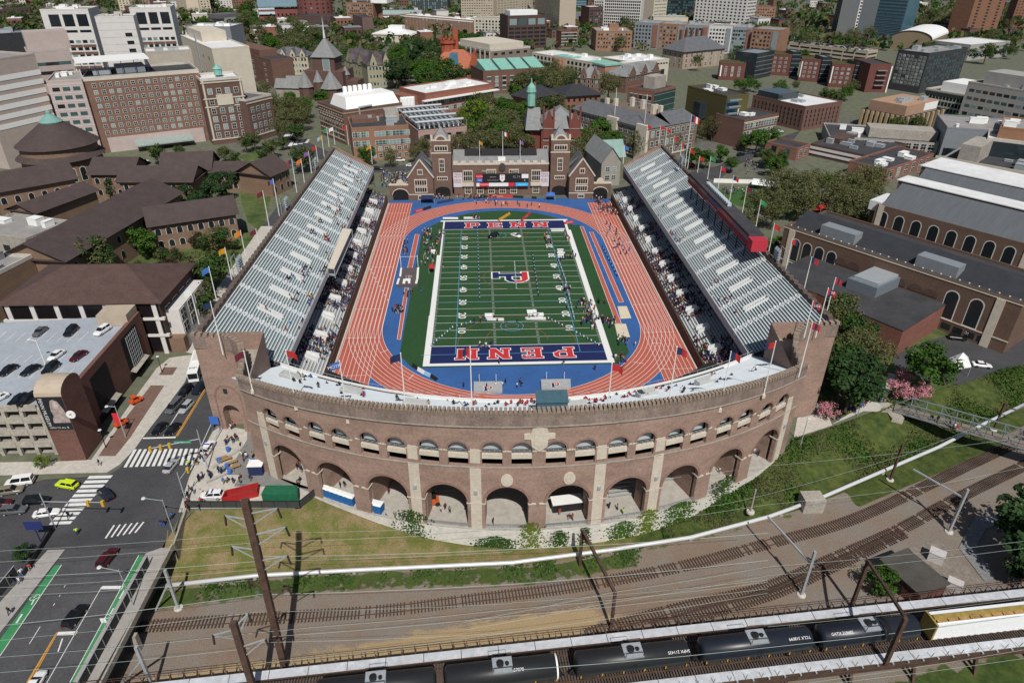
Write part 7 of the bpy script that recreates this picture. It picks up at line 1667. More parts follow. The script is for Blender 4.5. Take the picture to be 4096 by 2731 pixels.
o=letters('press_lettering','UNIVERSITY OF PENNSYLVANIA',M_line,.8,pr_); d=(pb[3]-pb[0]).normalized(); mid=pb[0].lerp(pb[3],.45); o.matrix_world=facing(d,(0,0,1),(mid.x-.12,mid.y,26.4))
m=MB()
for k in range(14): p=pb[0].lerp(pb[3],.25+.35*k/13); m.box(p.x+1.6,p.y-.6,29.2,p.x+2.8,p.y+.6,30.2)
m.build('roof_seat',mat('seat_grey',(.45,.5,.52),.1,1),pr_)['kind']='stuff'
def rack(p,label,rz,rows=4,cols=3,h=6,s=1.0):
 t0=thing('floodlight_rack',label,'floodlights',p,rz,'floodlight racks on the grandstands'); m=MB()
 for x in (-1.6*s,1.6*s):
  for y in (0,1.4): m.beam((x,y,0),(x,y,h),.14)
 for z in (h*.5,h): 
  m.beam((-1.6*s,0,z),(1.6*s,0,z),.12); m.beam((-1.6*s,1.4,z),(1.6*s,1.4,z),.12)
 m.build('rack_frame',M_steel,t0)
 for i in range(rows):
  for j in range(cols): b=MB(); b.lathe([(.0,.1),(.5,.0),(.55,-.3),(.3,-.5)],8); o=b.build('floodlight',mat('lamp_housing',(.30,.34,.36),.1,1),t0); o.location=((j-(cols-1)/2)*1.15*s,-.3,h*.5+i*h*.5/rows+.4); o.rotation_euler=(1.0,0,0)
 return t0
for i,(u,v,w) in enumerate(((1,q(5,560,210),'farthest'),(1,q(5,290,600),'middle'),(1,q(4,2230,980),'nearest'))): pass
for (k,a,b_,w) in ((5,560,215,'left back wall, farthest one'),(5,295,600,'left back wall, middle one'),(4,2225,980,'left back wall, nearest one')): rack(t(k,a,b_,22.5),'grey steel floodlight rack on the '+w,-PI/2*-1)
for (k,a,b_,w) in ((6,1545,420,'right back wall near the tall flag pole'),(7,60,900,'right back wall, nearest one')): rack(t(k,a,b_,22.5),'grey steel floodlight rack on the '+w,-PI/2)
for i,(k,a,b_) in enumerate(((5,985,455),(5,870,690),(5,630,1205),(5,500,1480))): rack(t(k,a,b_,11),'small floodlight cluster under the left deck edge, %s from the far end'%('first','second','third','fourth')[i],PI/2,2,3,3,.7)
for i,(k,a,b_) in enumerate(((6,1165,650),(6,1330,905),(6,1550,1235))): rack(t(k,a,b_,11),'small floodlight cluster under the right deck edge, %s from the far end'%('first','second','third')[i],-PI/2,2,3,3,.7)
C4=[t(5,*p,15.5) for p in ((800,722),(880,730),(718,1092),(655,1082))]; cp=thing('broadcast_platform','cream roofed broadcast platform hung on the left deck edge','platform'); m=MB(); m.prism([V2(p) for p in C4],15.3,15.6); m.build('platform_roof',mat('roof_cream',(.60,.53,.44),.06,.5),cp)
m=MB(); c=sum(C4,Vector())/4; m.prism([V2(c+(p-c)*.94) for p in C4],12.6,12.9); 
for p in C4: m.beam((p.x,p.y,12.5),(p.x,p.y,15.4),.2)
m.build('platform_frame',M_steel,cp)
wbr=brick('gate_brick',(.155,.10,.078)); YF=88.5
wh=thing('field_house','Tudor field house with twin towers and stone trim behind the far track end','field house',(0,YF,0))
def wx(a): return (a-672)*.1055   # zoom column to metres
def win4(x,z,w,h,y=-.1,nx=4,nz=2):
 m=MB(); m.box(x-w/2-.3,y-.12,z-h/2-.3,x+w/2+.3,y+.05,z+h/2+.3); o=m.build('window',M_stone,wh); g_=MB()
 for i in range(nx):
  for j in range(nz): cx,cz=x-w/2+w*(i+.5)/nx,z-h/2+h*(j+.5)/nz; g_.box(cx-w/nx*.40,y-.18,cz-h/nz*.42,cx+w/nx*.40,y-.1,cz+h/nz*.42)
 p=g_.build('pane',M_glass,o); p['kind']='stuff'
m=MB(); m.box(-25,0,0,25.5,14,14.5); m.build('wall',wbr,wh)
m=MB(); m.add([(-25,.3,14.6),(25.5,.3,14.6),(25.5,7,19),(-25,7,19),(25.5,14,14.6),(-25,14,14.6)],[(0,1,2,3),(3,2,4,5)]); m.build('roof',M_slateL,wh); m=MB(); m.add([(-19,3.6,17.1),(19.5,3.6,17.1),(19.5,7.0,19.3),(-19,7,19.3)],[(0,1,2,3)]); m.build('dark_roof_panel',mat('solar_dark',(.022,.02,.022),.1,1),wh)
m=MB()
for k in range(12): x=-25+50.5*k/12; m.box(x,-.3,14.2,x+2.4,.6,15.6)
m.box(-25.1,-.25,13.9,25.6,.5,14.7); m.build('stone_battlement',M_stone,wh)
for x in (-17.5,-5,7,19): win4(x,9,4.6,4.6) if abs(x)>10 else win4(x,10.5,4.6,2.4)
for x in (-17.5,-11,-5,1,7,19): win4(x,2.6,3.0,3.0,nx=3)
for x in (-17.5,19): m=MB(); m.add([(x-3,-1,4.5),(x+3,-1,4.5),(x+3,-1,6),(x-3,-1,6),(x-2,-.01,3.8),(x+2,-.01,3.8),(x-3,0,6),(x+3,0,6)],[(0,1,2,3),(4,5,1,0),(3,2,7,6)]); m.build('oriel_base',M_stone,wh)
m=MB(); m.lathe([(0,12.2),(1.7,12.2)],16); o=MB(); pts=[(1.8*math.cos(2*PI*k/16),13+1.8*math.sin(2*PI*k/16)) for k in range(16)]; o.poly([(x+.8,-.5,z) for x,z in pts]); o.build('clock_disc',mat('disc_dark',(.06,.055,.05),.1,1),wh)
for s in (-1,1):
 x=-31 if s<0 else 31.5
 for nm,bx in (('tower_wall',(x-5,-.6,0,x+5,9,25)),): m=MB(); m.box(*bx); m.build(nm,wbr,wh)
 m=MB(); m.add([(x-4,.6,25),(x+4,.6,25),(x+4,8,25),(x-4,8,25),(x,4.2,30)],[(0,1,4),(1,2,4),(2,3,4),(3,0,4)]); m.build('tower_roof',M_slateL,wh)
 m=MB(); m.box(x-5.15,-.75,24.6,x+5.15,-.4,25.2); m.box(x-5.15,-.75,19.2,x+5.15,-.5,19.7); 
 pts=[(x+3*math.cos(PI*k/8),25.1+2.2*math.sin(PI*k/8)) for k in range(9)]; m.poly([(a,-.7,z) for a,z in pts][::-1]); m.poly([(a,-.72,z) for a,z in pts]);
 for e in (-1,1): m.box(x+e*4.6-.5,-.7,25,x+e*4.6+.5,.3,27)
 m.build('tower_trim',M_stone,wh); pm=MB(); pm.poly([(x+2.2*math.cos(PI*k/8),-.78,25.1+1.5*math.sin(PI*k/8)) for k in range(9)]); pm.build('pediment_brick',wbr,wh)
 win4(x,21.5,6.4,2.0,-.65,5,1); win4(x,14,2.4,5.4,-.65,3,3); win4(x,8.2,5,1.2,-.65,5,1)
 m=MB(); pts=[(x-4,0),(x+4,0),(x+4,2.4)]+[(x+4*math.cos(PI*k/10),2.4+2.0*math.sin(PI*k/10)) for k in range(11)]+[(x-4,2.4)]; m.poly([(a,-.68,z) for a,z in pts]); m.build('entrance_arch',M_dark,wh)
 gx=-42 if s<0 else 42.5; gy=-6.5
 m=MB(); m.box(gx-6.5,gy,0,gx+6.5,10,10.5); m.add([(gx-6.5,gy,10.5),(gx+6.5,gy,10.5),(gx,gy,18)],[(0,1,2)]); m.build('gable_wing',wbr,wh)
 m=MB(); m.add([(gx-6.8,gy+.3,10.3),(gx,gy+.3,18),(gx,10,18),(gx-6.8,10,10.3),(gx+6.8,gy+.3,10.3),(gx+6.8,10,10.3)],[(0,1,2,3),(1,4,5,2)]); m.build('wing_roof',M_slate,wh)
 m=MB(); m.beam((gx-6.9,gy-.1,10.4),(gx,gy-.1,18.3),.7,.6); m.beam((gx+6.9,gy-.1,10.4),(gx,gy-.1,18.3),.7,.6); m.box(gx-6.6,gy-.12,2.6,gx+6.6,gy,3.0); m.build('gable_coping',M_stone,wh)
 sx_=gx+(-1 if s>0 else 1)*0; m=MB(); m.add([(gx,gy+7,18),(gx-s*6.5,gy+7,12),(gx-s*6.5,gy+13,12)],[(0,1,2)]); m.build('light_dormer',M_slateL,wh)
 win4(gx,12.8,2.2,1.9,gy-.1,2,1); win4(gx,8.2,6,2.4,gy-.1,5,1); win4(gx,5.0,6,2.2,gy-.1,5,1); win4(gx,1.4,3,1.4,gy-.1,3,1)
 cx=-53 if s<0 else 52.8; m=MB(); m.box(cx-5.8,gy+1,0,cx+5.8,gy+2.2,6.6); m.build('gate_wall',wbr,wh); m=MB(); m.box(cx-5.9,gy+.85,6.6,cx+5.9,gy+2.3,7.1); pts=[(cx+1.9*math.cos(PI*k/10),7.1+2.0*math.sin(PI*k/10)) for k in range(11)]; m.poly([(a,gy+.8,z) for a,z in pts]); m.poly([(a,gy+2.2,z) for a,z in pts][::-1]); m.build('gate_coping',M_stone,wh)
 m=MB(); pts=[(cx-4,0),(cx+4,0),(cx+4,2.6)]+[(cx+4*math.cos(PI*k/10),2.6+2.4*math.sin(PI*k/10)) for k in range(11)]+[(cx-4,2.6)]; m.poly([(a,gy+.9,z) for a,z in pts]); m.build('gate_opening',M_dark,wh); o=MB(); P2=[(cx+4.2*math.cos(PI*k/12),2.6+2.6*math.sin(PI*k/12)) for k in range(13)]
 for a,c in zip(P2,P2[1:]): o.beam((a[0],gy+.85,a[1]),(c[0],gy+.85,c[1]),.3)
 o.build('gate_arch_trim',M_stone,wh)
sbx=thing('scoreboard','wide black scoreboard with red, white and blue panels on the field house','scoreboard',(.7,YF-1.4,0))
wh.location.x=-.4; wh.scale.x=.84; sbx.location.x=.3; sbx.scale.x=.84
def panel(x0,x1,z0,z1,m,nm='panel',y=-.06,par=None): b=MB(); b.box(x0,y-.05,z0,x1,y,z1); return b.build(nm,m,par or sbx)
PN={k:mat('panel_'+k,c,0,rough=.5) for k,c in {'red':(.62,.03,.05),'blue':(.05,.14,.45),'white':(.75,.75,.75),'sky':(.05,.42,.75),'black':(.02,.02,.022)}.items()}
m=MB(); m.box(-14,0,4.4,14,.6,10.2); m.build('screen',PN['black'],sbx)
panel(-13.9,-10.6,8.4,10.1,PN['red']); panel(-13.9,-10.6,6.6,8.3,PN['blue']); panel(10.3,13.9,8.2,10.1,PN['white']); 
for a,c,k in ((-13.9,-12.2,'white'),(-12.2,-7.2,'red'),(-7.2,-3.4,'white'),(-3.4,.4,'white'),(.4,3.2,'white'),(3.2,6.6,'red'),(7,13.9,'sky')): panel(a,c,4.6,6.2,PN[k])
def wtxt(tx,x,z,s,m=None,y=-.14,par=None,sx=1): o=letters('lettering',tx,m or M_line,s,par or sbx,(x,y,z),(PI/2,0,0),sx=sx); return o
wtxt('Coca-Cola',-12.2,9.2,.8); wtxt('PNC',-12.0,7.4,1.0); wtxt('TOYOTA',-9.7,5.4,1.1); wtxt('Independence',10.6,5.4,.8); wtxt('45.74',7.5,8.8,1.8,M_metal); wtxt('TIME OUTS LEFT',-5,8.8,.45); wtxt('DOWN  TO GO  BALL ON  QTR',-5,7.4,.4); wtxt('R',12,7.2,1)
m=MB(); m.poly([(-1.3,-.12,9.9),(-1.3,-.12,7.6),(0,-.12,6.5),(1.3,-.12,7.6),(1.3,-.12,9.9)][::1]); m.build('shield',PN['white'],sbx); wtxt('PENN',0,9.5,.6,M_navy,-.16); wtxt('P',0,8.1,1.6,M_navy,-.16)
wtxt('FRANKLIN',-7.4,11.2,1.25,M_stone,.9,sx=1.15); wtxt('FIELD',6.8,11.2,1.25,M_stone,.9,sx=1.2); wtxt('ROBERT WOLF & FAMILY SCOREBOARD',0,3.9,.8,M_line,.6,sx=1.15)
for x,w in ((-23.2,'left'),(23.6,'right')):
 bn=thing('wall_banner','tall white relay banner hanging on the field house wall, %s one'%w,'banner',(x*.83-.3,YF-.25,0)); m=MB(); m.box(-2,-.08,4.0,2,0,10.6); m.build('banner_cloth',mat('banner_lilac',(.60,.57,.62),.06,.8),bn)
 wtxt('PENN',.1,9.7,1.2,mat('banner_ink',(.30,.04,.12),0),-.12,bn); wtxt('RELAYS',.1,8.7,1.0,mat('banner_ink',()),-.12,bn); m=MB()
 for k in range(5): m.box(-1.6+.65*k,-.1,5.8,-1.2+.65*k,-.081,7.6+.3*(k%2))
 m.build('banner_runners',mat('banner_fig',(.42,.28,.24),.3,3),bn)['kind']='stuff'
for (u,v,w,c) in ((q(1,2055,1500),q(1,2055,1350),'left','gold'),(q(2,82,1500),q(2,82,1345),'right','purple')): 
 b=Vector((g(*u,16).x,YF+1.5,15.0)); flag_pole(b,9,'white ship-style flag pole on the field house roof, %s one'%w,[c],fl=1.6,fh=1.4,group=None)
b=Vector((.6,YF+1.5,15)); flag_pole(b,13,'tall white flag pole over the field house clock with striped national flag',['navy','white','red'],fl=2.6,group=None)
b=MB(); b.box(-2,-.5,0,2,.5,2); o=b.build('flag_pole_base',M_white,bpy.data.objects['field_house']); o.location=(.6,1.5,15); 
b=B('small pale stone house with slate and copper roof behind the right gate','house',(2,825,1500),(2,1000,1490),26,h=11,wall=mat('house_stone',(.30,.28,.25),.12,.5),par=0); b.gable(7,M_slateL,along='y'); b.win('F',2,2,2,2,4,8); m=MB(); m.add([(b.W*.3,b.D*.3,11),(b.W*1.6,b.D*.3,11),(b.W*1.6,b.D*.8,11),(b.W*.3,b.D*.8,11),(b.W*.5,b.D*.55,18),(b.W*1.6,b.D*.55,18)],[(0,1,5,4),(2,3,4,5),(1,2,5)]); m.build('copper_roof',mat('copper_pale',(.22,.33,.30),.12,.4),b.root); b.done()
mbr=brick('museum_brick',(.21,.135,.095))
def gal(label,ridge,eave,h,rise,wd,wins=0,back=0):
 a,b_=t(*ridge[0],h+rise),t(*ridge[1],h+rise); d=(b_-a); d.z=0; L=d.length; u=d.normalized(); v=Vector((-u.y,u.x,0)); root=thing('museum_wing',label,'museum',(a.x,a.y,0),math.atan2(u.y,u.x))
 m=MB(); m.box(0,-wd/2,0,L,wd/2,h); m.add([(0,-wd/2,h),(0,wd/2,h),(0,0,h+rise),(L,-wd/2,h),(L,wd/2,h),(L,0,h+rise)],[(0,2,1),(3,4,5)]); m.build('wall',mbr,root); o=1.4
 m=MB(); m.add([(-o,-wd/2-o,h-.4),(L+o,-wd/2-o,h-.4),(L+o,0,h+rise),(-o,0,h+rise),(L+o,wd/2+o,h-.4),(-o,wd/2+o,h-.4)],[(0,1,2,3),(3,2,4,5),(5,4,1,0)]); m.build('roof',M_brownr,root)
 for k in range(wins):
  x=L*(k+.5)/wins
  for z in (h*.72,h*.3): obj('window',win_mesh(1.8,2.6,'a',0,'g'),root,(x,-wd/2-.05,z),0)
 return root
gal('long brown tiled museum gallery running diagonally beneath the trees',((4,240,660),(4,1375,75)),None,13,5,22,9)
gal('museum wing with arched windows facing the garden, right of the gallery',((4,1340,330),(4,2110,225)),None,11,4.5,15,8)
gal('dark tiled museum wing behind the skylit roof at the left edge',((4,-150,30),(4,590,-90)),None,15,5,18,6)
gal('low skylit museum wing with red roof panels',((4,180,300),(4,740,105)),None,12,2.5,13,0)
gal('museum wing with tiled roof in front of the rotunda',((0,880,1440),(0,1250,1440)),None,12,5,16,4)
gal('long tiled museum wing in front of the hospital entrance',((0,1140,1520),(0,1790,1520)),None,10,4.5,15,6)
gal('tall tiled museum wing left of the entrance garden',((0,1500,1400),(0,1930,1385)),None,10,6,16,4)
gal('tiled museum pavilion at the gate near the left grandstand',((5,-40,110),(5,140,40)),None,10,5,17,3)
gal('low tiled wing between the museum pavilions',((0,1890,1480),(0,2340,1480)),None,9,3,13,4)
p=t(0,480,1500,20); rt=thing('rotunda','round brown brick museum rotunda with tiled cone roof and green lantern','museum',(-203,113,0)); rr=17.5
m=MB(); m.lathe([(rr-1,0),(rr-1,14)],40); m.build('drum_wall',mbr,rt); m=MB(); m.lathe([(rr+.8,13.6),(rr-1.8,15.6)],40); m.build('lower_roof',M_brownr,rt); m=MB(); m.lathe([(rr-1.8,15.6),(rr-1.8,19.5)],40); m.build('drum_wall',mbr,rt); m=MB(); m.lathe([(rr-.4,19),(4.6,28)],40); m.build('cone_roof',M_brownr,rt); m=MB(); m.lathe([(4.6,27.8),(4.9,28.4),(1.1,31.6),(1,32.6),(.3,33.2),(0,33.3)],20); m.build('green_lantern',mat('lantern_green',(.17,.32,.29),.12,1),rt)
for k in range(12): a=PI+PI*(k+.5)/12; obj('window',win_mesh(2.4,6,'a',0,'g'),rt,((rr-.95)*math.cos(a),(rr-.95)*math.sin(a),7.5),a+PI/2)
b=B('museum conference wing with brown roof and white framed dark glass bays','museum',(4,20,1215),(4,1450,1195),24,h=16,wall=M_bdark,par=0)
b.hip(5.5,mat('brown_tile_b',(.085,.052,.045),.18,.3,fine=(3,.2)),1.3); W=b.W
b.box(0,-.02,1,1,-.001,15.6,mat('bay_glass',(.012,.010,.011),.2,.4,rough=.2),'glass_bays'); b.piers('F',7,1.2,0,15.6,M_whitec,.7)
for z in (5.5,10.6): b.band('F',[z],.7,M_whitec,.9)
b.box(1.0,.1,0,1.09,.9,12,M_whitec,'white_stair_bay'); b.box(.999,-.001,0,1.10,.1,4.5,mbr,'brick_base'); b.win('R',4,3,3.0,3.0,2.5,11,1.5,'f','d')
for k in range(6): o=obj('window',win_mesh(2.4,2.8,'f',0,'d'),b.root,(1.091*W,b.D*(.18+.22*(k%3)),6+4*(k//3)),PI/2)
b.done()
b=B('grey concrete museum block with flat roof at the left edge','museum',(4,-300,560),(4,240,640),18,h=12,wall=M_concd,roof=M_roofg); b.win('F',4,2,3,2.2,3.5,8,st='o',g='d'); b.units(3,M_white); b.done()
b=B('brick museum plant wing with concrete parapet at the left edge','museum',(4,-250,1080),(4,300,800),20,h=13,wall=mbr,roof=M_roofg,par=1.2); b.units(4,M_metal); b.done()
gh=13.0
PG=[t(8,0,600,gh),t(8,330,590,gh),t(8,720,400,gh),t(4,1395,1480,gh) if False else g(318,728,gh),g(0,748,gh)]
ga=thing('parking_garage','concrete parking garage with brick street wall and cars on the roof','parking garage',(0,0,0))
def xy(p): return (p.x,p.y)
gl,gr_=t(8,-500,610,gh),t(8,345,590,gh); fr=t(8,830,300,gh); bk=g(322,722,gh); bl_=g(-320,760,gh)
foot=[xy(gl),xy(gr_),xy(t(8,420,560,gh)),xy(t(8,725,395,gh)),xy(bk),xy(bl_)]
m=MB(); m.prism(foot,gh-.5,gh-.1); m.build('roof_deck',mat('deck_paint',(.34,.37,.41),.10,.12,fine=(1.2,.06)),ga)
m=MB()
for z in range(4):
 z0=gh-3.25*(z+1)
 m.prism([xy(Vector(gl)+Vector((0,.4,0))),xy(Vector(gr_)+Vector((0,.4,0))),foot[2],foot[3],foot[4],foot[5]],z0-.1,z0+.15)
m.build('floor_slab',M_concd,ga)['kind']='stuff'
u=(Vector(gr_)-Vector(gl)).normalized(); nf=Vector((u.y,-u.x,0))
for z in range(4):
 z0=gh-3.25*z; n=5
 for k in range(n):
  a=Vector(gl).lerp(Vector(gr_),k/n+.012)+nf*.3; c=Vector(gl).lerp(Vector(gr_),(k+1)/n-.012)+nf*.3; m=MB(); m.beam((a.x,a.y,z0-.25),(c.x,c.y,z0-.25),.35,1.5); m.build('spandrel',mat('garage_concrete',(.37,.34,.29),.18,.5,fine=(2,.1)),ga)
for k in range(6): a=Vector(gl).lerp(Vector(gr_),k/5); m=MB(); m.beam((a.x,a.y,0),(a.x,a.y,gh-.4),.7); m.build('column',mat('garage_concrete',()),ga)
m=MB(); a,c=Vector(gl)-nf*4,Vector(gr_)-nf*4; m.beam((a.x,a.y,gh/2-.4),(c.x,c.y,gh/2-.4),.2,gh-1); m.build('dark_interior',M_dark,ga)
m=MB(); A,Bk=t(8,725,400,gh),bk; d=(Bk-A).normalized(); nr=Vector((d.y,-d.x,0)); L=(Bk-A).length
def wl(s,z,o=0): p=A+d*s+nr*o; return (p.x,p.y,z)
m.add([wl(0,0),wl(L,0),wl(L,gh+.9),wl(0,gh+.9),wl(0,0,-1),wl(L,0,-1),wl(L,gh+.9,-1),wl(0,gh+.9,-1)],[(0,1,2,3),(7,6,5,4),(3,2,6,7),(0,3,7,4),(1,5,6,2)]); m.build('street_wall',brick('garage_brick',(.155,.078,.062)),ga)
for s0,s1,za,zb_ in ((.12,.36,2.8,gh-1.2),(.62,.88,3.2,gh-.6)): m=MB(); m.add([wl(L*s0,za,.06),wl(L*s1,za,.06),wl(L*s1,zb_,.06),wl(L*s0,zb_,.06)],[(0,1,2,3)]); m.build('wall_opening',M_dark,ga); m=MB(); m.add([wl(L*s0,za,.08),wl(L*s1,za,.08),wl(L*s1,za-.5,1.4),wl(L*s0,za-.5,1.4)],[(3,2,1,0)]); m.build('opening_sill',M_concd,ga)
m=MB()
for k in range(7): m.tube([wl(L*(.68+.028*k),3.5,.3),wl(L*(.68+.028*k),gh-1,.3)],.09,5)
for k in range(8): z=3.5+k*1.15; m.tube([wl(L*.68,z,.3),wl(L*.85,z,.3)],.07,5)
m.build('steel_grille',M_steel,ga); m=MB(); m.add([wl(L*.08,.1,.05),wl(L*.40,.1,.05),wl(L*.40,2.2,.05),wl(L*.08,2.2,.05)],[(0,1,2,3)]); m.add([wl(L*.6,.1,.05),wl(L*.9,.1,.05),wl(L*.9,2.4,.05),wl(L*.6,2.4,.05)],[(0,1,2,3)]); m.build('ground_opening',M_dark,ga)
hs=MB(); Q3=[t(4,1070,1400,gh+3),t(4,1320,1325,gh+3),t(4,1170,1560,gh+3),t(4,1030,1420,gh+3)]; c=bk-d*6; p4=[c-nr*8,c-nr*.5,c+d*6-nr*.5,c+d*6-nr*8]; hs.prism([xy(p) for p in p4],gh,gh+3); hs.build('stair_house',mat('stair_tan',(.42,.35,.27),.1,.5),ga)
pA,pB=t(8,580,1102),t(8,835,1075); ph=hgt(pA,q(8,262,390)[1]); fA,fB=t(8,575,1102),t(8,805,1080)
py=thing('banner_pylon','brick garage pylon with a rounded top and a black museum banner','pylon',(0,0,0)); top=ph
w0=t(8,265,385,top); w1=t(8,515,380,top); base0=Vector((w0.x,w0.y,0)); uu=(w1-w0); uu.z=0; wl_=uu.length; uu.normalize(); vv=Vector((-uu.y,uu.x,0))
def PPt(x,y,z): p=base0+uu*x+vv*y; return (p.x,p.y,z)
m=MB(); dp=7.5; z1=top-1.2
pts=[(0,0)]; prof=[(0,z1-2.2)]+[(dp/2-dp/2*math.cos(PI*k/10),z1-2.2+2.6*math.sin(PI*k/10)) for k in range(11)]
m.add([PPt(0,0,0),PPt(wl_,0,0),PPt(wl_,dp,0),PPt(0,dp,0)]+[PPt(x,y,z) for x in (0,wl_) for y,z in prof[1:]],[(0,1,4+11,4),(1,2,4+21)+tuple(4+21-k for k in range(1,11)),(3,0)+tuple(4+k for k in range(11)),(2,3,14,25)]); m.build('pylon_wall',brick('garage_brick',()),py)
m=MB(); m.add([PPt(x,y,z+.02) for x in (-.1,wl_+.0) for y,z in prof[1:]],[(k,11+k,12+k,k+1) for k in range(10)]); m.build('pylon_cap',mat('stair_tan',()),py)
bz0,bz1=top*.42,top-3.5
m=MB(); m.add([PPt(.1,-.06,bz0),PPt(wl_-.1,-.06,bz0),PPt(wl_-.1,-.06,bz1),PPt(.1,-.06,bz1)],[(0,1,2,3)]); bnr=m.build('banner',mat('banner_black',(.015,.018,.024),.1,1),py)
def bp_(x,z,o=-.1): return PPt(wl_*x,o,lerp(bz0,bz1,z))
m=MB(); m.poly([bp_(*p) for p in ((.34,.22),(.98,.22),(.98,.34),(.90,.62),(.84,.74),(.76,.88),(.62,.93),(.50,.90),(.44,.76),(.40,.60),(.44,.45),(.36,.34))]); m.build('statue_print',mat('statue_pink',(.36,.29,.27),.35,1.2),bnr)
m=MB(); m.poly([bp_(*p,-.12) for p in ((.56,.66),(.72,.66),(.75,.76),(.70,.86),(.60,.87),(.55,.78))]); m.build('statue_face',mat('statue_light',(.50,.42,.39),.3,2),bnr)
def btxt(tx,x,z,s,vert=False):
 o=letters('banner_lettering',tx,M_line,s,bnr); o.parent=None; M=facing(uu if not vert else (0,0,-1),(0,0,1) if not vert else uu,bp_(x,z,-.14)); o.parent=bnr; o.matrix_world=M
btxt('PENN MUSEUM',.15,.55,(bz1-bz0)*.125,True); btxt('OPEN TO ALL',.42,.07,wl_*.10); btxt('K',.82,.075,wl_*.13)
sg=thing('parking_sign','two round white parking signs on the pylon corner','sign',PPt(wl_,0,0))
for z,tx in ((top*.72,'P'),(top*.63,'<')):
 c=Vector(PPt(wl_+.9,-.6,z)); r=.95; m=MB(); pts=[(r*math.cos(2*PI*k/18),r*math.sin(2*PI*k/18)) for k in range(18)]; m.prism(pts,-.1,.1); o=m.build('sign_disc',M_white,sg); o.matrix_parent_inverse=Matrix.Translation(-sg.location); o.matrix_world=facing(uu,(0,0,1),c); l=letters('sign_letter',tx,mat('sign_ink',(.03,.04,.05),0),1.3,o,(0,0,.13))
CW='cars parked on the garage roof'
for rear,front,kind,col,lb in ((q(4,430,1425),q(4,300,1530),'sedan','grey','dark grey sedan parked alone at the left back of the garage roof'),(q(4,710,1420),q(4,590,1530),'suv','black','black car parked second from left along the garage roof back edge'),(q(4,1000,1430),q(4,880,1510),'suv','white','white hatchback parked at the back of the garage roof'),(q(8,580,80),q(8,450,175),'sedan','white','white sedan with sunroof parked in the middle of the garage roof'),(q(8,790,85),q(8,650,180),'sedan','dark red','dark red sedan parked near the yellow kerb of the garage roof'),(q(8,150,215),q(8,0,310),'sedan','black','black sedan leftmost in the middle garage row'),(q(8,365,215),q(8,195,310),'sedan','black','black sedan second from left in the middle garage row'),(q(8,550,180),q(8,380,315),'suv','black','large black four-wheel drive with chrome grille on the garage roof'),(q(8,250,480),q(8,90,580),'sedan','black','black sedan at the garage parapet, left of two'),(q(8,330,495),q(8,190,580),'suv','black','black car at the garage parapet, right of two'),(q(8,40,490),q(8,-90,560),'sedan','white','white car cut off by the left edge on the garage roof')):
 carpx(kind,col,rear,front,lb,gh-.1,CW)
m=MB()
for k in range(-2,9):
 for (r0,f0) in (((55+ k*95,1480),(-50+k*95,1570)),): a,c=t(4,*r0,gh-.09),t(4,*f0,gh-.09); stripe(m,[xy(a),xy(c)],.14,gh-.08)
for k in range(-1,6):
 a,c=t(8,100+100*k,120,gh),t(8,15+100*k,190,gh); stripe(m,[xy(a),xy(c)],.14,gh-.08)
 a,c=t(8,160+105*k,240,gh),t(8,60+105*k,335,gh); stripe(m,[xy(a),xy(c)],.14,gh-.08)
m.build('bay_line',M_mark,ga)['kind']='stuff'
lamp_post(Vector((*xy(t(8,415,205,gh)),gh)),6.5,'white lamp post on the garage roof',(-1.6,.3),M_white)
for i in range(46):
 a=BR_.random(); x,y=BR_.uniform(.08,.92)*GAR.W,BR_.uniform(.03,.97)*GAR.D; p=Vector((x,y,0)); p.rotate(Matrix.Rotation(GAR.root.rotation_euler.z,3,'Z')); p+=GAR.root.location
 small_car(p,GAR.root.rotation_euler.z+BR_.choice([0,PI/2]),BR_.choice(['white','black','silver','grey','dark red','navy']),'small car parked on the roof of the far tan garage','cars on the far garage roof',GAR.h)
def TR(k,label,pts,group=None,rx=1.0):
 for (tl,a,b,s) in pts: tree(k,t(tl,a,b,6.2*s),s,label,group,rx)
TR('bright','bright green leafy tree beside the long tiled museum gallery',[(4,1210,430,1.0),(4,1310,620,1.3)])
TR('mid','broad mid green tree in the museum garden by the grandstand wall',[(4,1900,860,1.6),(4,1780,1030,1.2),(4,1830,1160,1.3),(4,840,760,1.6),(4,960,860,1.1)])
TR('dark','dense dark green tree in the museum courtyard',[(4,1690,230,1.3),(4,1560,250,1.0),(4,1900,190,1.4),(4,2010,110,1.4),(4,1800,270,1.0),(4,2140,60,1.0)])
TR('russet','russet-green bushy tree in the museum garden',[(4,1250,890,.9),(4,1640,780,1.1),(4,1480,880,.8),(4,1800,600,.8)])
TR('mid','rounded green shrub tree near the garden wing windows',[(4,1990,590,1.1),(4,1880,640,.7),(4,2150,660,.5),(4,1480,760,.7),(4,2330,90,.8),(4,2150,770,.4)])
TR('conifer','blue-green cedar beside the museum walls',[(4,1010,110,1.2),(4,130,690,.8)])
TR('mid','street tree in front of the hospital entrance',[(0,1430,1400,1.1),(0,1640,1385,.8),(0,2060,1400,.9),(0,2160,1440,.8),(0,2250,1300,1.0),(0,2330,1280,1.0),(1,130,1340,1.1),(1,60,1420,.9)])
TR('lime','yellow-green tree behind the ornate hospital block',[(0,2220,660,1.7),(0,2270,780,1.5)])
TR('olive','olive budding street tree below the spired hall',[(1,50,840,1.7),(1,200,960,1.8),(1,330,980,1.6),(1,270,1080,1.4),(1,420,1080,1.3),(1,130,1000,1.3)])
TR('bright','bright green tree below the spired hall',[(1,440,960,1.5),(1,600,885,1.3),(1,310,900,1.2)])
TR('bright','bright round tree at the corner by the left gate',[(1,1010,1400,1.15)])
TR('mid','green tree at the far end of the left grandstand',[(1,400,1440,1.4),(5,480,50,1.0),(1,240,1300,.8)])
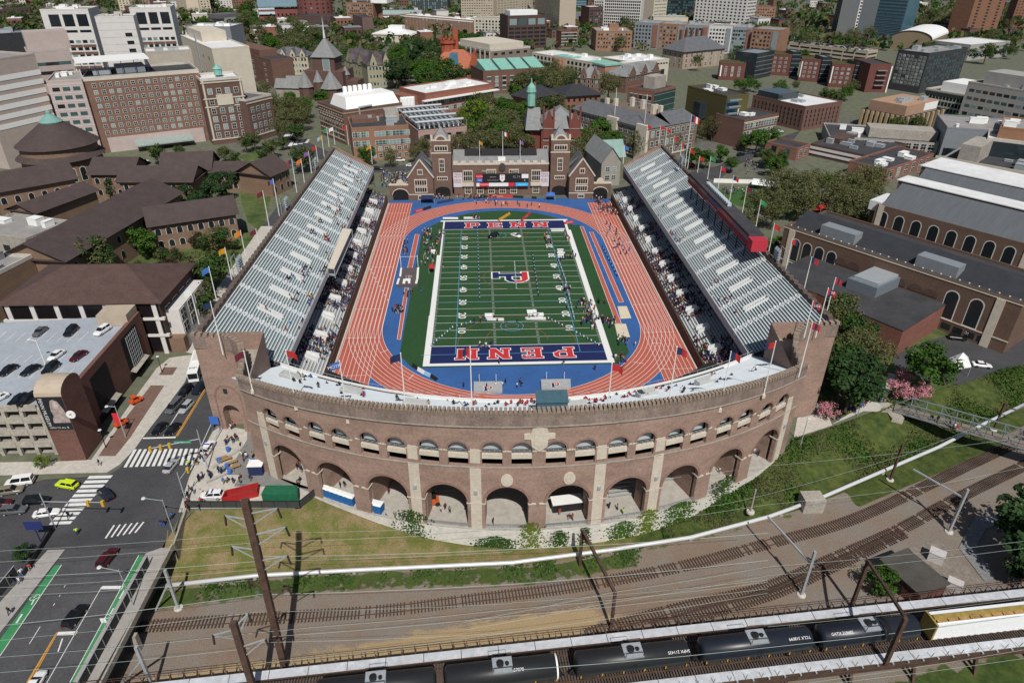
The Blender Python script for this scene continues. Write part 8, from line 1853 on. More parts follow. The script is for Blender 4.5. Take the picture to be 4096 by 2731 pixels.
TR('olive','olive budding tree left of the field house gable',[(1,1530,1330,1.2),(1,1460,1400,.9),(1,1230,1430,1.0)])
TR('lime','tall yellow-green tree behind the field house roof',[(1,2010,980,2.0),(1,2110,1020,1.8),(1,1890,1040,1.6),(1,2000,1160,1.6)])
TR('olive','budding tree in the grove behind the field house',[(1,2150,1180,1.7),(1,2280,1120,1.7),(1,1960,1270,1.4),(1,2080,1290,1.4),(1,2210,1290,1.5),(1,2300,1230,1.5),(1,1870,1310,1.2),(2,60,1230,1.6),(2,180,1230,1.5),(2,120,1310,1.3)])
TR('bright','fresh green tree between the right tower and engineering hall',[(2,790,1190,1.9),(2,900,1170,1.7),(2,700,1260,1.4),(2,830,1330,1.4),(2,930,1280,1.4),(2,990,1210,1.2)])
TR('olive','olive tree behind the right field house gable',[(2,600,1350,1.5),(2,700,1420,1.3),(2,570,1450,1.1),(2,1150,1300,1.5),(2,1250,1260,1.4),(2,1440,1270,1.4)])
TR('bud','thin half-bare tree in front of the engineering hall',[(2,1500,1180,1.3),(2,1700,1180,1.3),(2,1850,1150,1.5),(2,420,940,1.6)])
TR('bright','green street tree along the road behind the right grandstand',[(2,2260,1270,1.4),(2,2150,1290,1.0),(2,1700,1430,1.2),(2,1790,1440,1.0),(2,1930,1390,1.0),(3,40,1240,1.2),(3,60,1500,1.1),(2,2020,1490,.9),(2,1660,1420,1.0)])
TR('olive','big olive plane tree amid the brick halls',[(2,890,780,2.2),(2,170,720,2.0),(2,300,700,1.9),(2,430,730,1.9),(2,380,790,1.6),(2,80,760,1.6)])
TR('olive','olive budding park tree near the striped canopy lawn',[(7,60,130,1.5),(7,180,90,1.6),(7,300,130,1.6),(7,420,90,1.5),(7,300,260,1.6),(7,180,270,1.4),(7,60,350,1.4),(7,720,130,1.7),(7,850,100,1.7),(7,960,60,1.6),(7,640,200,1.5),(7,760,290,1.6),(7,880,280,1.5),(7,660,360,1.2),(7,830,390,1.3),(7,420,230,1.4),(6,2250,700,1.4),(6,2160,880,1.2),(7,930,180,1.4)])
TR('lime','yellow-green young tree among the olive park trees',[(7,560,80,1.4),(7,80,640,.9)])
TR('mid','green tree beside the right corner tower',[(7,690,1240,1.2),(7,900,1440,.9),(7,760,1380,1.1),(11,650,90,1.4),(11,600,190,1.1),(7,650,1330,1.1)])
TR('dark','dark spreading tree on the lawn by the right corner tower',[(11,800,330,1.7),(11,700,310,1.3),(11,900,280,1.2)])
TR('bright','dense green tree beside the white tent',[(11,1530,210,1.5)])
TR('olive','olive tree on the lawn by the squash annex',[(11,760,50,1.2),(11,960,90,1.2),(11,880,30,1.1),(7,620,1330,1.0)])
TR('pink','pink blossoming cherry by the curving path',[(11,1240,360,.95),(11,1270,250,.8),(11,1420,390,.8)])
TR('pink','small pink blossoming tree by the tower plaza',[(11,575,560,.75),(11,970,380,.4),(11,1030,50,.7)])
tree('dark',t(15,2480,260,1),1.7,'large dark tree at the right edge beside the gravel path',z=-5,rx=1.3); tree('dark',t(15,2420,450,1),1.1,'dark lower tree at the right edge by the viaduct',z=-5)
tree('bright',t(15,1010,700,-4),.75,'bright green bush between portal leg and brick hut',z=-6.5,cat='bush'); tree('dark',t(12,205,385,1),.42,'round clipped dark bush left of the bridge',z=-1.0,cat='bush'); tree('lime',t(8,380,1090,2.2),.42,'young yellow-green street tree by the garage',z=0)
AREAS=[((560,52,740,118),34,'mob',1.5,2.3),((690,85,880,150),22,'mob',1.5,2.2),((300,2,640,60),26,'mob',1.8,2.6),((905,95,1060,190),36,'bmd',1.7,2.6),((1420,50,1480,110),6,'mo',1.5,2),((880,20,960,80),6,'mb',1.5,2),((1270,130,1330,170),6,'mo',1.2,1.6),((1650,190,1960,235),16,'mbo',.9,1.4),((1190,160,1320,200),12,'od',1.3,1.7),((1700,60,1900,100),12,'mbo',1.4,2),((1920,55,2000,110),6,'mo',1.5,2),((2090,10,2352,60),22,'mod',1.6,2.4),((2100,80,2350,130),16,'dmo',1.3,2),((1300,160,1500,190),6,'mo',1.1,1.5),((1760,330,1800,390),4,'mb',.9,1.2),((2050,280,2200,310),8,'bm',1,1.4),((0,10,200,45),14,'mod',1.6,2.4),((1500,120,1900,150),10,'mb',1.1,1.6),((620,240,700,310),8,'mo',1.1,1.5),((1060,210,1320,330),26,'mob',1.2,1.7),((1330,240,1480,340),10,'mob',1.2,1.6)]
LAB={'m':'mid','o':'olive','b':'bright','d':'dark','l':'lime'}
SCAT=[]; TREE_MAX=135
def inside(p,mg=3):
 for b in BLD:
  d=Vector((p.x,p.y,0))-b.root.location
  if d.length>b.W+b.D+20: continue
  d.rotate(Matrix.Rotation(-b.root.rotation_euler.z,3,'Z'))
  if -mg<d.x<b.W+mg and -mg<d.y<b.D+mg: return True
 return abs(p.x)<78 and -115<p.y<102
for (u0,v0,u1,v1),n,ks,s0,s1 in AREAS:
 for k in range(n):
  for _ in range(6):
   s=R.uniform(s0,s1); p=g(R.uniform(u0,u1),R.uniform(v0,v1),5*s)
   if not inside(p): break
  else: continue
  SCAT.append((p,s,LAB[R.choice(ks)]))
SCAT.sort(key=lambda e:(e[0]-CP).length/e[1])
GRV=MB(); GM=[]
for i,(p,s,kk) in enumerate(SCAT):
 if i<TREE_MAX: 
  nb=min(BLD,key=lambda b:(b.root.location+Vector((b.W/2,0,0))-p).length).root['label']
  for w in (' with ',' behind',' beside',' left',' right',' at ',',',' of ',' below',' amid',' facing',' near',' between',' joined',' in ',' by ',' above',' above',' above'): nb=nb.split(w)[0]
  tree(kk,p,s,'%s tree by the %s'%(KT[kk],nb),'campus trees'); continue
 me_=R.choice(tree_kind(kk))[0]; a=R.uniform(0,6.28); ca,sa=math.cos(a)*s,math.sin(a)*s
 for pl_ in list(me_.polygons)[::2]:
  m_=me_.materials[pl_.material_index]
  if m_ not in GM: GM.append(m_)
  GRV.add([(p.x+v.x*ca-v.y*sa,p.y+v.x*sa+v.y*ca,v.z*s) for v in (me_.vertices[k].co for k in pl_.vertices)],[(0,1,2,3)],GM.index(m_))
if GRV.f: stuff(GRV.build('wooded_grove',GM),'mixed green tree canopy between the far campus buildings','trees')
far=MB(); fr_=random.Random(9)
def blob(mb,x,y,z,r,mi):
 for i in range(9):
  a=Vector((fr_.gauss(0,1),fr_.gauss(0,1),fr_.gauss(0,.7))).normalized()*r*fr_.uniform(.5,1); n=a.normalized().orthogonal().normalized(); m_=a.normalized().cross(n); l=r*.55
  c=Vector((x,y,z))+a; mb.quad(c-n*l,c-m_*l*.8+a*.2,c+n*l,c+m_*l*.8+a*.2,mi)
for k in range(5200):
 p=g(fr_.uniform(-60,2420),fr_.uniform(-60,66)**1.0 if fr_.random()<.75 else fr_.uniform(40,110),4)
 if p.y<430 or p.y>4200 or inside(p,6): continue
 r=fr_.uniform(3.5,6.5); blob(far,p.x,p.y,r*1.1,r,fr_.randrange(5))
stuff(far.build('distant_trees',[L_bright2,L_dark2,L_olive,L_olive2,L_brown]),'distant tree canopy of the residential streets at the horizon','trees')
HM=[]
for i,(wm,rm) in enumerate(((M_bred,M_roofw),(M_bbrown,M_roofd),(M_whitec,M_roofg),(M_cream,M_roofw),(M_bdark,M_slateL))):
 m=MB(); m.box(-7,-6,0,7,6,9,0); m.box(-7.2,-6.2,9,7.2,6.2,9.3,1)
 for x in (-5,-1.7,1.7,5):
  for z in (2.5,6): m.box(x-.7,-6.08,z-.9,x+.7,-6,z+.9,2)
 m.box(-3,-2,9.3,0,1,10.5,1); HM.append(m.mesh('row_house',[wm,rm,M_glass]))
cnt=0
while cnt<240:
 p=g(fr_.uniform(-30,2400),fr_.uniform(-40,100),0)
 if p.y<420 or p.y>2600 or inside(p,9): continue
 o=obj('row_house',HM[fr_.randrange(5)],None,(p.x,p.y,0),.32+fr_.choice([0,PI/2])+fr_.uniform(-.03,.03)); s=fr_.uniform(.8,1.5); o.scale=(s,s,s*fr_.uniform(.8,1.2)); tag(o,'small flat-roofed house in the distant residential streets','house','houses of the distant neighbourhood'); cnt+=1
ug=MB(); k=0
while k<15000:
 x=fr_.uniform(26,150); y=lerp(y_toe(x),y_top(x),fr_.uniform(-.02,.97)); n_=math.sin(x*.35)+math.sin(y*.47+1)+math.sin(x*.19-y*.3); k+=1
 if n_<-.6+fr_.uniform(-.5,.5): continue
 h=max(.1,.25+.35*n_)*fr_.uniform(.3,1); c=Vector((x,y,terr(x,y)+h)); a=Vector((fr_.gauss(0,1),fr_.gauss(0,1),fr_.gauss(0,.5))).normalized()*fr_.uniform(.16,.36); b_=a.orthogonal().normalized()*a.length*.8; b_.rotate(Matrix.Rotation(fr_.uniform(0,6),3,a.normalized()))
 ug.quad(c-a,c-b_,c+a,c+b_,0 if n_<.4 else (1 if fr_.random()<.7 else 2))
for k in range(2600):
 x=fr_.uniform(-70,22); y=y_toe(x)-fr_.uniform(.3,1)*fr_.uniform(0,5.2)
 if math.sin(x*.8)+math.sin(x*.33+2)+fr_.uniform(-1,1)<.2: continue
 c=Vector((x,y,terr(x,y)+.25)); a=Vector((fr_.gauss(0,1),fr_.gauss(0,1),fr_.gauss(0,.6))).normalized()*.3; b_=a.orthogonal().normalized()*.22; ug.quad(c-a,c-b_,c+a,c+b_,1)
stuff(ug.build('undergrowth',[L_olive2,L_bright2,L_bright]),'tangled green undergrowth on the railway slope','undergrowth')
for i,(s0,wd,col,z1,lb) in enumerate(((-24.6,5.5,L_bright2,3.6,'dark green ivy climbing the pier left of the pallet arch'),(-1.0,3.8,L_lime,2.2,'bright yellow-green ivy on the plinth below the central pier'),(4.5,3.2,L_bright2,-.4,'green ivy patch on the plinth right of the central pier'),(-8,7,L_bright2,-1.5,'thin trailing ivy on the white plinth, left of centre'),(9.5,2,L_bright2,-.3,'small ivy tuft by the portal leg on the white plinth'),(17.5,5,L_bright,0,'green ivy trails on the plinth below the bleacher arch'),(22.8,3.6,L_lime,1.6,'yellow-green ivy column on the plinth, right'),(30,7,L_bright,1.5,'green ivy on the right end of the plinth'),(41,5,L_bright2,4,'ivy climbing the last arch pier at the right'))):
 iv=MB()
 for k in range(int(130*wd)):
  s=s0+fr_.gauss(0,wd*.3); z=fr_.uniform(-4.6,z1)-abs(s-s0)*.3
  zb=zg(sx(s)); 
  if z<zb-.2: continue
  p=wpt(s,z,-.36-fr_.uniform(0,.12)); a=Vector((fr_.gauss(0,1),fr_.gauss(0,.12),fr_.gauss(0,1))).normalized()*fr_.uniform(.12,.26); b_=Vector((-a.z,a.y*.3,a.x))*.8; iv.quad(p-a,p-b_,p+a,p+b_)
 tag(iv.build('ivy',col),lb,'ivy')
def FP(bk,tk,cols,label,zb,txt=None,fd=1,br=False,fh=1.4,fl=2.1):
 b=g(*bk,zb); flag_pole(b,hgt(b,tk[1]),label,cols,txt,fd,0,fl,'flag poles round the stadium rim',fh,br)
near=[(q(9,370,600),q(9,245,80),['red','red'],None,'red flag, second'),(q(9,845,720),q(9,750,180),['blue'],'MOTP','blue lettered flag, third'),(q(9,1390,800),q(9,1300,110),['navy'],None,'navy flag, fourth'),(q(9,1990,850),q(9,1955,50),['red','navy','red'],None,'red and blue flag, fifth'),(q(10,862,815),q(10,910,200),['red'],None,'red flag, sixth'),(q(10,1415,735),q(10,1495,50),['navy','red'],None,'navy and red flag, seventh'),(q(10,1910,620),q(10,2015,95),['navy','red'],None,'navy and red flag, eighth'),(q(10,2310,490),q(11,70,0),['red','navy'],None,'red and navy flag, ninth')]
FP(q(8,2320,450),q(8,2200,90),['maroon'],'white pole with maroon flag, first from left on the curved wall',22.5,None,-1,True)
for b_,tp_,c,tx,w in near: FP(b_,tp_,c,'white pole with %s from left on the curved wall'%w,22.5,tx,-1 if tx or 'navy flag' in w or 'and blue' in w else 1,True)
for i,(bk,tk,c) in enumerate(((q(8,2050,120),q(4,1925,1205),['navy']),(q(4,1830,1410),q(4,1745,1090),['white']),(q(4,1990,1190),q(4,1915,885),['blue']),(q(4,2130,1000),q(4,2070,710),['gold']),(q(4,2255,780),q(4,2205,550),['orange','gold']),(q(5,25,865),q(5,-5,730),['maroon']),(q(5,125,725),q(5,65,380),['maroon']),(q(5,215,605),q(5,160,270),['blue','maroon']),(q(5,375,390),q(5,330,90),['navy','red']),(q(5,445,300),q(5,415,85),['orange']),(q(5,510,215),q(5,487,15),['purple']),(q(1,570,1490),q(1,545,1340),['red']),(q(1,627,1440),q(1,605,1250),['gold','light blue']),(q(1,672,1350),q(1,655,1180),['green']),(q(1,725,1330),q(1,712,1170),['white']),(q(1,850,1330),q(1,838,1155),['red']),(q(5,1068,130),q(5,1058,-40),['gold']))):
 n=('first second third fourth fifth sixth seventh eighth ninth tenth eleventh twelfth thirteenth fourteenth fifteenth sixteenth seventeenth').split()[i]
 FP(bk,tk,c,'white pole with %s flag on the left grandstand, %s from near end'%(' and '.join(c),n),22.0 if i<16 else 14,None,-1)
for i,(bk,tk,c,tx) in enumerate(((q(11,280,325),q(7,415,1395),['red','navy','red'],None),(q(7,330,1530),q(7,410,1200),['red','navy','red'],'USA'),(q(7,435,1530),q(7,555,1080),['red','navy','red'],"'58"),(q(7,540,1290),q(7,615,985),['red','navy','red'],None),(q(7,330,1090),q(7,405,795),['navy','red'],None),(q(7,160,910),q(7,225,630),['red','navy'],None),(q(7,5,750),q(7,62,490),['red'],None),(q(6,2240,930),q(6,2285,690),['green'],None),(q(6,2115,805),q(6,2150,570),['maroon'],None),(q(6,1998,695),q(6,2035,470),['navy','red'],None),(q(6,1890,590),q(6,1925,385),['red'],None),(q(6,1795,500),q(6,1825,290),['green'],None),(q(6,1703,440),q(6,1720,290),['red'],None),(q(6,1612,400),q(6,1640,220),['red'],None),(q(6,1540,320),q(6,1560,170),['red','navy'],None),(q(6,1468,275),q(6,1485,105),['red'],None),(q(6,1403,205),q(6,1423,30),['red'],None),(q(6,1348,170),q(6,1365,5),['red'],None),(q(6,1228,170),q(6,1245,0),['red'],None),(q(6,1020,355),q(6,1032,190),['blue'],None))):
 n=('first second third fourth fifth sixth seventh eighth ninth tenth eleventh twelfth thirteenth fourteenth fifteenth sixteenth seventeenth eighteenth nineteenth twentieth').split()[i]
 FP(bk,tk,c,'white pole with %s flag on the right grandstand, %s from near end'%(' and '.join(dict.fromkeys(c)),n),22.0 if i>3 else 23,tx,1)
b=g(*q(6,1580,440),21); o=flag_pole(b,hgt(b,q(2,1632,1060)[1]),'tallest white flag pole flying a large national flag behind right grandstand',['navy','red','white','red'],None,1,0,3.6,'flag poles round the stadium rim',2.4)
W8='cars waiting on the street beside the stadium tower'
for rear,front,kind,col,lb in ((q(8,1640,750),q(8,1530,860),'sedan','black','black sedan at the stop line, right of the front pair'),(q(8,1520,740),q(8,1405,860),'sedan','black','black sedan at the stop line, left of the front pair'),(q(8,1660,545),q(8,1545,660),'van','grey','grey minivan, left of the second pair in the queue'),(q(8,1770,545),q(8,1650,670),'suv','silver','silver estate car, right of the second pair in the queue'),(q(8,1755,405),q(8,1655,505),'suv','black','black car in the left lane just ahead of the bus'),(q(8,1865,395),q(8,1790,475),'suv','navy','dark car in the right lane beside the tower wall'),(q(8,1530,1195),q(8,1610,1090),'sedan','silver','silver hatchback driving over the striped crosswalk'),(q(8,1020,1450),q(8,920,1350),'suv','navy','dark navy car turning across the second crosswalk'),(q(8,700,1330),q(8,530,1300),'suv','lime','lime green small four-wheel drive in the near street')):
 carpx(kind,col,rear,front,lb,.03,W8)
for rear,front,kind,col,lb in ((q(8,330,1270),q(8,30,1310),'van','white','white cargo van at the kerb near the garage'),(q(8,-40,1390),q(8,235,1350),'suv','tan','grey-tan four-wheel drive in the left street'),(q(8,210,1470),q(8,460,1450),'suv','black','black car left of the white sedan in the left street'),(q(8,-120,1500),q(8,110,1470),'sedan','dark red','dark red car cut off by the left edge of the street'),(q(8,-10,1560),q(8,265,1540),'suv','grey','dark four-wheel drive with roof rails in the left street'),(q(12,310,25),q(12,545,-10),'sedan','white','white sedan waiting at the crosswalk in the left street')): carpx(kind,col,rear,front,lb,.03,'cars in the left cross street')
def police(rear,front,lb):
 o=carpx('suv','white',rear,front,lb,.1,None,'police car'); m=MB(); m.box(-.5,-.6,1.75,-.2,.6,1.9); m.build('light_bar',mat('lightbar',(.03,.05,.4),0),o)
 for s in (-1,1): letters('police_lettering','POLICE',mat('police_blue',(.02,.05,.35),0),.5,o,(0,s*.98,.8),(PI/2,0,0 if s<0 else PI))
 m=MB(); m.box(-.7,-.66,1.76,.3,.66,1.775); m.build('roof_marking',M_white,o)
police(q(8,2040,1410),q(8,1850,1420),'white police car with blue lettering beside the red dumpster'); police(q(8,1880,1030),q(8,1950,920),'white police car parked on the kerb by the tower passage')
p=t(8,1755,300,1.5); d=(t(8,1790,200)-t(8,1740,370)); bus=thing('city_bus','white city bus half hidden behind the brick tower','bus',(p.x,p.y+4,.03),math.atan2(-d.y,-d.x))
m=MB(); m.box(-6,-1.27,.35,6,1.27,3.05); m.build('bus_body',M_white,bus); m=MB(); m.box(-5.8,-1.29,1.5,5.9,1.29,2.6); m.box(5.9,-1.15,1.2,6.03,1.15,2.8); m.build('bus_window',M_glass,bus); m=MB(); m.box(-5,-.8,3.05,0,.8,3.35); m.build('roof_pod',M_whitec,bus); letters('bus_number','8081',M_black,1.1,bus,(3.5,0,3.08),(0,0,PI/2))
for x in (-3.6,3.6): 
 for y in (-1.15,1.15): m=MB(); m.tube([(x,y-.15,.5),(x,y+.15,.5)],.5,12); m.build('wheel',M_tyre,bus)
def dumpster(pts,h,col,lb,lid):
 P=[V2(g(*x,.1)) for x in pts]; c=sum((Vector(p) for p in P),Vector((0,0)))/4; L=[Vector(p)-c for p in P]; o=thing('dumpster',lb,'dumpster',(c.x,c.y,.1)); m=MB(); n=4
 for i in range(4): a,b=L[i],L[(i+1)%4]; m.beam((a.x,a.y,h/2),(b.x,b.y,h/2),.15,h)
 m.build('dumpster_body',mat('dump_'+col,{'red':(.38,.02,.02),'green':(.015,.12,.06)}[col],.2,.8),o); m=MB(); m.prism([tuple(x*.97) for x in L],.05,.2 if not lid else h+.02); m.build('dumpster_lid' if lid else 'dumpster_floor',mat('dump_'+col,()) if lid else M_rust,o)
dumpster([q(8,2050,1490),q(9,20,1420),q(9,30,1350),q(8,2090,1420)],1.7,'red','open red dumpster behind the black fence on the plaza',0); dumpster([q(9,70,1480),q(9,395,1480),q(9,390,1400),q(9,110,1400)],2.4,'green','long dark green compactor container beside the red dumpster',1)
fe=thing('mesh_fence','black mesh fence along the plaza edge above the grass bank','fence')
for a,b in (((428,1166),(690,1166)),((690,1166),(735,1130))): fence_run('fence',g(*a),g(*b),1.8,2.5,fe,M_mesh,M_black)
for i in range(9):
 if i<7: a,b=q(9,640+40*i,1420+18*i-i*4),0; p=g(*a,0)
 else: p=g(*q(9,1130+(i-7)*40-40,1555-(i-7)*-15),0)
 tl=thing('portable_toilet','blue portable toilet with white roof in the %s, %s from left'%(('second arch row of seven',('first','second','third','fourth','fifth','sixth','seventh')[i]) if i<7 else ('third arch',('first','second')[i-7])),'toilet',(p.x,p.y+.4,.05),-.35,'portable toilets in the arcade'); s=1.0 if i!=8 else 1.35
 m=MB(); m.box(-.6*s,-.6*s,0,.6*s,.6*s,2.1); m.build('cabin',mat('toilet_blue',(.02,.12,.33),.08,1),tl); m=MB(); m.add([(-.65*s,-.65*s,2.1),(.65*s,-.65*s,2.1),(.65*s,.65*s,2.1),(-.65*s,.65*s,2.1),(-.4*s,-.4*s,2.4),(.4*s,-.4*s,2.4),(.4*s,.4*s,2.4),(-.4*s,.4*s,2.4)],[(0,1,5,4),(1,2,6,5),(2,3,7,6),(3,0,4,7),(4,5,6,7)]); m.build('cabin_roof',M_white,tl)
def gate_light(base,top,armend,label,heads,sign=None):
 b=g(*base); h=hgt(b,top[1]); e=g(*armend,h*.82); o=thing('traffic_light',label,'traffic light',b); m=MB(); m.tube([(0,0,0),(0,0,h)],[.16,.1],8); a=Vector((0,0,h*.78)); c=Vector((e.x-b.x,e.y-b.y,h*.82)); m.tube([a,c],.09,6); m.build('mast',M_steel,o)
 for f in heads: p=a.lerp(c,f); m=MB(); m.box(-.25,-.25,-.9,.25,.25,.35); q_=m.build('signal_head',mat('signal_yellow',(.55,.33,.03),.1,1),o); q_.location=p
 if sign: p=a.lerp(c,.35); m=MB(); m.box(-1.8,-.05,-.3,1.8,.05,.3); q_=m.build('street_sign',mat('sign_green',(.02,.25,.12),0),o); q_.location=p; letters('sign_lettering',sign,M_line,.5,q_,(0,-.07,0),(PI/2,0,0))
gate_light(q(8,1910,1170),q(8,1790,810),q(8,1380,980),'signal mast with three yellow heads over the first crosswalk',(.62,.8,1.0),'Convention Av'); gate_light(q(12,510,150),q(8,355,1395),q(8,940,1475),'signal mast with yellow heads over the left crosswalk',(.75,1.0)); gate_light(q(8,1720,1500),q(8,1625,1200),q(8,1720,1170),'signal mast at the plaza corner beside the waiting crowd',(1.0,))
lamp_post(t(8,1155,880),9,'grey lamp post with a red banner on the garage pavement',(-1.6,-.3)); p=t(8,1155,880); m=MB(); m.box(-.05,-.05,4.2,-1.3,.05,6.9); o=m.build('street_banner',PN['red']); o.location=p; tag(o,'red event banner on the lamp post by the garage','banner')
lamp_post(t(8,975,975),5,'black lantern post at the corner of the garage pylon',(.01,0),M_black); lamp_post(t(8,1490,285),5,'black lantern post on the far garage pavement',(.01,0),M_black); lamp_post(t(11,820,680),10,'tall grey lamp post by the queue path at right',(.8,1)); lamp_post(t(11,300,945),7,'leaning lamp post at the edge of the right tower plaza',(.5,.4))
m=MB(); p=t(8,1990,820); m.box(-1,-.06,2.0,1,.06,4.2); m.beam((-.8,0,0),(-.8,0,2),.12); m.beam((.8,0,0),(.8,0,2),.12); o=m.build('blue_sign',PN['blue']); o.location=p; tag(o,'blue information sign on two posts by the tower passage','sign'); m=MB(); p=t(12,375,270); m.box(-1.6,-.06,3.2,1.6,.06,5.2); m.beam((0,0,0),(0,0,3.2),.16); o=m.build('blue_sign',mat('sign_navy',(.02,.03,.14),0)); o.location=p; tag(o,'dark blue station sign at the bridge corner on the left','sign')
for i,(k,a,b_) in enumerate(((8,1255,560),(8,1115,770))):
 p=t(k,a,b_); o=thing('utility_cart','orange utility cart on the brick pavement, %s one'%('farther','nearer')[i],'utility cart',(p.x,p.y,.1),-2.2); m=MB(); m.box(-1.5,-.75,.4,1.5,.75,.95); m.box(-.3,-.75,1.85,.9,.75,1.95); m.build('cart_body',PAINT['orange'],o); m=MB()
 for x in (-.3,.9):
  for y in (-.7,.7): m.beam((x,y,.9),(x,y,1.9),.07)
 m.build('roll_cage',M_black,o)
 for x in (-1,1):
  for y in (-.7,.7): m=MB(); m.tube([(x,y-.12,.32),(x,y+.12,.32)],.32,10); m.build('wheel',M_tyre,o)
def tent(pts,h,rise,col,label,k=(0,)):
 P=[g(*x) for x in pts]; c=sum(P,Vector())/4; o=thing('tent',label,'tent',(c.x,c.y,0)); m=MB(); L=[p-c for p in P]; e=[(p.x,p.y,h) for p in L]; m.add(e+[(0,0,h+rise)],[(0,1,4),(1,2,4),(2,3,4),(3,0,4)]); 
 for i in range(4): a,b=e[i],e[(i+1)%4]; m.quad((a[0],a[1],h-.35),(b[0],b[1],h-.35),b,a)
 m.build('tent_roof',col,o); m=MB()
 for p in e: m.beam((p[0],p[1],0),p,.1)
 m.build('tent_pole',M_steel,o)
tent([q(11,1640,350),q(11,1830,320),q(11,1800,230),q(11,1610,250)],3.2,3.2,M_white,'white peaked marquee tent in the car park at right')
tent([q(5,1510,500),q(5,1640,500),q(5,1625,470),q(5,1520,470)],2.6,1.0,CLOTH['navy'],'dark navy gazebo behind the left end of the track'); tent([q(6,310,700),q(6,395,700),q(6,390,672),q(6,315,672)],2.6,1.0,CLOTH['blue'],'bright blue gazebo behind the right end of the track'); tent([q(7,310,430),q(7,470,430),q(7,560,370),q(7,420,360)],3.5,.8,CLOTH['red'],'red and blue inflatable shelter among the park trees'); tent([q(5,1590,1140),q(5,1640,1140),q(5,1640,1105),q(5,1592,1105)],2.4,.7,CLOTH['red'],'small red gazebo on the left sideline')
cn=thing('canopy','long white curved sponsor canopy on the lawn behind right grandstand','canopy'); A,Bq=g(1790,447),g(1640,418); A,Bq=t(6,2200,570),t(7,190,190); d=(Bq-A); n=Vector((-d.y,d.x,0)).normalized(); m=MB()
for k in range(8): a=PI*k/8; b=PI*(k+1)/8; f=lambda w,e: (e+n*(4*math.cos(w)))+Vector((0,0,2.4+1.4*math.sin(w))); m.quad(f(a,A),f(b,A),f(b,Bq),f(a,Bq))
m.build('canopy_roof',M_white,cn); l=letters('canopy_lettering','TOYOTA',M_black,2.0,None); l.parent=cn; l.matrix_world=facing(d,(-n.x*.5*-1,-n.y*.5*-1,.8),A.lerp(Bq,.42)+Vector((0,0,3.75))-n*2.6); 
m=MB(); a=t(6,1850,530); b=t(6,2220,540); m.beam((a.x,a.y,1),(b.x,b.y,1),.1,2); o=m.build('sponsor_fence',M_white); tag(o,'white sponsor banner fence round the lawn behind right grandstand','banner fence')
S('lawn',[q(6,1900,600),q(6,2250,560),q(7,250,260),q(7,250,420),q(6,2150,760),q(6,2000,720)],.04,mat('lawn_bright',(.04,.10,.02),.2,.2)); S('street',[q(2,1880,1530),q(2,2351,1300),q(3,300,1200),q(3,200,1330),q(2,2351,1400),q(2,2060,1520),q(6,1880,520),q(6,1640,430)],.04,M_road); S('street',[q(1,30,1030),q(1,90,1030),q(1,420,1280),q(1,720,1420),q(1,690,1490),q(1,330,1400),q(1,150,1200),q(1,10,1070)],.04,M_road); S('street',[q(5,1080,150),q(5,1440,140),q(5,1430,190),q(5,1080,210)],.04,M_road); cross('crosswalk_marking',[Q(1,(290+24*i,1345-5*i),(330+24*i,1345-5*i),(350+24*i,1300-3*i),(325+24*i,1300-3*i)) for i in range(0,8,1) if i%2==0]+[Q(1,(250+22*i,1260-5*i),(265+22*i,1262-5*i),(285+22*i,1238-3*i),(270+22*i,1236-3*i)) for i in range(6)],.07)
S('lawn',[q(0,2190,1440),q(0,2351,1380),q(1,60,1430),q(1,30,1520),q(0,2250,1480)],.05,M_lawn); S('lawn',[q(4,1500,520),q(4,2200,520),q(4,2351,600),q(4,1900,1300),q(4,1000,950),q(4,1250,700)],.03,M_lawn); S('lawn',[q(4,2200,130),q(5,160,330),q(5,60,760),q(4,2280,480),q(4,2220,300)],.03,M_lawn)
for k,a,b,w in ((5,0,480,3),(5,110,600,3)): pass
for i,(a,b,col) in enumerate((((1660,355),(1830,320),'red'),)): pass
BT=[(F_,c) for F_,c in (((285,165,345,148),'red'),((345,148,403,128),'black'),((452,100,565,78),'navy'),((727,58,805,55),'black'),((805,55,995,52),'red'),((995,55,1070,58),'black'),((1130,62,1165,64),'black'),((1362,248,1430,235),'red'),((890,225,970,175),'gold'),((1055,225,1115,172),'red'),((275,1268,312,1296),'black'),((312,1296,360,1325),'white'),((360,1325,405,1345),'light blue'),((405,1345,450,1375),'black'),((1985,1425,2108,1392),'red'))]
for i,((x0,y0,x1,y1),c) in enumerate(BT):
 a,b=Fp(x0,y0),Fp(x1,y1); m=MB(); n=Vector((-(b-a).y,(b-a).x,0)).normalized()*.5; m.add([a-n,b-n,b+Vector((0,0,1.05)),a+Vector((0,0,1.05)),a+n,b+n],[(0,1,2,3),(3,2,5,4)]); o=m.build('advert_board',CLOTHF(c)); tag(o,'%s advertising board beside the track, number %d along the rail'%(c,i+1) if False else '%s advertising board standing by the track edge'%c,'advert board','advertising boards round the track')
 if c=='red' and (b-a).length>3: l=letters('board_lettering','TOYOTA',M_line,.7,o); l.matrix_world=facing(b-a,(0,0,1),(a+b)/2+Vector((0,0,.55))-n*.75)
carpx('suv','black',[(1500+890/1.8023)/1.7415,(760+315/1.8023)/1.7415],[(1500+815/1.8023)/1.7415,(760+345/1.8023)/1.7415],'black pickup-like car displayed on the turf near the far end zone',.1); carpx('coupe','white',[(1500+985/1.8023)/1.7415,(760+318/1.8023)/1.7415],[(1500+1048/1.8023)/1.7415,(760+338/1.8023)/1.7415],'white, red and blue race car displayed on the turf',.1)
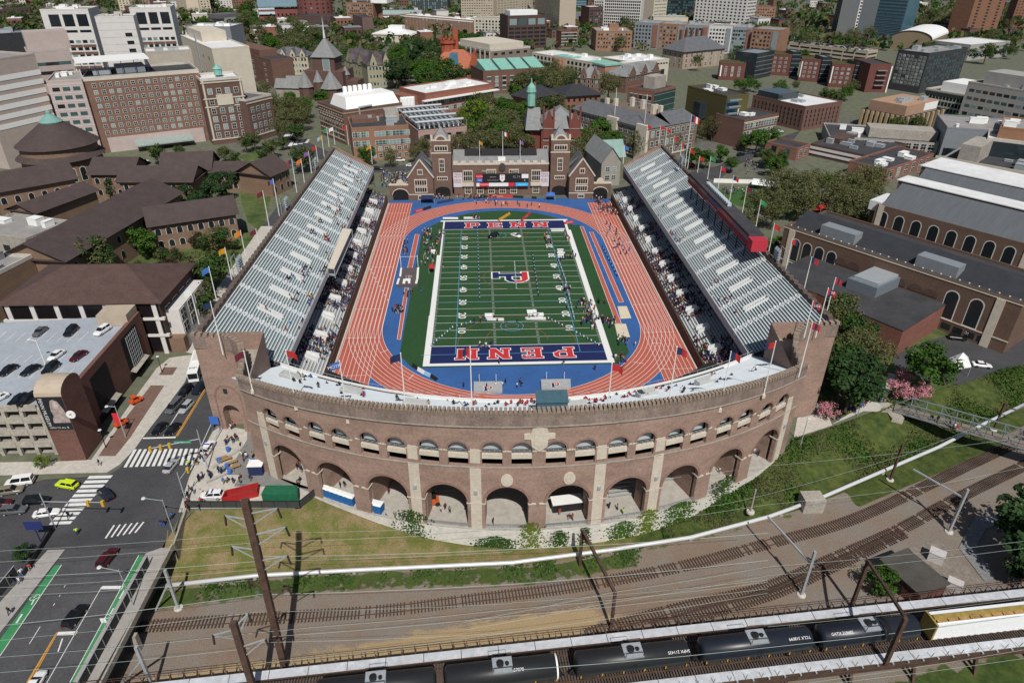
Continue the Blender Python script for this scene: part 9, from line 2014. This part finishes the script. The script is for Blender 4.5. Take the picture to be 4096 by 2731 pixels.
for i,(x0,y0,x1,y1) in enumerate(((800,945,930,948),(1090,940,1232,942),(490,216,600,216),(640,214,755,214))): a,b=Fp(x0,y0),Fp(x1,y1); m=MB(); m.beam((a.x,a.y,.45),(b.x,b.y,.45),.5,.08); m.beam((a.x,a.y+.4,.8),(b.x,b.y+.4,.8),.08,.4); o=m.build('team_bench',M_white); tag(o,'long white team bench, %s'%('left one at the near twenty yard line','right one at the near twenty yard line','left one behind the far end zone','right one behind the far end zone')[i],'bench')
for i,(x,y,w,d_) in enumerate(((825,920,2.8,2.2),(1130,895,3,2.4),(1180,915,3,2),(1335,445,2.4,.9),(1340,468,2.8,1),(1343,487,2.8,1),(420,455,1.6,2.2),(1315,298,5.5,.8))): p=Fp(x,y); m=MB(); m.box(-w/2,-d_/2,.9,w/2,d_/2,1.0); m.box(-w/2+.2,-d_/2+.2,0,w/2-.2,d_/2-.2,.9); o=m.build('white_table',M_white); o.location=p; tag(o,'white covered table on the turf','table','white tables on the turf')
for i,L_ in enumerate((((738,270),(755,800)),((1005,530),(1020,735)),((1135,470),(1180,780)),((1325,520),(1370,650),(1440,960)),((1250,935),(1400,1010),(1640,1140)),((405,1130),(560,1000),(720,955)),((1640,420),(1750,640)))):
 P=[Fp(*x) for x in L_]; m=MB()
 for a,b in zip(P,P[1:]):
  n=int((b-a).length/1.6)+1; m.beam(a+Vector((0,0,.9)),b+Vector((0,0,.9)),.05)
  for k in range(n): p=a.lerp(b,k/n); m.beam(p,p+Vector((0,0,1)),.07,mi=0); m.box(p.x-.15,p.y-.3,.55,p.x+.15,p.y+.3,.9,1+k%2)
 o=m.build('flag_rope',[M_black,M_black if i in (0,2,6) else CLOTH['white'],CLOTH['light blue']]); tag(o,('dark cordon fence along the left hash marks of the turf','short flagged cordon over the midfield emblem','dark cordon fence right of the midfield emblem','flagged rope beside the right yard numbers','flagged rope crossing the near right corner of turf','flagged rope near the left ten yard line','dark railing beside the right jump runway')[i],'cordon')
UP=['top']
def row(n,pts,where,poses=(0,0,1),jit=.9,group=None,tops=None,z=0,rz=None):
 P=[g(*x,z) for x in pts]; n=max(1,int(n*.74+.5))
 for k in range(n):
  f=PR.random()*(len(P)-1); i=min(int(f),len(P)-2); p=P[i].lerp(P[i+1],f-i)+Vector((PR.gauss(0,jit),PR.gauss(0,jit),0)); person((p.x,p.y,z+.09),where,PR.choice(poses),PR.choice(tops) if tops else None,None,rz,group or 'people '+where)
row(5,[q(12,190,690),q(12,300,560)],'on the bridge footway',(1,),1.0); row(2,[q(12,70,920),q(12,100,940)],'on the bridge footway',(1,),.5)
person((*t(12,715,205).xy,.1),'at the bridge corner',0,'lime','navy'); person((*t(12,640,60).xy,.1),'at the bridge corner',1,'black','black')
row(5,[q(12,1520,110),q(12,1610,60)],'at the wall corner',(0,),.6); person((*t(8,920,1140).xy,.1),'beside the garage pylon',1,'black','grey')
row(16,[q(8,1740,1330),q(8,1830,1480),q(8,1770,1560)],'in the corner queue',(0,0,1),1.0)
row(18,[q(8,1840,1250),q(8,2070,1200)],'at the screening tables',(0,),.8); row(9,[q(8,2100,900),q(8,2190,950)],'on the plaza',(0,),.7); row(6,[q(8,2110,820),q(8,2200,790)],'near the tower passage',(0,),.6,tops=['white','orange','red','grey'])
row(14,[q(8,2220,1070),q(8,2340,1090)],'by the curved wall',(0,0,4),.8); row(8,[q(8,2080,1300),q(8,2150,1310),q(8,2290,1280)],'behind the police car',(0,3),.8); row(8,[q(8,1790,1120),q(8,1880,1060)],'at the crosswalk kerb',(0,),.7)
person((*t(8,1735,1145).xy,.1),'at the crosswalk kerb',0,'lime','navy'); person((*t(8,2205,960).xy,.1),'on the plaza',0,'lime','black')
row(16,[q(9,320,1160),q(9,440,1180)],'inside the first arch',(0,),.8); row(4,[q(9,330,1280),q(9,380,1290)],'inside the first arch',(3,0),.6); row(3,[q(9,740,1270),q(9,800,1340)],'inside the second arch',(0,1),.8); row(5,[q(9,1070,1380),q(9,1200,1410)],'inside the third arch',(0,),.8); row(4,[q(9,1690,1550),q(9,1740,1560)],'inside the fourth arch',(0,),.8); person((*t(13,2180,110).xy,.05),'inside the fifth arch',0,'navy','black')
row(4,[q(14,370,40),q(14,545,80)],'inside the sixth arch',(0,1),.7,tops=['red','navy','white']); row(3,[q(10,970,1520),q(10,1000,1540)],'inside the seventh arch',(0,),.7); person((*t(14,1020,20).xy,.05),'inside the seventh arch',0,'lime','grey'); row(6,[q(10,1880,1180),q(10,1980,1250)],'inside the ninth arch',(0,1),.9,tops=['red','white','blue']); row(3,[q(10,2230,1040),q(10,2290,1070)],'inside the tenth arch',(0,),.5,tops=['white','navy'])
row(26,[q(11,890,500),q(11,990,550),q(11,1090,560)],'in the path queue',(0,),1.0,tops=['white','black','navy','grey','white']); row(12,[q(11,740,660),q(11,900,600)],'in the path queue',(0,1),.6); row(5,[q(11,575,700),q(11,640,690)],'on the tower plaza',(0,),.6); row(2,[q(11,300,650),q(11,345,650)],'beside the right tower',(0,),.3); row(9,[q(11,1380,680),q(11,1560,740),q(11,1700,800),q(11,1900,900)],'on the truss footbridge',(1,),.3,z=.4)
def bleach(n,x0,x1,f0,f1,tops=None,poses=(3,3,0)):
 for k in range(int(n*.95)):
  x=PR.uniform(x0,x1); f=PR.uniform(f0,f1); i=int(f*NR); (p,z)=cpt((i+.5)/NR,x); po=PR.choice(poses); person((p[0],p[1],z-.55+(.0 if po==3 else .15)),'on the curved bleachers',po,PR.choice(tops) if tops else None,None,PR.choice([0,0,.3,-.3,3]),'people on the curved bleachers')
RD=['red','red','black','white','red']
bleach(16,-56,-46,.02,.45); bleach(14,-45,-33,.05,.5); bleach(9,-31,-18,.05,.6); bleach(14,-17,-7,.05,.4); bleach(14,-6,2,.05,.35,RD,(0,0,3)); bleach(20,7,18,.05,.4,RD,(3,3,0)); bleach(22,20,33,.03,.3,RD,(3,)); bleach(14,30,46,.1,.6); bleach(5,45,55,.1,.5)
row(10,[( (1500+a/1.8023)/1.7415,(760+b/1.8023)/1.7415) for a,b in ((740,1120),(830,1150))],'on the near end zone',(0,4),.9,tops=['maroon','white','black']); ff=lambda *ps:[((1500+a/1.8023)/1.7415,(760+b/1.8023)/1.7415) for a,b in ps]
row(14,ff((690,960),(760,930),(950,945)),'by the left team bench',(0,3),1.0); row(10,ff((1060,930),(1240,940)),'by the right team bench',(0,3),.9)
row(26,ff((1400,850),(1550,800),(1580,950)),'on the right sideline turf',(0,),2.0); row(16,ff((1690,1200),(1800,1230),(1740,1270)),'by the right track bend',(0,1),1.0); row(12,ff((620,1430),(1000,1400),(1100,1420)),'beside the high jump mats',(0,),1.0); row(6,ff((490,1270),(1245,1240),(1640,1300)),'behind the near end zone',(0,),.4)
seen=PEOPLE_N[0]
CM=[CLOTH[k] for k in ('black','white','navy','red','grey','blue','tan','maroon','yellow','green','purple','orange','light blue','pink')]+SKINS+HAIRS
cw_=random.Random(77); cr=MB(); CWT=[0]*16+[1]*6+[2]*7+[3]*4+[4]*5+[5]*3+[6]*2+[7]*2+[8,9,10,11,12,13]
def fig(x,y,z,sit=True,ang=0):
 c=cw_.choice(CWT); l=cw_.choice([0,0,2,4,6,5]); s=cw_.uniform(.9,1.1); ca,sa=math.cos(ang),math.sin(ang)
 def bx(w0,d0,w1,d1,z0,z1,mi,oy=0,oy1=None):
  oy1=oy if oy1 is None else oy1; v=[]
  for w,d,zz,o in ((w0,d0,z0,oy),(w1,d1,z1,oy1)):
   for sx_,sy in ((-1,-1),(1,-1),(1,1),(-1,1)): X,Y=sx_*w*s,o+sy*d; v.append((x+X*ca-Y*sa,y+X*sa+Y*ca,z+zz*s))
  cr.add(v,[(4,5,6,7),(0,1,5,4),(1,2,6,5),(2,3,7,6),(3,0,4,7)],mi)
 if sit: bx(.17,.24,.15,.22,.38,.6,l,.22); bx(.16,.12,.23,.13,.5,1.08,c); h=1.1
 else: bx(.13,.12,.17,.13,0,.9,l); bx(.17,.12,.24,.13,.9,1.48,c); h=1.5
 bx(.085,.1,.10,.11,h,h+.14,14+cw_.randrange(3)); bx(.11,.12,.07,.08,h+.13,h+.27,17+cw_.randrange(2) if cw_.random()>.15 else cw_.choice([1,3,0]))
for sg in (-1,1):
 lines,zs,N,X,vs,_=LOWER[sg]
 for i in range(N-1):
  for k in range(int(146/.58)):
   y=-66+k*.58+cw_.uniform(-.1,.1); x=(lines[i][0][0]+lines[i+1][0][0])/2
   if any(abs(y-v)<1.2 and 2<i<8 for v in vs) or any(abs(y-v-5.6)<.8 for v in vs): continue
   d=(1.25 if i<11 else .55)*(1.0 if sg<0 else (.85 if i<9 else .3))
   d*=.55+.45*math.sin(y*.21+i*.13+sg)+.3*math.sin(y*.07+2)
   if sg>0 and y>60: d*=.35
   if cw_.random()<d: fig(x,y,zs[i]+.02,cw_.random()<.9,PI/2*sg)
for sg,D,n in ((-1,DL,52),(1,DR,16)):
 for c_ in range(n):
  f,y=(cw_.uniform(.0,.55) if sg<0 else cw_.uniform(0,.2)),cw_.uniform(-66,78)
  if sg<0 and cw_.random()<.35: f=.02
  for k in range(cw_.randrange(1,7)):
   ff_=min(.97,max(.01,f+cw_.randrange(-1,2)/26)); p=deckpt(D,int(ff_*26)/26+.026,y+cw_.uniform(-2,2)); fig(p.x,p.y,p.z-.15,True,PI/2*sg)
for k in range(230):
 p=t(5,cw_.uniform(1150,1420),cw_.uniform(215,345)); fig(p.x,p.y,.05,False,cw_.uniform(0,6))
for pts,n,j in ((ff((380,300),(400,560)),60,1.6),(ff((440,420),(480,300)),30,.8),(ff((1600,60),(1720,180),(1650,140)),70,2.0),(ff((350,60),(900,60)),60,1.0),(ff((1500,800),(1560,1000)),40,1.4),(ff((1640,940),(1700,980)),22,1),(ff((200,380),(235,480)),18,.8),(ff((150,870),(210,880)),24,.9),(ff((1650,200),(1800,500),(1700,300)),22,1.6),(ff((700,210),(760,215)),14,.4),(ff((1220,330),(1260,400)),14,.6),(ff((1370,330),(1390,370)),10,.5),(ff((1750,1080),(1850,1130)),12,1),(ff((640,90),(1200,130)),24,1.6),(ff((1350,650),(1400,760)),12,.7),([q(6,1950,620),q(6,2150,640)],30,3),([q(6,2170,640),q(6,2270,640)],24,1.2),([q(2,2180,1490),q(2,2200,1568)],22,2.5),(ff((330,740),(160,760)),10,1.2),(ff((1330,520),(1440,480)),14,1)):
 P=[g(*x) for x in pts]
 for k in range(n):
  f=cw_.random()*(len(P)-1); i=min(int(f),len(P)-2); p=P[i].lerp(P[i+1],f-i); fig(p.x+cw_.gauss(0,j),p.y+cw_.gauss(0,j),.08,False,cw_.uniform(0,6))
stuff(cr.build('crowd',CM),'dense crowd of spectators, athletes and officials in stands and field','crowd')
for i,(a,b_) in enumerate(((2040,1090),(2080,1100),(2130,1130),(2160,1170))): p=t(8,a,b_); m=MB(); m.box(-1.2,-.4,.7,1.2,.4,.76); m.box(-1.1,-.3,0,-1,.3,.7); m.box(1,-.3,0,1.1,.3,.7); o=m.build('folding_table',mat('table_wood',(.33,.2,.08),.1,1)); o.location=(p.x,p.y,.09); o.rotation_euler=(0,0,.55); tag(o,'wooden folding table at the bag check, %s from the left'%('first','second','third','fourth')[i],'table')
for i,(a,b_) in enumerate(((2020,1110),(2100,1010),(2090,1165),(2115,1215),(2325,1120))): p=t(8,a,b_); m=MB(); m.lathe([(.3,0),(.36,.95),(.38,1.0),(.1,1.05),(0,1.06)],12); o=m.build('blue_bin',CLOTH['blue']); o.location=(p.x,p.y,.09); o.scale=(1.3,1.3,1.1); tag(o,'blue barrel bin on the plaza','bin','blue bins on the plaza')
m=MB(); p=t(9,15,1200); m.box(-1.5,-1.1,0,1.5,1.1,2.5,0); m.box(-1.6,-1.2,2.5,1.6,1.2,2.6,1); o=m.build('ticket_booth',[CLOTH['navy'],M_white]); o.location=p; tag(o,'dark blue ticket booth with white roof by the curved wall','booth')
for i,(pa,pb_) in enumerate((((1960,1170),(2260,970)),((1900,1310),(2150,1200)),((2160,1330),(2351,1340)),((1930,1010),(2140,640)))): 
 a,b=t(8,*pa),t(8,*pb_); m=MB(); n=int((b-a).length/2.2)+1
 for z in (.35,.7,1.05): m.beam(a+Vector((0,0,z)),b+Vector((0,0,z)),.05)
 for k in range(n+1): p=a.lerp(b,k/n); m.beam(p,p+Vector((0,0,1.1)),.06)
 o=m.build('crowd_barrier',M_steel); tag(o,('steel crowd barrier run beside the bag check tables','steel crowd barrier run at the front of the queue','steel crowd barrier run behind the dumpsters','steel fence run along the kerb to the tower passage')[i],'barrier')
fk=thing('pallet_loader','orange and black rough terrain loader parked inside the fourth arch','loader',(*t(9,1620,1490).xy,.05),.2); m=MB(); m.box(-1.4,-.9,.4,1.4,.9,1.3); m.build('loader_body',mat('loader_orange',(.5,.1,.02),.1,1),fk); m=MB()
for x in (-.9,.7):
 for y in (-.8,.8): m.beam((x,y,1.3),(x,y,2.3),.1)
m.box(-1,-.9,2.3,.8,.9,2.4); m.build('loader_cage',M_black,fk)
for x in (-1,1):
 for y in (-.8,.8): m=MB(); m.tube([(x,y-.2,.5),(x,y+.2,.5)],.5,12); m.build('wheel',M_tyre,fk)
tr_=thing('box_trailer','black box trailer with white roof parked inside the sixth arch','trailer',(*t(10,500,1540).xy,.05),.12); m=MB(); m.box(-3,-1.1,.6,3,1.1,2.6); m.build('trailer_body',M_black,tr_); m=MB(); m.box(-3.2,-1.3,2.6,3.2,1.3,2.75); m.build('trailer_roof',M_white,tr_)
for k,(a,b_,w) in enumerate(((1030,1440,'seventh'),(1480,1290,'eighth'))):
 p=t(10,a,b_); m=MB()
 for i in range(4): m.box(-3.2,-.5+.8*i,.4+.4*i,3.2,-.15+.8*i,.5+.4*i); m.beam((-3,-.3+.8*i,0),(-3,-.3+.8*i,.4+.4*i),.08); m.beam((3,-.3+.8*i,0),(3,-.3+.8*i,.4+.4*i),.08)
 o=m.build('portable_bleacher',M_steel); o.location=(p.x,p.y+1,.05); o.rotation_euler=(0,0,.15); tag(o,'stored steel bleacher frame inside the %s arch'%w,'bleacher')
for i,(k,a,b_,ang,c,w) in enumerate(((11,1965,210,-.3,'white','white four-wheel drive with open doors in the right car park'),(11,1400,130,.4,'navy','dark purple wrapped van by the squash annex'),(7,1740,1530,-.3,'black','black car parked beside the gym wall'),(7,2060,1530,-.2,'silver','silver car parked beside the gym wall'),(1,345,1275,-.2,'black','black car crossing the far junction at left'),(1,375,1210,.3,'white','white police-like car at the far junction'),(2,2100,1420,.4,'black','black car, first on the road behind right grandstand'),(2,2160,1400,.4,'grey','grey car, second on the road behind right grandstand'),(2,2215,1385,.4,'white','white car on the road behind right grandstand'),(2,2260,1430,.4,'black','black car in the far lane behind right grandstand'),(2,2300,1370,.4,'black','black car, last on the road behind right grandstand'),(2,1660,1520,.4,'red','dark red car below the tallest flag pole'),(5,1120,170,-.1,'black','black car passing behind the left gate'),(5,1420,140,0,'white','white van-like car behind the left gate'),(1,1325,1470,0,'white','white car by the orange-brown laboratory door'),(1,60,1110,-.75,'black','black car, first in the avenue below the spired hall'),(1,100,1150,-.75,'grey','grey car, second in the avenue below the spired hall'),(1,150,1190,-.75,'silver','silver car, third in the avenue below the spired hall'),(1,190,1210,-.75,'navy','navy car, fourth in the avenue below the spired hall'),(3,105,1205,-.1,'white','white van-like car by the brown dormitory corner'),(0,1320,1480,.1,'white','white ambulance-like van at the hospital entrance'))): small_car(t(k,a,b_,.7),ang,c,w,'cars in the streets behind the stadium',.05)
ORD='first second third fourth fifth sixth seventh eighth ninth tenth eleventh twelfth thirteenth fourteenth fifteenth sixteenth seventeenth eighteenth nineteenth twentieth'.split()
bpy.context.view_layer.update(); D_={}
for o in bpy.data.objects:
 if o.parent is None and 'label' in o and 'category' in o and o.get('kind')!='stuff': D_.setdefault(o['label'],[]).append(o)
for lb,os_ in D_.items():
 if len(os_)<2 or lb.startswith(('small flat-roofed','small car parked on')): continue
 os_.sort(key=lambda o: scr(o.matrix_world.translation if o.data is None or o.location.length>1 else o.matrix_world@Vector(o.bound_box[0]))[0])
 for i,o in enumerate(os_):
  if i<len(ORD): o['label']='%s, %s from left'%(lb,ORD[i])
  elif len(os_)-i<=len(ORD): o['label']='%s, %s from right'%(lb,ORD[len(os_)-1-i])
print('individual people',seen)
